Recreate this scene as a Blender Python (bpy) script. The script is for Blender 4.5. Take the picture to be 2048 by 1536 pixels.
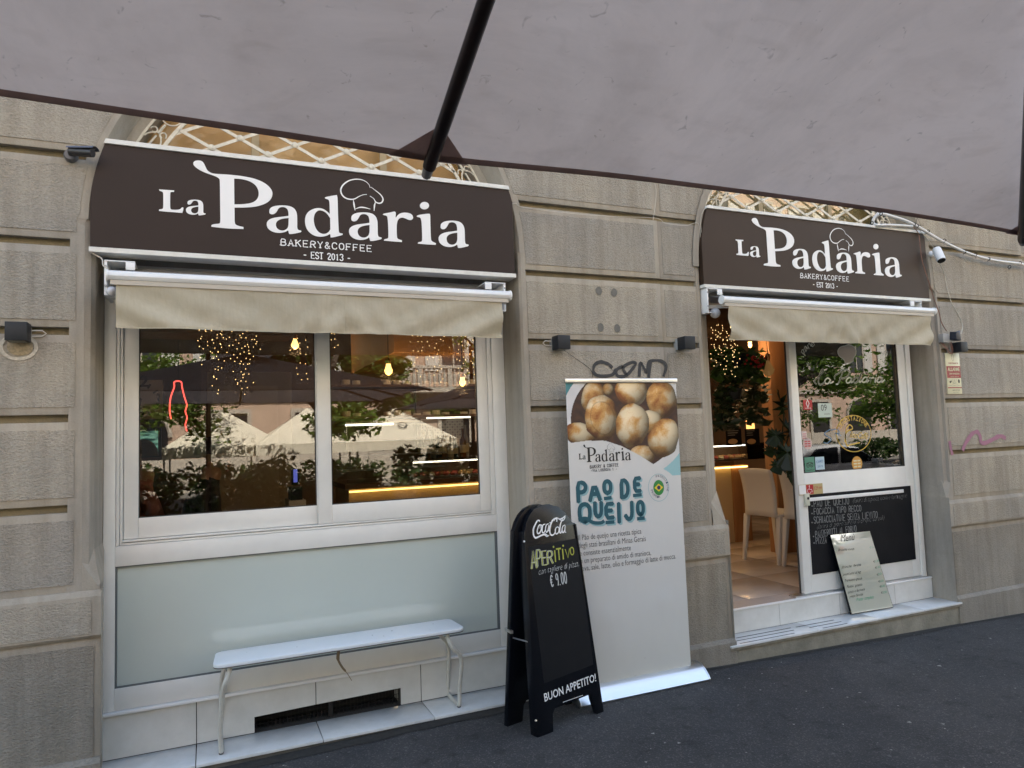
import bpy, bmesh, math, random
import numpy as np
from mathutils import Vector, Matrix, noise
from mathutils.geometry import tessellate_polygon
random.seed(7); rng = np.random.default_rng(7)
S = bpy.context.scene
for o in list(bpy.data.objects): bpy.data.objects.remove(o)
COL = S.collection
R = math.radians
# ------------------------------------------------------------------ camera
CAM = Vector((0, -3.8, 1.55))
yaw, pit, rol = R(23.47), R(4.157), R(-2.052)
FW = Vector((math.sin(yaw)*math.cos(pit), math.cos(yaw)*math.cos(pit), math.sin(pit)))
r0 = Vector((math.cos(yaw), -math.sin(yaw), 0)); u0 = r0.cross(FW)
RT = math.cos(rol)*r0 + math.sin(rol)*u0; UP = -math.sin(rol)*r0 + math.cos(rol)*u0
cd = bpy.data.cameras.new('camera'); cam = bpy.data.objects.new('camera', cd); COL.objects.link(cam)
cd.sensor_fit = 'HORIZONTAL'; cd.sensor_width = 36; cd.lens = 36*1400/2048; cd.clip_start = .02; cd.clip_end = 400
M = Matrix((RT, UP, -FW)).transposed().to_4x4(); M.translation = CAM; cam.matrix_world = M
S.camera = cam
# ------------------------------------------------------------------ sky, sun, exposure
SUN_EL, SUN_AZ = 50, 12          # the sun stands behind the bakery's own building
w = bpy.data.worlds.new('World'); S.world = w; w.use_nodes = True
nt = w.node_tree; bg = nt.nodes['Background']; sk = nt.nodes.new('ShaderNodeTexSky')
sk.sky_type = 'NISHITA'; sk.sun_disc = False; sk.sun_elevation = R(SUN_EL); sk.sun_rotation = R(SUN_AZ)
sk.air_density = 1.0; sk.dust_density = 1.5
wb = nt.nodes.new('ShaderNodeMix'); wb.data_type = 'RGBA'; wb.blend_type = 'MULTIPLY'; wb.inputs[0].default_value = 1; wb.inputs[7].default_value = (1.14, 1.0, .83, 1); nt.links.new(sk.outputs[0], wb.inputs[6]); nt.links.new(wb.outputs[2], bg.inputs[0]); bg.inputs[1].default_value = .14
sd = bpy.data.lights.new('sun', 'SUN'); sd.energy = 4.6; sd.angle = R(.5); sd.color = (1, .95, .87)
sun = bpy.data.objects.new('sun', sd); COL.objects.link(sun)
sdir = Vector((math.sin(R(SUN_AZ))*math.cos(R(SUN_EL)), math.cos(R(SUN_AZ))*math.cos(R(SUN_EL)), math.sin(R(SUN_EL))))
sun.rotation_euler = sdir.to_track_quat('Z', 'Y').to_euler(); sun.location = (0, 5, 30)
S.view_settings.view_transform = 'Standard'; S.view_settings.look = 'None'
S.view_settings.exposure = 2.5; S.view_settings.gamma = 1; S.view_settings.use_curve_mapping = False
S.cycles.max_bounces = 10; S.cycles.transparent_max_bounces = 24; S.cycles.sample_clamp_indirect = 6
S.cycles.use_denoising = True

# ------------------------------------------------------------------ measuring helpers: a point of the survey seen on a wall / floor plane
def _ray(px, py): return FW + RT*((px-1024)/1400) - UP*((py-768)/1400)
def P(px, py, y=0.0):
    d = _ray(px, py); return CAM + d*((y-CAM.y)/d.y)
def Pz(px, py, z=0.0):
    d = _ray(px, py); return CAM + d*((z-CAM.z)/d.z)
def PP(px, py, p0, n):
    d = _ray(px, py); return CAM + d*((Vector(p0)-CAM).dot(n)/d.dot(n))

# ------------------------------------------------------------------ materials
MATS = {}
def mat(name, col, rough=.6, metal=0, var=0, vscale=8, bump=0, bscale=60, spec=.5, emit=None, estr=0, col2=None, trans=0, detail=6, stretch=None, coat=0, bump2=0, b2scale=6):
    if name in MATS: return MATS[name]
    m = bpy.data.materials.new(name); m.use_nodes = True; MATS[name] = m
    n = m.node_tree; L = n.links; b = n.nodes['Principled BSDF']
    b.inputs['Base Color'].default_value = (*col, 1); b.inputs['Roughness'].default_value = rough
    b.inputs['Metallic'].default_value = metal; b.inputs['Specular IOR Level'].default_value = spec
    b.inputs['Coat Weight'].default_value = coat; b.inputs['Coat Roughness'].default_value = .04
    if trans: b.inputs['Transmission Weight'].default_value = trans
    tc = n.nodes.new('ShaderNodeTexCoord'); src = tc.outputs['Object']
    g = n.nodes.new('ShaderNodeNewGeometry'); src = g.outputs['Position']
    if stretch:
        mp = n.nodes.new('ShaderNodeMapping'); mp.inputs['Scale'].default_value = stretch; L.new(src, mp.inputs[0]); src = mp.outputs[0]
    if var or col2:
        t = n.nodes.new('ShaderNodeTexNoise'); t.inputs['Scale'].default_value = vscale; t.inputs['Detail'].default_value = detail; t.inputs['Roughness'].default_value = .65
        L.new(src, t.inputs['Vector'])
        r = n.nodes.new('ShaderNodeValToRGB'); r.color_ramp.elements[0].position = .32; r.color_ramp.elements[1].position = .68
        c2 = col2 or tuple(min(1, c*(1+var)) for c in col); c1 = col if col2 else tuple(c*(1-var) for c in col)
        r.color_ramp.elements[0].color = (*c1, 1); r.color_ramp.elements[1].color = (*c2, 1)
        L.new(t.outputs['Fac'], r.inputs[0]); L.new(r.outputs[0], b.inputs['Base Color'])
    last = None
    for st, sc in ((bump, bscale), (bump2, b2scale)):
        if st:
            t2 = n.nodes.new('ShaderNodeTexNoise'); t2.inputs['Scale'].default_value = sc; t2.inputs['Detail'].default_value = 4; L.new(src, t2.inputs['Vector'])
            bp = n.nodes.new('ShaderNodeBump'); bp.inputs['Strength'].default_value = min(1, st); bp.inputs['Distance'].default_value = .6/sc
            L.new(t2.outputs['Fac'], bp.inputs['Height'])
            if last: L.new(last.outputs[0], bp.inputs['Normal'])
            L.new(bp.outputs[0], b.inputs['Normal']); last = bp
    if emit: b.inputs['Emission Color'].default_value = (*emit, 1); b.inputs['Emission Strength'].default_value = estr
    return m
def node_mix(n, a, b, fac, mode='MIX'):
    x = n.nodes.new('ShaderNodeMix'); x.data_type = 'RGBA'; x.blend_type = mode
    for sock, v in ((0, fac), (6, a), (7, b)):
        if isinstance(v, (int, float)): x.inputs[sock].default_value = v
        elif isinstance(v, tuple): x.inputs[sock].default_value = (*v, 1)
        else: n.links.new(v, x.inputs[sock])
    return x.outputs[2]
def stucco(name, col, rough_amt, fine):
    m = bpy.data.materials.new(name); m.use_nodes = True; MATS[name] = m; n = m.node_tree; L = n.links; b = n.nodes['Principled BSDF']
    b.inputs['Roughness'].default_value = .92; b.inputs['Specular IOR Level'].default_value = .2
    g = n.nodes.new('ShaderNodeNewGeometry').outputs['Position']
    def nz(s, d=5, st=None, ro=.6):
        v = g
        if st:
            mp = n.nodes.new('ShaderNodeMapping'); mp.inputs['Scale'].default_value = st; L.new(g, mp.inputs[0]); v = mp.outputs[0]
        t = n.nodes.new('ShaderNodeTexNoise'); t.inputs['Scale'].default_value = s; t.inputs['Detail'].default_value = d; t.inputs['Roughness'].default_value = ro; L.new(v, t.inputs['Vector']); return t.outputs['Fac']
    def ramp(f, a, b_, ca, cb):
        r = n.nodes.new('ShaderNodeValToRGB'); r.color_ramp.elements[0].position = a; r.color_ramp.elements[1].position = b_
        r.color_ramp.elements[0].color = (*ca, 1); r.color_ramp.elements[1].color = (*cb, 1); L.new(f, r.inputs[0]); return r.outputs[0]
    base = ramp(nz(2.2, 7), .3, .7, tuple(c*.86 for c in col), tuple(c*1.1 for c in col))
    streak = ramp(nz(3, 6, (5, 5, .5)), .42, .72, (1, 1, 1), (.76, .75, .73))
    base = node_mix(n, base, streak, .9, 'MULTIPLY')
    warm = ramp(nz(1.1, 3), .4, .7, (1, 1, 1), (1.05, .98, .86))
    oi = n.nodes.new('ShaderNodeObjectInfo'); base = node_mix(n, base, ramp(oi.outputs['Random'], 0, 1, (.90, .90, .91), (1.08, 1.06, 1.02)), 1, 'MULTIPLY')
    blot = ramp(nz(5, 8, None, .75), .60, .74, (1, 1, 1), (.70, .68, .66)); base = node_mix(n, base, blot, .55, 'MULTIPLY')
    base = node_mix(n, base, warm, .6, 'MULTIPLY')
    grain = nz(120 if fine else 92, 3, (1, 1, 1.7))
    base = node_mix(n, base, ramp(grain, .35, .65, (.8, .79, .77), (1.08, 1.08, 1.07)), .68 if rough_amt > .5 else .3, 'MULTIPLY')
    L.new(base, b.inputs['Base Color'])
    bp = n.nodes.new('ShaderNodeBump'); bp.inputs['Strength'].default_value = rough_amt; bp.inputs['Distance'].default_value = .009 if rough_amt > .5 else .003; L.new(grain, bp.inputs['Height'])
    bp2 = n.nodes.new('ShaderNodeBump'); bp2.inputs['Strength'].default_value = .5; bp2.inputs['Distance'].default_value = .01; L.new(nz(14, 4), bp2.inputs['Height']); L.new(bp2.outputs[0], bp.inputs['Normal'])
    L.new(bp.outputs[0], b.inputs['Normal']); return m
ROUGH = stucco('rough_render', (.39, .362, .318), 1.0, False)
SMOOTH = stucco('smooth_render', (.375, .345, .30), .25, True)
PLINTH = stucco('plinth_render', (.30, .278, .245), 1.0, False)
OCHRE = mat('ochre_groove', (.26, .21, .12), .9, col2=(.15, .13, .09), vscale=7, bump=.3)
SIGNB = mat('sign_brown', (.028, .017, .014), .5, spec=.25, var=.06, vscale=3)
SIGNB2 = mat('sign_brown_faded', (.042, .025, .016), .5, spec=.25, var=.08, vscale=3)
VINYL = mat('white_vinyl', (.80, .80, .80), .35)
PVC = mat('white_frame_paint', (.74, .735, .70), .32, var=.04, vscale=5)
TRIM = mat('white_sign_trim', (.72, .71, .67), .4, col2=(.62, .60, .54), vscale=18)
TILE = mat('white_tile', (.68, .67, .63), .22, var=.05, vscale=6, col2=(.58, .57, .53))
TREAD = mat('white_tile_tread', (.70, .71, .71), .16, col2=(.60, .61, .60), vscale=9)
GROUT = mat('dark_grout', (.05, .045, .04), .9)
IRONW = mat('cream_painted_iron', (.72, .68, .58), .55, col2=(.56, .51, .41), vscale=40)
BLACK = mat('black_void', (.006, .006, .006), .8)
BOARD = mat('board_black', (.004, .005, .008), .25, spec=.3, bump=.04, bscale=300)
BOARDM = mat('board_matt_black', (.004, .005, .008), .5, spec=.18, col2=(.007, .008, .011), vscale=9)
ALU = mat('aluminium', (.70, .71, .72), .3, 1, var=.05)
ALUW = mat('white_aluminium', (.78, .78, .77), .3)
DGREY = mat('dark_grey_plastic', (.018, .020, .024), .5, spec=.3)
CAMW = mat('white_plastic', (.75, .75, .75), .35)
GREYP = mat('grey_plastic_box', (.36, .36, .35), .5)
CABLEW = mat('cream_cable', (.55, .50, .42), .5); CABLEB = mat('red_brown_cable', (.20, .09, .06), .5)
PIPE = mat('white_conduit', (.66, .66, .65), .35, var=.06, vscale=20)
WOODD = mat('dark_varnished_wood', (.018, .008, .006), .35, var=.3, vscale=6, stretch=(1, 1, 8))
HEM = mat('brown_canopy_hem', (.17, .125, .115), .8, var=.1)
RED = mat('sticker_red', (.42, .012, .02), .4); CREAM = mat('sticker_cream', (.66, .62, .42), .4); DRED = mat('sign_dark_red', (.28, .015, .02), .4)
INK = mat('black_ink', (.012, .012, .012), .5); TEAL = mat('teal_print', (.012, .085, .115), .5); LTEAL = mat('light_teal_print', (.26, .43, .46), .5)
CHALK = mat('white_chalk', (.55, .56, .55), .9); CHALKY = mat('yellow_chalk', (.40, .42, .07), .9); CHALKG = mat('grey_chalk', (.20, .205, .205), .9)
GOLD = mat('gold_lettering', (.62, .40, .06), .4); GREYL = mat('grey_green_lettering', (.50, .51, .45), .5)
GREENI = mat('green_ink', (.03, .28, .15), .5)
def fabric(name, col, trans, vs=3, wr=.3, streak=False, wrs=3.5):
    m = bpy.data.materials.new(name); m.use_nodes = True; MATS[name] = m; n = m.node_tree; L = n.links; b = n.nodes['Principled BSDF']; out = n.nodes['Material Output']
    b.inputs['Roughness'].default_value = .85; b.inputs['Specular IOR Level'].default_value = .15
    g = n.nodes.new('ShaderNodeNewGeometry').outputs['Position']
    t = n.nodes.new('ShaderNodeTexNoise'); t.inputs['Scale'].default_value = vs; t.inputs['Detail'].default_value = 8; t.inputs['Roughness'].default_value = .7; t.inputs['Distortion'].default_value = .6; L.new(g, t.inputs['Vector'])
    r = n.nodes.new('ShaderNodeValToRGB'); r.color_ramp.elements[0].position = .3; r.color_ramp.elements[1].position = .62
    r.color_ramp.elements[0].color = (*[c*(.83 if streak else .74) for c in col], 1); r.color_ramp.elements[1].color = (*col, 1); L.new(t.outputs['Fac'], r.inputs[0]); c = r.outputs[0]
    t3 = n.nodes.new('ShaderNodeTexNoise'); t3.inputs['Scale'].default_value = vs*5; t3.inputs['Detail'].default_value = 5
    mp = n.nodes.new('ShaderNodeMapping'); mp.inputs['Scale'].default_value = (6, 6, .6) if streak else (1, 2.5, 1); L.new(g, mp.inputs[0]); L.new(mp.outputs[0], t3.inputs['Vector'])
    r3 = n.nodes.new('ShaderNodeValToRGB'); r3.color_ramp.elements[0].position = .28; r3.color_ramp.elements[1].position = .45 if not streak else .6
    r3.color_ramp.elements[0].color = (.88, .86, .85, 1) if not streak else (.92, .90, .83, 1); r3.color_ramp.elements[1].color = (1, 1, 1, 1); L.new(t3.outputs['Fac'], r3.inputs[0])
    c = node_mix(n, c, r3.outputs[0], .6, 'MULTIPLY')
    if not streak:
        for sc, lo, hi, st_, dk in ((9, .56, .80, (1, 2.2, 1), .80), (38, .66, .74, (1, 1, 1), .45), (.9, .35, .65, (1, 1, 1), .88)):
            t4 = n.nodes.new('ShaderNodeTexNoise'); t4.inputs['Scale'].default_value = sc; t4.inputs['Detail'].default_value = 6; t4.inputs['Distortion'].default_value = 1.2; m4 = n.nodes.new('ShaderNodeMapping'); m4.inputs['Scale'].default_value = st_; m4.inputs['Rotation'].default_value = (0, 0, .7); L.new(g, m4.inputs[0]); L.new(m4.outputs[0], t4.inputs['Vector'])
            r4 = n.nodes.new('ShaderNodeValToRGB'); r4.color_ramp.elements[0].position = lo; r4.color_ramp.elements[1].position = hi; r4.color_ramp.elements[0].color = (1, 1, 1, 1); r4.color_ramp.elements[1].color = (dk, dk*.97, dk*.94, 1); L.new(t4.outputs['Fac'], r4.inputs[0]); c = node_mix(n, c, r4.outputs[0], .8 if sc < 2 else .5, 'MULTIPLY')
    L.new(c, b.inputs['Base Color'])
    bp = n.nodes.new('ShaderNodeBump'); bp.inputs['Strength'].default_value = wr; bp.inputs['Distance'].default_value = .04
    t2 = n.nodes.new('ShaderNodeTexNoise'); t2.inputs['Scale'].default_value = wrs; t2.inputs['Detail'].default_value = 5; L.new(g, t2.inputs['Vector']); L.new(t2.outputs['Fac'], bp.inputs['Height']); L.new(bp.outputs[0], b.inputs['Normal'])
    tr = n.nodes.new('ShaderNodeBsdfTranslucent'); L.new(c, tr.inputs[0]); mx = n.nodes.new('ShaderNodeMixShader'); mx.inputs[0].default_value = trans
    L.new(b.outputs[0], mx.inputs[1]); L.new(tr.outputs[0], mx.inputs[2]); L.new(mx.outputs[0], out.inputs[0]); return m
CANOPY = fabric('grey_taupe_canopy', (.64, .535, .465), .60, 1.6, .22)
CLOTHB = fabric('brown_hem_cloth', (.30, .215, .195), .5, 6, .2)
VALANCE = fabric('cream_awning_cloth', (.60, .54, .415), .25, 3, .35, True, 5)
AWNTOP = fabric('grey_awning_cloth', (.42, .42, .44), .2, 4, .5)
def glass(name, tint, k, base=.0):
    m = bpy.data.materials.new(name); m.use_nodes = True; n = m.node_tree; L = n.links; n.nodes.remove(n.nodes['Principled BSDF'])
    out = n.nodes['Material Output']; fr = n.nodes.new('ShaderNodeFresnel'); fr.inputs[0].default_value = 1.5
    mm = n.nodes.new('ShaderNodeMath'); mm.operation = 'MULTIPLY_ADD'; mm.inputs[1].default_value = k; mm.inputs[2].default_value = base; mm.use_clamp = True; L.new(fr.outputs[0], mm.inputs[0])
    t = n.nodes.new('ShaderNodeBsdfTransparent'); t.inputs[0].default_value = (*tint, 1); g = n.nodes.new('ShaderNodeBsdfGlossy'); g.inputs['Roughness'].default_value = .0
    mx = n.nodes.new('ShaderNodeMixShader'); L.new(mm.outputs[0], mx.inputs[0]); L.new(t.outputs[0], mx.inputs[1]); L.new(g.outputs[0], mx.inputs[2]); L.new(mx.outputs[0], out.inputs[0])
    MATS[name] = m; return m
GLASS = glass('window_glass', (.78, .77, .73), 1.9, .0)
FAINT = glass('fanlight_glass', (.97, .97, .95), .22)
CLEAR = glass('clear_glass', (.95, .96, .95), 1.0)
FROST = mat('frosted_panel', (.55, .605, .56), .03, coat=1, spec=.45, var=.02, vscale=2)
# asphalt
def asphalt():
    m = bpy.data.materials.new('asphalt'); m.use_nodes = True; n = m.node_tree; L = n.links; b = n.nodes['Principled BSDF']; MATS['asphalt'] = m
    g = n.nodes.new('ShaderNodeNewGeometry').outputs['Position']
    def nz(s, d=4):
        t = n.nodes.new('ShaderNodeTexNoise'); t.inputs['Scale'].default_value = s; t.inputs['Detail'].default_value = d; t.inputs['Roughness'].default_value = .65; L.new(g, t.inputs['Vector']); return t.outputs['Fac']
    def ramp(f, a, b_, ca, cb):
        r = n.nodes.new('ShaderNodeValToRGB'); r.color_ramp.elements[0].position = a; r.color_ramp.elements[1].position = b_
        r.color_ramp.elements[0].color = (*ca, 1); r.color_ramp.elements[1].color = (*cb, 1); L.new(f, r.inputs[0]); return r.outputs[0]
    c = ramp(nz(1.6, 6), .3, .7, (.025, .0245, .026), (.044, .043, .045))
    c = node_mix(n, c, ramp(nz(9, 5), .56, .66, (1, 1, 1), (.45, .45, .47)), .7, 'MULTIPLY')
    c = node_mix(n, c, ramp(nz(.7, 2), .48, .52, (1, 1, 1), (1.28, 1.25, 1.2)), .8, 'MULTIPLY')
    v = n.nodes.new('ShaderNodeTexVoronoi'); v.inputs['Scale'].default_value = 170; L.new(g, v.inputs['Vector'])
    sp = n.nodes.new('ShaderNodeSeparateColor'); L.new(v.outputs['Color'], sp.inputs[0])
    c = node_mix(n, c, ramp(sp.outputs[0], .80, .97, (1, 1, 1), (2.6, 2.5, 2.35)), 1, 'MULTIPLY')
    v2 = n.nodes.new('ShaderNodeTexVoronoi'); v2.inputs['Scale'].default_value = 9; L.new(g, v2.inputs['Vector'])
    sp2 = n.nodes.new('ShaderNodeSeparateColor'); L.new(v2.outputs['Color'], sp2.inputs[0])
    dot = n.nodes.new('ShaderNodeMath'); dot.operation = 'LESS_THAN'; L.new(v2.outputs['Distance'], dot.inputs[0]); dot.inputs[1].default_value = .085
    sel = n.nodes.new('ShaderNodeMath'); sel.operation = 'GREATER_THAN'; L.new(sp2.outputs[1], sel.inputs[0]); sel.inputs[1].default_value = .72
    ml = n.nodes.new('ShaderNodeMath'); ml.operation = 'MULTIPLY'; L.new(dot.outputs[0], ml.inputs[0]); L.new(sel.outputs[0], ml.inputs[1])
    ml2 = n.nodes.new('ShaderNodeMath'); ml2.operation = 'MULTIPLY'; L.new(ml.outputs[0], ml2.inputs[0]); ml2.inputs[1].default_value = .5
    c = node_mix(n, c, (.15, .145, .14), ml2.outputs[0])
    L.new(c, b.inputs['Base Color']); b.inputs['Roughness'].default_value = .82
    bp = n.nodes.new('ShaderNodeBump'); bp.inputs['Strength'].default_value = .8; bp.inputs['Distance'].default_value = .006; L.new(v.outputs['Distance'], bp.inputs['Height'])
    bp2 = n.nodes.new('ShaderNodeBump'); bp2.inputs['Strength'].default_value = .5; bp2.inputs['Distance'].default_value = .02; L.new(nz(22), bp2.inputs['Height']); L.new(bp2.outputs[0], bp.inputs['Normal'])
    L.new(bp.outputs[0], b.inputs['Normal']); return m
ASPH = asphalt()
def printed(name, rough=.45):
    m = bpy.data.materials.new(name); m.use_nodes = True; n = m.node_tree; b = n.nodes['Principled BSDF']; b.inputs['Roughness'].default_value = rough
    a = n.nodes.new('ShaderNodeVertexColor'); a.layer_name = 'print'; n.links.new(a.outputs[0], b.inputs['Base Color']); MATS[name] = m; return m

# ------------------------------------------------------------------ mesh helpers
class MB:
    def __init__(s): s.v = []; s.f = []; s.mi = []; s.cur = 0
    def add(s, vs, fs):
        k = len(s.v); s.v += [tuple(q) for q in vs]; s.f += [tuple(i+k for i in f) for f in fs]; s.mi += [s.cur]*len(fs); return s
    def box(s, x0, x1, y0, y1, z0, z1):
        if x0 > x1: x0, x1 = x1, x0
        if y0 > y1: y0, y1 = y1, y0
        if z0 > z1: z0, z1 = z1, z0
        return s.add([(x, y, z) for x in (x0, x1) for y in (y0, y1) for z in (z0, z1)], [(0, 1, 3, 2), (4, 6, 7, 5), (0, 4, 5, 1), (2, 3, 7, 6), (0, 2, 6, 4), (1, 5, 7, 3)])
    def hexa(s, b, t):   # 4 bottom, 4 top points
        return s.add(list(b)+list(t), [(3, 2, 1, 0), (4, 5, 6, 7), (0, 1, 5, 4), (1, 2, 6, 5), (2, 3, 7, 6), (3, 0, 4, 7)])
    def tube(s, pts, r, n=8, caps=True, closed=False):
        pts = [Vector(p) for p in pts]; rr = r if isinstance(r, (list, tuple)) else [r]*len(pts); vs = []; N = len(pts); up = None
        for i, p in enumerate(pts):
            a = pts[i-1] if i or closed else p; b = pts[(i+1) % N] if i < N-1 or closed else p
            t = (b-a).normalized()
            if up is None: up = t.orthogonal().normalized()
            up = (up - t*up.dot(t)).normalized(); sd_ = t.cross(up)
            vs += [p + (up*math.cos(2*math.pi*k/n) + sd_*math.sin(2*math.pi*k/n))*rr[i] for k in range(n)]
        fs = [(i*n+k, i*n+(k+1) % n, ((i+1) % N)*n+(k+1) % n, ((i+1) % N)*n+k) for i in range(N if closed else N-1) for k in range(n)]
        if caps and not closed: fs += [tuple(range(n))[::-1], tuple((N-1)*n+k for k in range(n))]
        return s.add(vs, fs)
    def prism(s, poly, d, holes=()):   # poly: 3D points of a flat outline, d: thickness vector
        loops = [list(map(Vector, poly))] + [list(map(Vector, h)) for h in holes]; d = Vector(d)
        tris = tessellate_polygon(loops); flat = [p for l in loops for p in l]; n = len(flat)
        fs = [tuple(t) for t in tris] + [tuple(i+n for i in t)[::-1] for t in tris]; k = 0
        for l in loops:
            m_ = len(l); fs += [(k+i, k+(i+1) % m_, k+(i+1) % m_+n, k+i+n) for i in range(m_)]; k += m_
        return s.add(flat+[p+d for p in flat], fs)
    def flat(s, poly, holes=()):
        loops = [list(map(Vector, poly))] + [list(map(Vector, h)) for h in holes]
        return s.add([p for l in loops for p in l], [tuple(t) for t in tessellate_polygon(loops)])
    def lathe(s, c, prof, n=16, axis='z'):
        vs = []
        for r_, h in prof:
            for k in range(n):
                a = 2*math.pi*k/n; q = (r_*math.cos(a), r_*math.sin(a), h)
                q = {'z': q, 'y': (q[0], q[2], q[1]), 'x': (q[2], q[0], q[1])}[axis]; vs.append((c[0]+q[0], c[1]+q[1], c[2]+q[2]))
        m_ = len(prof); fs = [(i*n+k, i*n+(k+1) % n, (i+1)*n+(k+1) % n, (i+1)*n+k) for i in range(m_-1) for k in range(n)]
        fs += [tuple(range(n))[::-1], tuple((m_-1)*n+k for k in range(n))]; return s.add(vs, fs)
    def ball(s, c, r, n=12):
        m_ = max(4, n//2); return s.lathe(c, [(max(1e-4, r*math.sin(math.pi*i/m_)), -r*math.cos(math.pi*i/m_)) for i in range(m_+1)], n)
    def build(s, name, m, parent=None, smooth=False, bevel=0, recalc=True, loc=None):
        me = bpy.data.meshes.new(name); me.from_pydata(s.v, [], s.f)
        ms = m if isinstance(m, (list, tuple)) else [m]
        for q in ms: me.materials.append(q)
        if len(ms) > 1: me.polygons.foreach_set('material_index', s.mi)
        if recalc:
            bm = bmesh.new(); bm.from_mesh(me); bmesh.ops.recalc_face_normals(bm, faces=bm.faces)
            if bevel: bmesh.ops.bevel(bm, geom=[e for e in bm.edges if e.calc_face_angle(0) > .5], offset=bevel, segments=2, affect='EDGES', profile=.5)
            bm.to_mesh(me); bm.free()
        if smooth or bevel:
            me.polygons.foreach_set('use_smooth', [True]*len(me.polygons)); me.set_sharp_from_angle(angle=R(38))
        o = bpy.data.objects.new(name, me); COL.objects.link(o)
        if parent is not None:
            o.parent = parent; o.matrix_parent_inverse = Matrix.Translation(-Vector(parent.location)) if not getattr(parent, 'parent', None) and parent.type == 'EMPTY' else Matrix()
        return o
def tag(o, label=None, cat=None, group=None, kind=None):
    for k, v in (('label', label), ('category', cat), ('group', group), ('kind', kind)):
        if v: o[k] = v
    return o
def thing(name, label, cat, loc=(0, 0, 0), group=None):
    o = bpy.data.objects.new(name, None); o.location = loc; o.empty_display_size = .1; COL.objects.link(o); return tag(o, label, cat, group)
def struct(name, mb, m, **k): return tag(mb.build(name, m, None, **k), kind='structure')
def child(o, parent):
    o.parent = parent; o.matrix_parent_inverse = Matrix.Translation(-Vector(parent.location)) if parent.type == 'EMPTY' else Matrix(); return o
def copy_tree(o, loc, label=None):
    c = o.copy(); COL.objects.link(c); c.location = loc
    if label: c['label'] = label
    for ch in list(o.children):
        d = ch.copy(); COL.objects.link(d); d.parent = c
        for g in list(ch.children):
            e = g.copy(); COL.objects.link(e); e.parent = d
    return c
def smooth_poly(pts, it=2, closed=True):
    for _ in range(it):
        n = len(pts); out = []
        rng_ = range(n) if closed else range(n-1)
        if not closed: out.append(pts[0])
        for i in rng_:
            a, b = pts[i], pts[(i+1) % n]
            out.append((a[0]*.75+b[0]*.25, a[1]*.75+b[1]*.25)); out.append((a[0]*.25+b[0]*.75, a[1]*.25+b[1]*.75))
        if not closed: out.append(pts[-1])
        pts = out
    return pts
def catmull(pts, k=6):
    if len(pts) < 3: return [Vector(p) for p in pts]
    q = [Vector(p) for p in pts]; q = [q[0]*2-q[1]]+q+[q[-1]*2-q[-2]]; out = []
    for i in range(1, len(q)-2):
        for j in range(k):
            t = j/k; out.append(.5*((2*q[i])+(q[i+1]-q[i-1])*t+(2*q[i-1]-5*q[i]+4*q[i+1]-q[i+2])*t*t+(3*q[i]-q[i-1]-3*q[i+1]+q[i+2])*t**3))
    out.append(q[-2]); return out
class Plane:            # a flat surface in the place; (px,py) of the survey photo or (u,v) metres on it
    def __init__(s, o, ux, n):
        s.o = Vector(o); s.n = Vector(n).normalized(); s.u = Vector(ux).normalized(); s.v = s.n.cross(s.u).normalized()*1
        if s.v.z < 0: s.v = -s.v
    def px(s, x, y, lift=0): return PP(x, y, s.o + s.n*lift, s.n)
    def uv(s, p): d = Vector(p)-s.o; return (d.dot(s.u), d.dot(s.v))
    def at(s, u, v, lift=0): return s.o + s.u*u + s.v*v + s.n*lift
def ribbon(mb, pl, pts, wd, lift=.001, thick=0):   # pts: (u,v); wd: width or list; flat brush stroke
    n = len(pts); L = []; Rr = []
    W = wd if isinstance(wd, (list, tuple)) else [wd]*n
    for i in range(n):
        a = Vector(pts[max(0, i-1)]); b = Vector(pts[min(n-1, i+1)]); t = (b-a)
        if t.length < 1e-9: t = Vector((1, 0))
        t.normalize(); nn = Vector((-t.y, t.x))*W[i]*.5; p = Vector(pts[i])
        if i == 0: p = p - t*W[i]*.3
        if i == n-1: p = p + t*W[i]*.3
        L.append(p+nn); Rr.append(p-nn)
    vs = [pl.at(p.x, p.y, lift) for p in L]+[pl.at(p.x, p.y, lift) for p in Rr]
    mb.add(vs, [(i, i+1, n+i+1, n+i) for i in range(n-1)])
def fillpoly(mb, pl, uvs, holes=(), lift=.001, thick=0):
    A = [pl.at(u, v, lift) for u, v in uvs]; H = [[pl.at(u, v, lift) for u, v in h] for h in holes]
    if thick: mb.prism(A, -pl.n*thick, H)
    else: mb.flat(A, H)
def ell(cx, cy, rx, ry, n=24, a0=0, a1=2*math.pi): return [(cx+rx*math.cos(a0+(a1-a0)*i/n), cy+ry*math.sin(a0+(a1-a0)*i/n)) for i in range(n if a1-a0 > 6.28 else n+1)]
_tc = {}
def text_mesh(body, shear=0, offset=0, space=1.0):
    key = (body, shear, offset, space)
    if key not in _tc:
        c = bpy.data.curves.new('t', 'FONT'); c.body = body; c.size = 1; c.shear = shear; c.offset = offset; c.space_character = space; c.resolution_u = 2
        o = bpy.data.objects.new('t', c); me = o.to_mesh()
        v = [(p.co.x, p.co.y) for p in me.vertices]; f = [tuple(p.vertices) for p in me.polygons]; o.to_mesh_clear(); bpy.data.objects.remove(o); bpy.data.curves.remove(c)
        _tc[key] = (v, f)
    return _tc[key]
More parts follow.
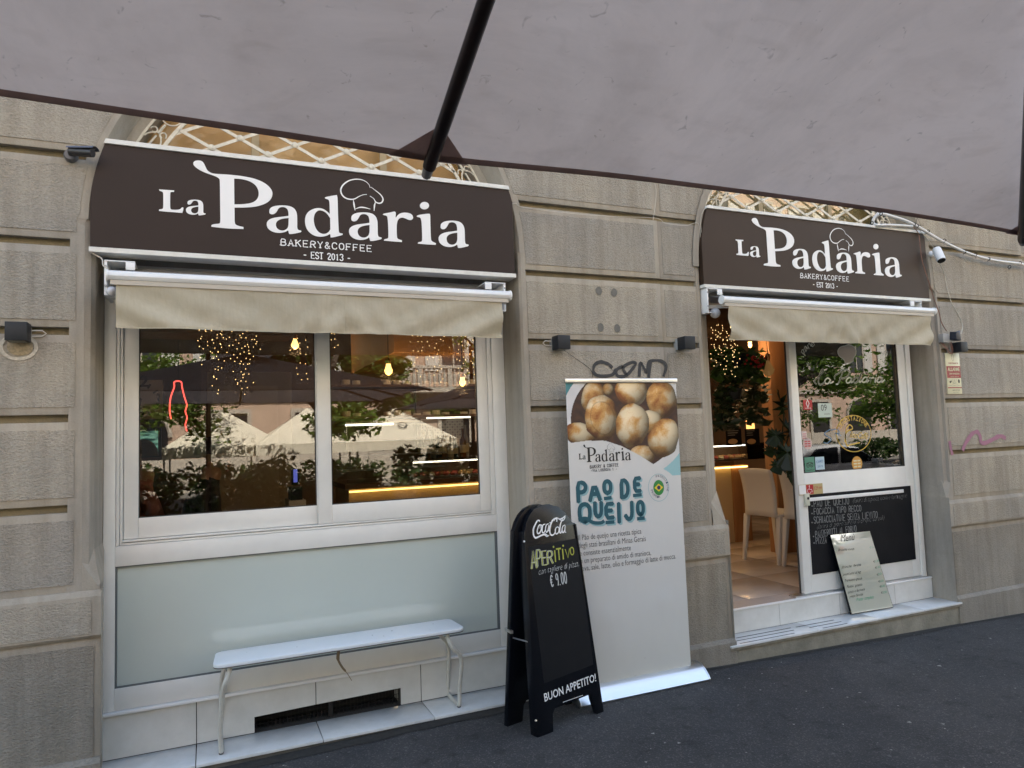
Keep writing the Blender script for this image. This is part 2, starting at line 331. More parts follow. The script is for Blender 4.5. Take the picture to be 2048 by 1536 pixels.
def text(mb, pl, body, a, b, h=None, shear=0, offset=0, space=1.0, lift=.0015, jit=0):   # a,b: (u,v) of the baseline's two ends
    v, f = text_mesh(body, shear, offset, space)
    if not v: return
    x0 = min(p[0] for p in v); x1 = max(p[0] for p in v); a = Vector(a); b = Vector(b); d = (b-a); Lw = d.length; d.normalize(); e = Vector((-d.y, d.x))
    sx = Lw/(x1-x0); sy = h/.69 if h else sx
    out = []
    for x, y in v:
        q = a + d*(x-x0)*sx + e*y*sy
        if jit: q = q + Vector((noise.noise(Vector((q.x*90, q.y*90, 1))), noise.noise(Vector((q.x*90, q.y*90, 7)))))*jit
        out.append(pl.at(q.x, q.y, lift))
    mb.add(out, f)
SF = {'A': [[(0, 0), (2, 6), (4, 0)], [(.7, 2), (3.3, 2)]], 'B': [[(0, 0), (0, 6), (2.6, 6), (3.6, 5.2), (3.6, 3.9), (2.6, 3.1), (0, 3.1)], [(2.6, 3.1), (4, 2.4), (4, .8), (2.8, 0), (0, 0)]],
 'C': [[(4, 4.8), (3.2, 6), (1.2, 6), (0, 4.6), (0, 1.4), (1.2, 0), (3.2, 0), (4, 1.2)]], 'D': [[(0, 0), (0, 6), (2.4, 6), (4, 4.4), (4, 1.6), (2.4, 0), (0, 0)]],
 'E': [[(3.8, 6), (0, 6), (0, 0), (3.8, 0)], [(0, 3.1), (3, 3.1)]], 'F': [[(3.8, 6), (0, 6), (0, 0)], [(0, 3.1), (3, 3.1)]], 'G': [[(4, 5), (3, 6), (1.2, 6), (0, 4.6), (0, 1.4), (1.2, 0), (3, 0), (4, 1), (4, 2.8), (2.4, 2.8)]],
 'H': [[(0, 0), (0, 6)], [(4, 0), (4, 6)], [(0, 3), (4, 3)]], 'I': [[(1, 0), (1, 6)]], 'J': [[(3.4, 6), (3.4, 1.4), (2.4, 0), (1, 0), (0, 1.2)]], 'K': [[(0, 0), (0, 6)], [(3.8, 6), (0, 2.6)], [(1.3, 3.8), (4, 0)]],
 'L': [[(0, 6), (0, 0), (3.6, 0)]], 'M': [[(0, 0), (0, 6), (2, 2.4), (4, 6), (4, 0)]], 'N': [[(0, 0), (0, 6), (4, 0), (4, 6)]], 'O': [[(2, 0), (.6, .5), (0, 1.8), (0, 4.2), (.6, 5.5), (2, 6), (3.4, 5.5), (4, 4.2), (4, 1.8), (3.4, .5), (2, 0)]],
 'P': [[(0, 0), (0, 6), (2.8, 6), (4, 5), (4, 3.8), (2.8, 2.8), (0, 2.8)]], 'Q': [[(2, 0), (.6, .5), (0, 1.8), (0, 4.2), (.6, 5.5), (2, 6), (3.4, 5.5), (4, 4.2), (4, 1.8), (3.4, .5), (2, 0)], [(2.4, 1.6), (4.2, -.6)]],
 'R': [[(0, 0), (0, 6), (2.8, 6), (4, 5.1), (4, 3.9), (2.8, 3), (0, 3)], [(2, 3), (4, 0)]], 'S': [[(3.8, 5), (2.9, 6), (1, 6), (.1, 5.1), (.1, 4), (1, 3.2), (3, 2.8), (3.9, 2), (3.9, .9), (3, 0), (1, 0), (0, 1)]],
 'T': [[(0, 6), (4, 6)], [(2, 6), (2, 0)]], 'U': [[(0, 6), (0, 1.5), (1.2, 0), (2.8, 0), (4, 1.5), (4, 6)]], 'V': [[(0, 6), (2, 0), (4, 6)]], 'Y': [[(0, 6), (2, 3), (4, 6)], [(2, 3), (2, 0)]], 'Z': [[(0, 6), (4, 6), (0, 0), (4, 0)]],
 '0': [[(2, 0), (.5, .8), (.2, 3), (.5, 5.2), (2, 6), (3.5, 5.2), (3.8, 3), (3.5, .8), (2, 0)]], '1': [[(.6, 5), (2, 6), (2, 0)]], '2': [[(.1, 4.8), (1, 6), (3, 6), (3.8, 5), (3.6, 3.8), (0, 0), (4, 0)]], '3': [[(0, 5.2), (1, 6), (3, 6), (3.8, 5), (3.6, 3.7), (2, 3.2), (3.6, 2.6), (4, 1.2), (3, 0), (1, 0), (0, .8)]],
 '9': [[(3.8, 4), (3, 3), (1, 3), (.2, 4), (.4, 5.3), (1.6, 6), (3, 5.8), (3.8, 4.6), (3.6, 1.5), (2.6, 0)]], '-': [[(.6, 2.6), (3, 2.6)]], '.': [[(.6, 0), (1, .2)]], ',': [[(.9, .4), (.5, -.8)]], '!': [[(1, 6), (1, 2)], [(1, .3), (1, 0)]], '/': [[(0, 0), (3, 6)]],
 '&': [[(4, 0), (.8, 4.4), (.8, 5.4), (1.8, 6), (2.8, 5.3), (2.6, 4.3), (.2, 2.2), (0, 1), (1, 0), (2.4, 0), (3.8, 2.4)]], '~': [[(0, 0), (1, .7), (2.2, 0), (3.2, .7)]], '€': [[(4, 5), (3, 6), (1.6, 5.6), (.8, 4), (.8, 2), (1.8, .2), (3.4, .2), (4, 1)], [(0, 3.6), (2.8, 3.6)], [(0, 2.4), (2.6, 2.4)]]}
def stroke_text(mb, pl, body, a, b, h, wd, track=1.6, serif=0, jit=0, lift=.0015, rounded=False, widths=None):
    adv = [(2.2 if ch in 'I!.,' else 3 if ch == ' ' else 4)+track for ch in body]; tot = sum(adv)-track
    a = Vector(a); b = Vector(b); d = b-a; sx = d.length/tot; d.normalize(); e = Vector((-d.y, d.x)); sy = h/6; x = 0
    for ch, ad in zip(body, adv):
        jx, jy, js = (random.uniform(-1, 1)*jit for _ in range(3))
        for st in SF.get(ch, []):
            q = [(x+(p[0]+jx+p[1]*js*.15), p[1]*(1+js*.1)+jy) for p in st]
            if rounded or len(q) > 4: q = smooth_poly(q, 1, False)
            uv = [tuple(a+d*p[0]*sx+e*p[1]*sy) for p in q]
            ribbon(mb, pl, uv, wd, lift + random.random()*.0002)
            if rounded:
                for c in (uv[0], uv[-1]): fillpoly(mb, pl, ell(c[0], c[1], wd/2, wd/2, 10), lift=lift+.0001)
            if serif:
                for end, nxt in ((st[0], st[1]), (st[-1], st[-2])):
                    if abs(end[0]-nxt[0]) < abs(end[1]-nxt[1])*.6 and end[1] in (0, 6):
                        c = a+d*(x+end[0])*sx+e*(end[1]+(.25 if end[1] == 0 else -.25))*sy; ribbon(mb, pl, [tuple(c-d*serif*sx), tuple(c+d*serif*sx)], sy*.55, lift+.0001)
        x += ad
def slab(pl, q, y):  # polygon from (u,v) on plane
    return [pl.at(*p) for p in q]
# ------------------------------------------------------------------ ground, pavement, road
GX = [(-60, -.02), (-2, -.02), (.1, -.008), (1.1, .012), (2.9, .010), (3.2, .0), (5.3, -.045), (6.2, -.068), (9, -.14), (60, -.4)]
def gz(x, y=0):
    for (a, za), (b, zb) in zip(GX, GX[1:]):
        if x <= b: z = za+(zb-za)*(x-a)/(b-a); break
    else: z = GX[-1][1]
    return z - .012*max(0, min(7.0, -y))
def sheet(name, xs, ys, fz, m):
    mb = MB(); nx, ny = len(xs), len(ys)
    mb.add([(x, y, fz(x, y)) for y in ys for x in xs], [(j*nx+i, j*nx+i+1, (j+1)*nx+i+1, (j+1)*nx+i) for j in range(ny-1) for i in range(nx-1)])
    return struct(name, mb, m, smooth=True)
XS = [-60, -30, -12, -6]+[x*.5 for x in range(-8, 24)]+[14, 20, 35, 60]
sheet('pavement', XS, [-7.2, -6, -4, -3, -2, -1, 0, .4], lambda x, y: gz(x, y), ASPH)
sheet('road', XS, [-14.0, -11, -7.2], lambda x, y: gz(x, -7)-.14, ASPH)
sheet('far_pavement', XS, [-24, -19, -14.0], lambda x, y: gz(x, -7)-.01, mat('paving_pale', (.15, .145, .13), .85, var=.12, vscale=3))
sheet('ground', [-90, 0, 90], [-90, 0, 40], lambda x, y: -.75, mat('earth', (.12, .11, .09), .9, var=.2))
KERB = mat('kerb_granite', (.30, .29, .28), .7, var=.2, vscale=30)
mb = MB()
for i in range(40): x = -16+i*.8; mb.box(x+.005, x+.795, -7.36, -7.2, gz(x, -7)-.2, gz(x, -7)+.004); mb.box(x+.005, x+.795, -14.15, -14.0, gz(x, -7)-.2, gz(x, -7)+.0)
struct('kerb', mb, KERB)

random.seed(4); mb = MB()      # grime gathered where the pavement meets the wall
pts = [(-4.2+i*.06, -.036-.03-.035*abs(noise.noise(Vector((i*.21, 3, 1))))-.03*max(0, noise.noise(Vector((i*.07, 9, 1))))) for i in range(214)]
mb.add([(x, yy, gz(x, yy)+.003) for x, y in pts for yy in (y, .02)], [(2*i, 2*i+2, 2*i+3, 2*i+1) for i in range(213)])
struct('wall_foot_grime', mb, mat('grime', (.018, .016, .014), .95, col2=(.035, .032, .028), vscale=30))
mb = MB()
for i in range(230):
    x, y = random.uniform(-.5, 7.5), -abs(random.gauss(0, 1.1))-.06; s = random.uniform(.003, .009)*(2.0 if random.random() < .06 else 1); a = random.uniform(0, 6.3); z = gz(x, y)+.004
    mb.add([(x+s*math.cos(a+k)*(1 if k % 2 else .55), y+s*math.sin(a+k)*(1 if k % 2 else .55), z+random.uniform(0, .002)) for k in range(6)], [(0, 1, 2, 3, 4, 5)])
tag(mb.build('pavement_litter', mat('pale_litter', (.28, .27, .25), .8, var=.3, vscale=60), None, recalc=False), 'tiny pale specks of litter and gum on the asphalt', 'litter', kind='stuff')
# ------------------------------------------------------------------ the bakery's building
B = thing('corner_building', 'beige rendered building front with grooved courses and arched shop openings', 'building', (2.4, .1, 0))
CX1, CX2, CZ, R1, R2 = .603, 4.235, 2.65, 1.128, 1.165
GR = [.90, 1.283, 1.70, 2.108, 2.530, 2.958, 3.38, 3.80, 4.22]; HG = .018
def arcx(cx, r, z, side, base):     # pier edge beside an arch
    if z <= CZ: return base
    d = r*r-(z-CZ)**2
    return cx+side*math.sqrt(d) if d > 0 else cx
LE, ML, MR, RL = -.54, 1.735, 3.07, 5.44
def course(z0, z1, xl, xr, y, inset=.035, rp=True):   # xl, xr: functions of z
    n = 10 if z1 > CZ else 1
    zz = [z0+(z1-z0)*i/n for i in range(n+1)]
    poly = [(xl(z), y, z) for z in zz] + [(xr(z), y, z) for z in reversed(zz)]
    mb = MB(); mb.prism(poly, (0, .05, 0)); st = mb.build('stone_block', SMOOTH, B, bevel=.003)
    if rp:
        zz = [z0+inset+(z1-z0-2*inset)*i/n for i in range(n+1)]
        poly = [(xl(z)+inset, y-.004, z) for z in zz] + [(xr(z)-inset, y-.004, z) for z in reversed(zz)]
        if all((xr(z)-xl(z)) > 2.5*inset for z in zz):
            mb = MB(); mb.prism(poly, (0, .0038, 0)); mb.build('rough_panel', ROUGH, st)
for i in range(len(GR)-1):
    a, b = GR[i]+HG, GR[i+1]-HG
    if i == 0: a = GR[0]+.004
    top = a > 3.7
    f1l = lambda z: arcx(CX1, R1, z, -1, LE); f1r = lambda z: arcx(CX1, R1, z, 1, ML)
    f2l = lambda z: arcx(CX2, R2, z, -1, MR); f2r = lambda z: arcx(CX2, R2, z, 1, RL if z < 2.6 else 5.40)
    course(a, b, lambda z: -1.75, f1l, 0); course(a, b, lambda z: -4.2, lambda z: -1.76, 0)
    course(a, b, f1r, lambda z: 2.745, 0); course(a, b, lambda z: 2.748, f2l, .012)
    course(a, b, f2r, lambda z: 6.62, 0); course(a, b, lambda z: 6.63, lambda z: 8.6, .03)
# continuous margins that close the grooves beside the openings, and the arch mouldings
mb = MB()
for x0, x1, y in ((LE-.06, LE, -.001), (ML, ML+.03, -.001), (3.045, MR, .010), (RL, RL+.018, -.001)):
    MB().box(x0, x1, y, .05, .90, 2.62).build('margin_strip', SMOOTH, B)
for cx, r, t0 in ((CX1, R1, .10), (CX2, R2, .10)):
    mb = MB(); n = 48; t1 = math.pi-t0
    q = [(cx+rr*math.cos(t), y, CZ+rr*math.sin(t)) for k in range(n+1) for t in [0+math.pi*k/n] for rr, y in ((r+.05, -.0015), (r, -.0015), (r-.012, .02), (r-.035, .14), (r-.075, .15), (r-.08, .33))]
    mb.add(q, [(k*6+j, k*6+j+1, k*6+j+7, k*6+j+6) for k in range(n) for j in range(5)]); mb.build('arch_reveal', SMOOTH, B, smooth=True)
# jambs (chamfered above the band course)
def jamb(pts, z0, z1):
    mb = MB(); mb.add([(x, y, z) for x, y in pts for z in (z0, z1)], [(2*i, 2*i+1, 2*i+3, 2*i+2) for i in range(len(pts)-1)]); mb.build('jamb', SMOOTH, B, smooth=False)
jamb([(LE, 0), (-.515, .012), (-.50, .05), (-.487, .33)], .93, 2.66); jamb([(-.46, -.02), (-.49, .33)], -.1, .93)
jamb([(ML, 0), (1.722, .012), (1.718, .06), (1.714, .33)], .93, 2.66); jamb([(1.70, -.02), (1.714, .33)], -.1, .93)
jamb([(MR, .012), (3.19, .10), (3.21, .30)], 1.00, 2.66); jamb([(3.18, -.02), (3.20, .30)], -.1, .93)
jamb([(RL, 0), (5.435, .02), (5.40, .025), (5.385, .07), (5.375, .30)], .93, 2.66); jamb([(5.38, -.02), (5.37, .30)], -.1, .93)
for xo, A_, B_, C_, D_, E_ in ((3.07, (3.18, -.002, .90), (3.07, .010, 1.05), (3.192, .10, 1.12), (3.20, .30, .90), (3.21, .30, 1.12)), (-.54, (-.462, -.002, .90), (-.54, -.002, 1.03), (-.502, .05, 1.09), (-.49, .33, .90), (-.487, .33, 1.09)), (5.44, (5.382, -.002, .90), (5.44, -.002, 1.04), (5.395, .05, 1.10), (5.37, .30, .90), (5.375, .30, 1.10))):
    MB().add([(xo, -.002, .90), A_, B_, C_, D_, E_], [(0, 1, 2), (1, 3, 2), (1, 4, 5, 3)]).build('chamfer_stop', SMOOTH, B, recalc=False)
# band course and plinth blocks
for x0, x1 in ((-4.2, -1.76), (-1.75, -.46), (1.70, 3.18), (5.38, 6.9), (6.91, 8.6)):
    mb = MB(); mb.prism([(x0, 0, .905), (x0, -.012, .905), (x0, -.022, .88), (x0, -.022, .705), (x0, -.01, .690), (x0, 0, .69)], (x1-x0, 0, 0)); mb.box(x0, x1, 0, .05, .69, .905)
    bc = mb.build('band_course', SMOOTH, B); MB().box(x0+.04, x1-.04, -.0255, -.022, .715, .865).build('rough_panel', ROUGH, bc)
    mb = MB(); mb.box(x0, x1, .0, .05, .14, .69); pb = mb.build('plinth_block', SMOOTH, B); MB().box(x0+.03, x1-.03, -.004, 0, .15, .655).build('rough_panel', PLINTH, pb)
    mb = MB(); mb.prism([(x0, .03, .16), (x0, -.014, .16), (x0, -.034, .14), (x0, -.034, -.3), (x0, .03, -.3)], (x1-x0, 0, 0)); mb.build('base_course', PLINTH, B)
# ochre backing seen in the grooves, wall core, upper wall
mb = MB()
for x0, x1 in ((-4.2, -.52), (1.728, 3.08), (5.43, 8.6)):
    mb.box(x0, x1, .035, .30, .9, 2.60)
for cx, r, x0, x1 in ((CX1, R1, -4.2, 2.42), (CX2, R2, 2.42, 8.6)):
    arc = [(cx+(r+.004)*math.cos(t), .035, CZ+(r+.004)*math.sin(t)) for t in [math.pi*k/40 for k in range(41)]]
    mb.prism([(x0, .035, 2.60), (x0, .035, 4.3), (x1, .035, 4.3), (x1, .035, 2.60), (cx+r+.004, .035, 2.60)]+arc+[(cx-r-.004, .035, 2.60)], (0, .26, 0))
mb.build('groove_backing', OCHRE, B)
mb = MB()
for x0, x1 in ((-4.2, -.50), (1.72, 3.2), (5.38, 8.6)): MB().box(x0, x1, .05, .36, -.3, .9).build('wall_core', SMOOTH, B)
MB().box(-.6, 1.8, .30, .5, 2.50, 2.93).build('lintel', SMOOTH, B); MB().box(3.1, 5.5, .24, .5, 2.50, 2.93).build('lintel', SMOOTH, B)
mb = MB(); mb.box(-4.2, 8.6, .0, .4, 4.3, 10.2); mb.box(-4.2, 8.6, -.25, .4, 10.21, 10.5); mb.box(-4.2, 8.6, -.08, 0, 4.3, 4.5); mb.box(-30, -4.21, .02, .4, -.3, 10.5); mb.box(8.61, 34, .02, .4, -.3, 10.5)
mb.build('upper_wall', SMOOTH, B)
for zf in (5.0, 7.7):
    for xf in (.6, 4.2, -3, 7.6):
        wv = MB().box(xf-.6, xf+.6, -.02, 0, zf, zf+1.9).build('window', mat('dark_pane', (.03, .035, .04), .1), B)
# ------------------------------------------------------------------ interior shell
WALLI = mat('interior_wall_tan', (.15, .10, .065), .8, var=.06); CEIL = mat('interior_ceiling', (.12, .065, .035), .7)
WOODW = mat('warm_pine', (.42, .22, .10), .5, col2=(.30, .14, .055), vscale=3, stretch=(6, 6, .6)); WOODP = mat('pine_panel', (.34, .19, .09), .5, col2=(.24, .12, .055), vscale=4, stretch=(.6, 6, 8))
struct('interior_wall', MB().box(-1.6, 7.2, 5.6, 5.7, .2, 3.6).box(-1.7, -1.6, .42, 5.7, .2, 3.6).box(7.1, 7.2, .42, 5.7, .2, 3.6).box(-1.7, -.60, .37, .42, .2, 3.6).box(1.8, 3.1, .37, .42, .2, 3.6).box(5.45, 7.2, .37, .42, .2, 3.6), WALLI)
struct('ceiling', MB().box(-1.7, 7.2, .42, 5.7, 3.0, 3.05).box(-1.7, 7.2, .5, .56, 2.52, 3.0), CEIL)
FLT = mat('pink_beige_floor_tile', (.46, .40, .35), .25, var=.05)
struct('interior_floor', MB().box(-1.7, 7.2, .345, 5.7, .1, .279).box(3.215, 5.36, .185, .345, .1, .279), GROUT)
fl = None; fo = bpy.data.objects['interior_floor']; tm = None
for i in range(15):
    for j in range(9):
        x = -1.68+i*.59; y = .345+j*.585
        if tm is None:
            o = MB().box(.003, .586, .003, .582, 0, .007).build('tile', FLT, None, bevel=.001); tm = o.data
        else: o = bpy.data.objects.new('tile', tm); COL.objects.link(o)
        o.location = (x, y, .279); o.parent = fo
for k in range(4):
    MB().box(3.217+k*.535, 3.217+k*.535+.532, .187, .343, .279, .286).build('threshold_tile', FLT, fo)
# ------------------------------------------------------------------ shop window (left opening)
W = thing('shop_window', 'wide white sliding shop window with frosted lower panel above the bench', 'window', (.6, .28, .26))
X0, X1 = -.488, 1.714; Zb = .262
mb = MB(); mb.box(X0, -.435, .26, .34, Zb, 2.50); mb.box(1.63, X1, .26, .34, Zb, 2.50); mb.box(-.435, 1.63, .262, .34, .962, 1.062); mb.box(-.435, 1.63, .262, .34, Zb, .368); mb.box(-.435, 1.63, .262, .34, 2.42, 2.50)
mb.build('frame', PVC, W, bevel=.003)
mb = MB(); mb.box(-.433, -.418, .268, .33, 1.064, 2.42); mb.box(-.416, -.405, .275, .33, 1.064, 2.42); mb.box(1.60, 1.628, .268, .33, 1.064, 2.42); mb.box(-.405, 1.60, .272, .33, 1.064, 1.075); mb.box(-.405, 1.60, .266, .33, 1.079, 1.088); mb.build('track', PVC, W, bevel=.002)
def sash(x0, x1, g0, g1, y, zb=1.09, gb=1.193):
    mb = MB(); mb.box(x0, g0, y, y+.035, zb, 2.42); mb.box(g1, x1, y, y+.035, zb, 2.42); mb.box(g0, g1, y, y+.035, zb, gb); mb.box(g0, g1, y, y+.035, 2.36, 2.42)
    s = mb.build('sash', PVC, W, bevel=.003)
    MB().box(g0-.0, g1, y+.012, y+.016, gb, 2.36).build('pane', GLASS, s)
    mb = MB(); t = .005
    for a, b, c, d in ((g0, g0+t, gb, 2.36), (g1-t, g1, gb, 2.36), (g0+t, g1-t, gb, gb+t), (g0+t, g1-t, 2.36-t, 2.36)): mb.box(a, b, y+.004, y+.011, c, d)
    mb.build('gasket', GROUT, s); return s
sash(-.403, .60, -.335, .556, .300); sash(.560, 1.598, .636, 1.53, .272)
FROST.node_tree.nodes['Principled BSDF'].inputs['Coat IOR'].default_value = 1.75
mb = MB(); mb.box(-.426, 1.617, .281, .29, .374, .956); mb.build('frosted_panel', FROST, W)
mb = MB()
for a in ((-.4345, -.427, .3685, .9615), (1.618, 1.6295, .3685, .9615), (-.427, 1.618, .3685, .373), (-.427, 1.618, .957, .9615)): mb.box(a[0], a[1], .266, .29, a[2], a[3])
mb.build('gasket', mat('grey_gasket', (.12, .13, .13), .6), W)
MB().box(X0, X1, .238, .30, .246, .2605).build('sill_lip', ALUW, W, bevel=.003)
# tiled ledge under it
Lg = thing('tiled_ledge', 'white tiled ledge with a dark vent slot under the shop window', 'ledge', (.6, .1, .03))
RY = .262
jx = [-.488, P(393, 1450, RY).x, P(632, 1400, RY).x, P(842, 1365, RY).x, 1.714]
vx0, vx1 = P(509, 1450, RY).x, P(802, 1395, RY).x; vz = .125; g = .0022
for k in range(4):
    a, b = jx[k]+g, jx[k+1]-g; z0, z1 = .034, .243
    if k == 1: poly = [(a, z0), (vx0, z0), (vx0, vz-.012), (b, vz-.004), (b, z1), (a, z1)]
    elif k == 2: poly = [(a, vz-.004), (vx1, vz+.003), (vx1, z0), (b, z0), (b, z1), (a, z1)]
    else: poly = [(a, z0), (b, z0), (b, z1), (a, z1)]
    MB().prism([(x, RY, z) for x, z in poly], (0, .008, 0)).build('riser_tile', TILE, Lg)
    MB().box(a, b, .004, .262, .0165, .031).build('tread_tile', TREAD, Lg, bevel=.001)
    MB().box(a, b, .262, .30, .2435, .2455).build('sill_tile', TILE, Lg)
mb = MB(); mb.box(-.488, 1.714, .268, .33, -.2, vz*0+.031); mb.box(-.488, vx0, .271, .33, .03, .243); mb.box(vx1, 1.714, .271, .33, .03, .243); mb.box(vx0, vx1, .271, .33, .14, .243); mb.build('mortar', GROUT, Lg)
mb = MB(); mb.box(-.488, 1.70, .012, .26, -.1, .0160); mb.build('ledge_base', mat('dirty_concrete', (.13, .12, .10), .9, col2=(.06, .055, .05), vscale=9, bump=.4), Lg)
mb = MB(); mb.box(vx0, vx1, .42, .43, .0, .16); mb.box(vx0, vx1, .272, .43, .0, .0305); mb.build('vent_recess', BLACK, Lg)
mb = MB(); xm = P(663, 1420, RY).x; mb.box(xm-.012, xm+.012, .285, .30, .031, .13)
for k in range(int((vx1-vx0)/.02)): x = vx0+.01+k*.02; mb.box(x, x+.0025, .31, .313, .031, .13)
for z in (.055, .08, .105): mb.box(vx0, vx1, .309, .3095, z, z+.0025)
mb.build('vent_grille', mat('rusty_iron', (.010, .008, .007), .8), Lg)

# ------------------------------------------------------------------ transoms with lattice grilles
def transom(cx, r_in, z_base, pitch, half, zoff, label_w, label_g, xe):
    T = thing('transom_window', label_w, 'window', (cx, .24, z_base)); n = 40
    arc = [(cx+r_in*math.cos(math.pi*k/n), .25, CZ+r_in*math.sin(math.pi*k/n)) for k in range(n+1)]
    arc = [p for p in arc if p[2] > z_base]; arc = [(cx+math.sqrt(r_in**2-(z_base-CZ)**2), .25, z_base)]+arc+[(cx-math.sqrt(r_in**2-(z_base-CZ)**2), .25, z_base)]
    MB().prism(arc, (0, .004, 0)).build('pane', FAINT, T)
    MB().prism([(x, .30, z) for x, y, z in arc], (0, .02, 0)).build('backing_panel', mat('brown_paper_backing' if cx < 2 else 'olive_brown_backing', (.60, .38, .16) if cx < 2 else (.34, .26, .11), .45, col2=(.50, .30, .12) if cx < 2 else (.24, .20, .09), vscale=3), T)
    mb = MB()
    for xb in (-.36, .36): mb.box(cx+xb-.02, cx+xb+.02, .232, .249, z_base, CZ+math.sqrt(r_in**2-xb**2)-.01)
    mb.build('glazing_bar', mat('cream_timber', (.45, .36, .22), .6), T)
    G = thing('lattice_grille', label_g, 'grille', (cx, .15, z_base)); y = .15; ri = r_in-.125
    def inside(x, z): return (x-cx)**2+(z-CZ)**2 < ri*ri and z > z_base
    for sgn in (1, -1):
        for k in range(-9, 10):
            # line z = z0 + sgn*slope*(x-x0)
            x0 = cx+zoff+k*pitch; seg = []
            for s in np.linspace(-1.2, 1.2, 481):
                x = x0+s; z = 3.134+(.0 if cx < 2 else .028)+sgn*s*.5
                if inside(x, z): seg.append((x, z))
            if len(seg) > 6:
                (xa, za), (xb, zb) = seg[0], seg[-1]; d = Vector((xb-xa, 0, zb-za)).normalized(); nn = Vector((-d.z, 0, d.x))*.0085; yy = y+(.004 if sgn > 0 else 0)
                a_, b_ = Vector((xa, yy, za)), Vector((xb, yy, zb)); MB().prism([a_-nn, a_+nn, b_+nn, b_-nn], (0, .0036, 0)).build('lattice_bar', IRONW, G)
    for j in range(-1, 9):
        for i in range(-9, 10):
            x = cx+zoff+i*pitch+(pitch/2 if j % 2 else 0); z = 3.134+(.0 if cx < 2 else .028)+j*pitch/4
            if inside(x, z) and (x-cx)**2+(z-CZ)**2 < (ri-.03)**2:
                mb = MB(); mb.lathe((x, y-.004, z), [(.017, 0), (.017, -.003), (.012, -.007), (.004, -.009)], 14, 'y'); mb.build('rosette', IRONW, G, smooth=True)
    for rr, wdt in ((ri, .009), (r_in-.012, .007)):
        mb = MB(); t0 = math.asin(max(0, min(1, (z_base-CZ)/rr))); m_ = 40; a_ = [(cx+(rr+s*wdt)*math.cos(t), y, CZ+(rr+s*wdt)*math.sin(t)) for s in (-1, 1) for t in [t0+(math.pi-2*t0)*k/m_ for k in range(m_+1)]]
        mb.prism(a_[:m_+1]+a_[:m_:-1], (0, .008, 0)); mb.build('arch_bar', IRONW, G)
    for sd_ in (-1, 1):      # wrought scrolls between the two arch bars
        mb = MB(); rm = r_in-.068
        for t in (math.pi/2-.98, math.pi/2-.60, math.pi/2-.2):
            tt = t if sd_ > 0 else math.pi-t; c = Vector((cx+rm*math.cos(tt), y, CZ+rm*math.sin(tt))); er = Vector((math.cos(tt), 0, math.sin(tt))); et = Vector((-math.sin(tt), 0, math.cos(tt)))*sd_
            if c.z < z_base-.05: continue
            mb.tube([c+et*.09+er*.048*math.cos(a)+et*.052*math.sin(a) for a in [2*math.pi*k/20 for k in range(20)]], .0042, 6, closed=True)
            for s2 in (-1, 1):
                mb.tube([c-et*.02+er*s2*(.022+.020*math.cos(a)*(1-a/7.5))+et*(.026*math.sin(a)*(1-a/7.5))-et*.01 for a in [5.4*k/16 for k in range(17)]], .004, 6)
                mb.tube([c-et*.03+er*s2*(.012+.030*math.sin(a))-et*(.05*(a/1.57)) for a in [1.57*k/6 for k in range(7)]], .004, 6)
            mb.tube([c+et*.03, c-et*.03], .007, 6); mb.box(c.x-.006, c.x+.006, y-.004, y+.006, c.z-.006, c.z+.006)
            mb.tube([c-et*.045, c-et*.14], .0055, 6)
        mb.build('scroll', IRONW, G, smooth=True)
transom(CX1, 1.06, 2.93, .285, 8, -.016, 'brown arched fanlight pane above the left sign', 'cream iron diamond lattice above the large left sign', 0)
transom(CX2, 1.09, 2.93, .288, 8, .006-.145*0+.004, 'brown arched fanlight pane above the right sign', 'white iron diamond lattice above the smaller right sign', 0)
# ------------------------------------------------------------------ the two signs
GA = dict(P=[(518,160),(535,135),(575,126),(620,132),(650,160),(670,210),(692,250),(735,280),(790,290),(860,293),(1000,303),(1150,322),(1290,355),(1400,410),(1460,470),(1480,530),(1455,600),(1390,650),(1280,685),(1150,695),(1018,695),(1018,695),(1019,800),(1020,880),(1035,905),(1080,920),(1125,930),(1125,930),(1127,953),(1127,953),(1000,950),(860,940),(740,925),(740,925),(740,903),(780,893),(830,890),(848,880),(846,740),(844,600),(842,370),(835,345),(800,322),(730,298),(640,265),(570,225),(530,190)],
 Ph=[(1013,345),(1013,345),(1100,350),(1200,375),(1270,420),(1305,480),(1312,540),(1290,600),(1230,640),(1130,655),(1017,657),(1017,657)],
 a=[(1435,740),(1445,700),(1500,675),(1590,667),(1680,675),(1740,705),(1770,760),(1773,850),(1772,930),(1780,962),(1800,968),(1824,973),(1822,990),(1780,1000),(1720,1012),(1678,1013),(1678,1013),(1670,995),(1665,965),(1630,990),(1560,1003),(1480,990),(1420,950),(1403,900),(1412,860),(1450,830),(1520,812),(1600,805),(1668,795),(1668,795),(1668,750),(1655,710),(1620,690),(1580,688),(1550,700),(1530,740),(1500,772),(1465,778),(1440,765)],
 ah=[(1670,820),(1670,820),(1600,828),(1545,845),(1515,880),(1518,930),(1550,965),(1600,975),(1640,960),(1668,925)],
 L=[(110,476),(110,476),(112,492),(150,503),(160,520),(160,610),(160,700),(150,713),(110,718),(110,718),(108,735),(108,735),(200,745),(390,759),(390,759),(408,697),(385,690),(370,712),(330,724),(260,722),(243,708),(243,620),(243,520),(252,505),(290,507),(290,507),(291,489),(291,489),(200,483)])
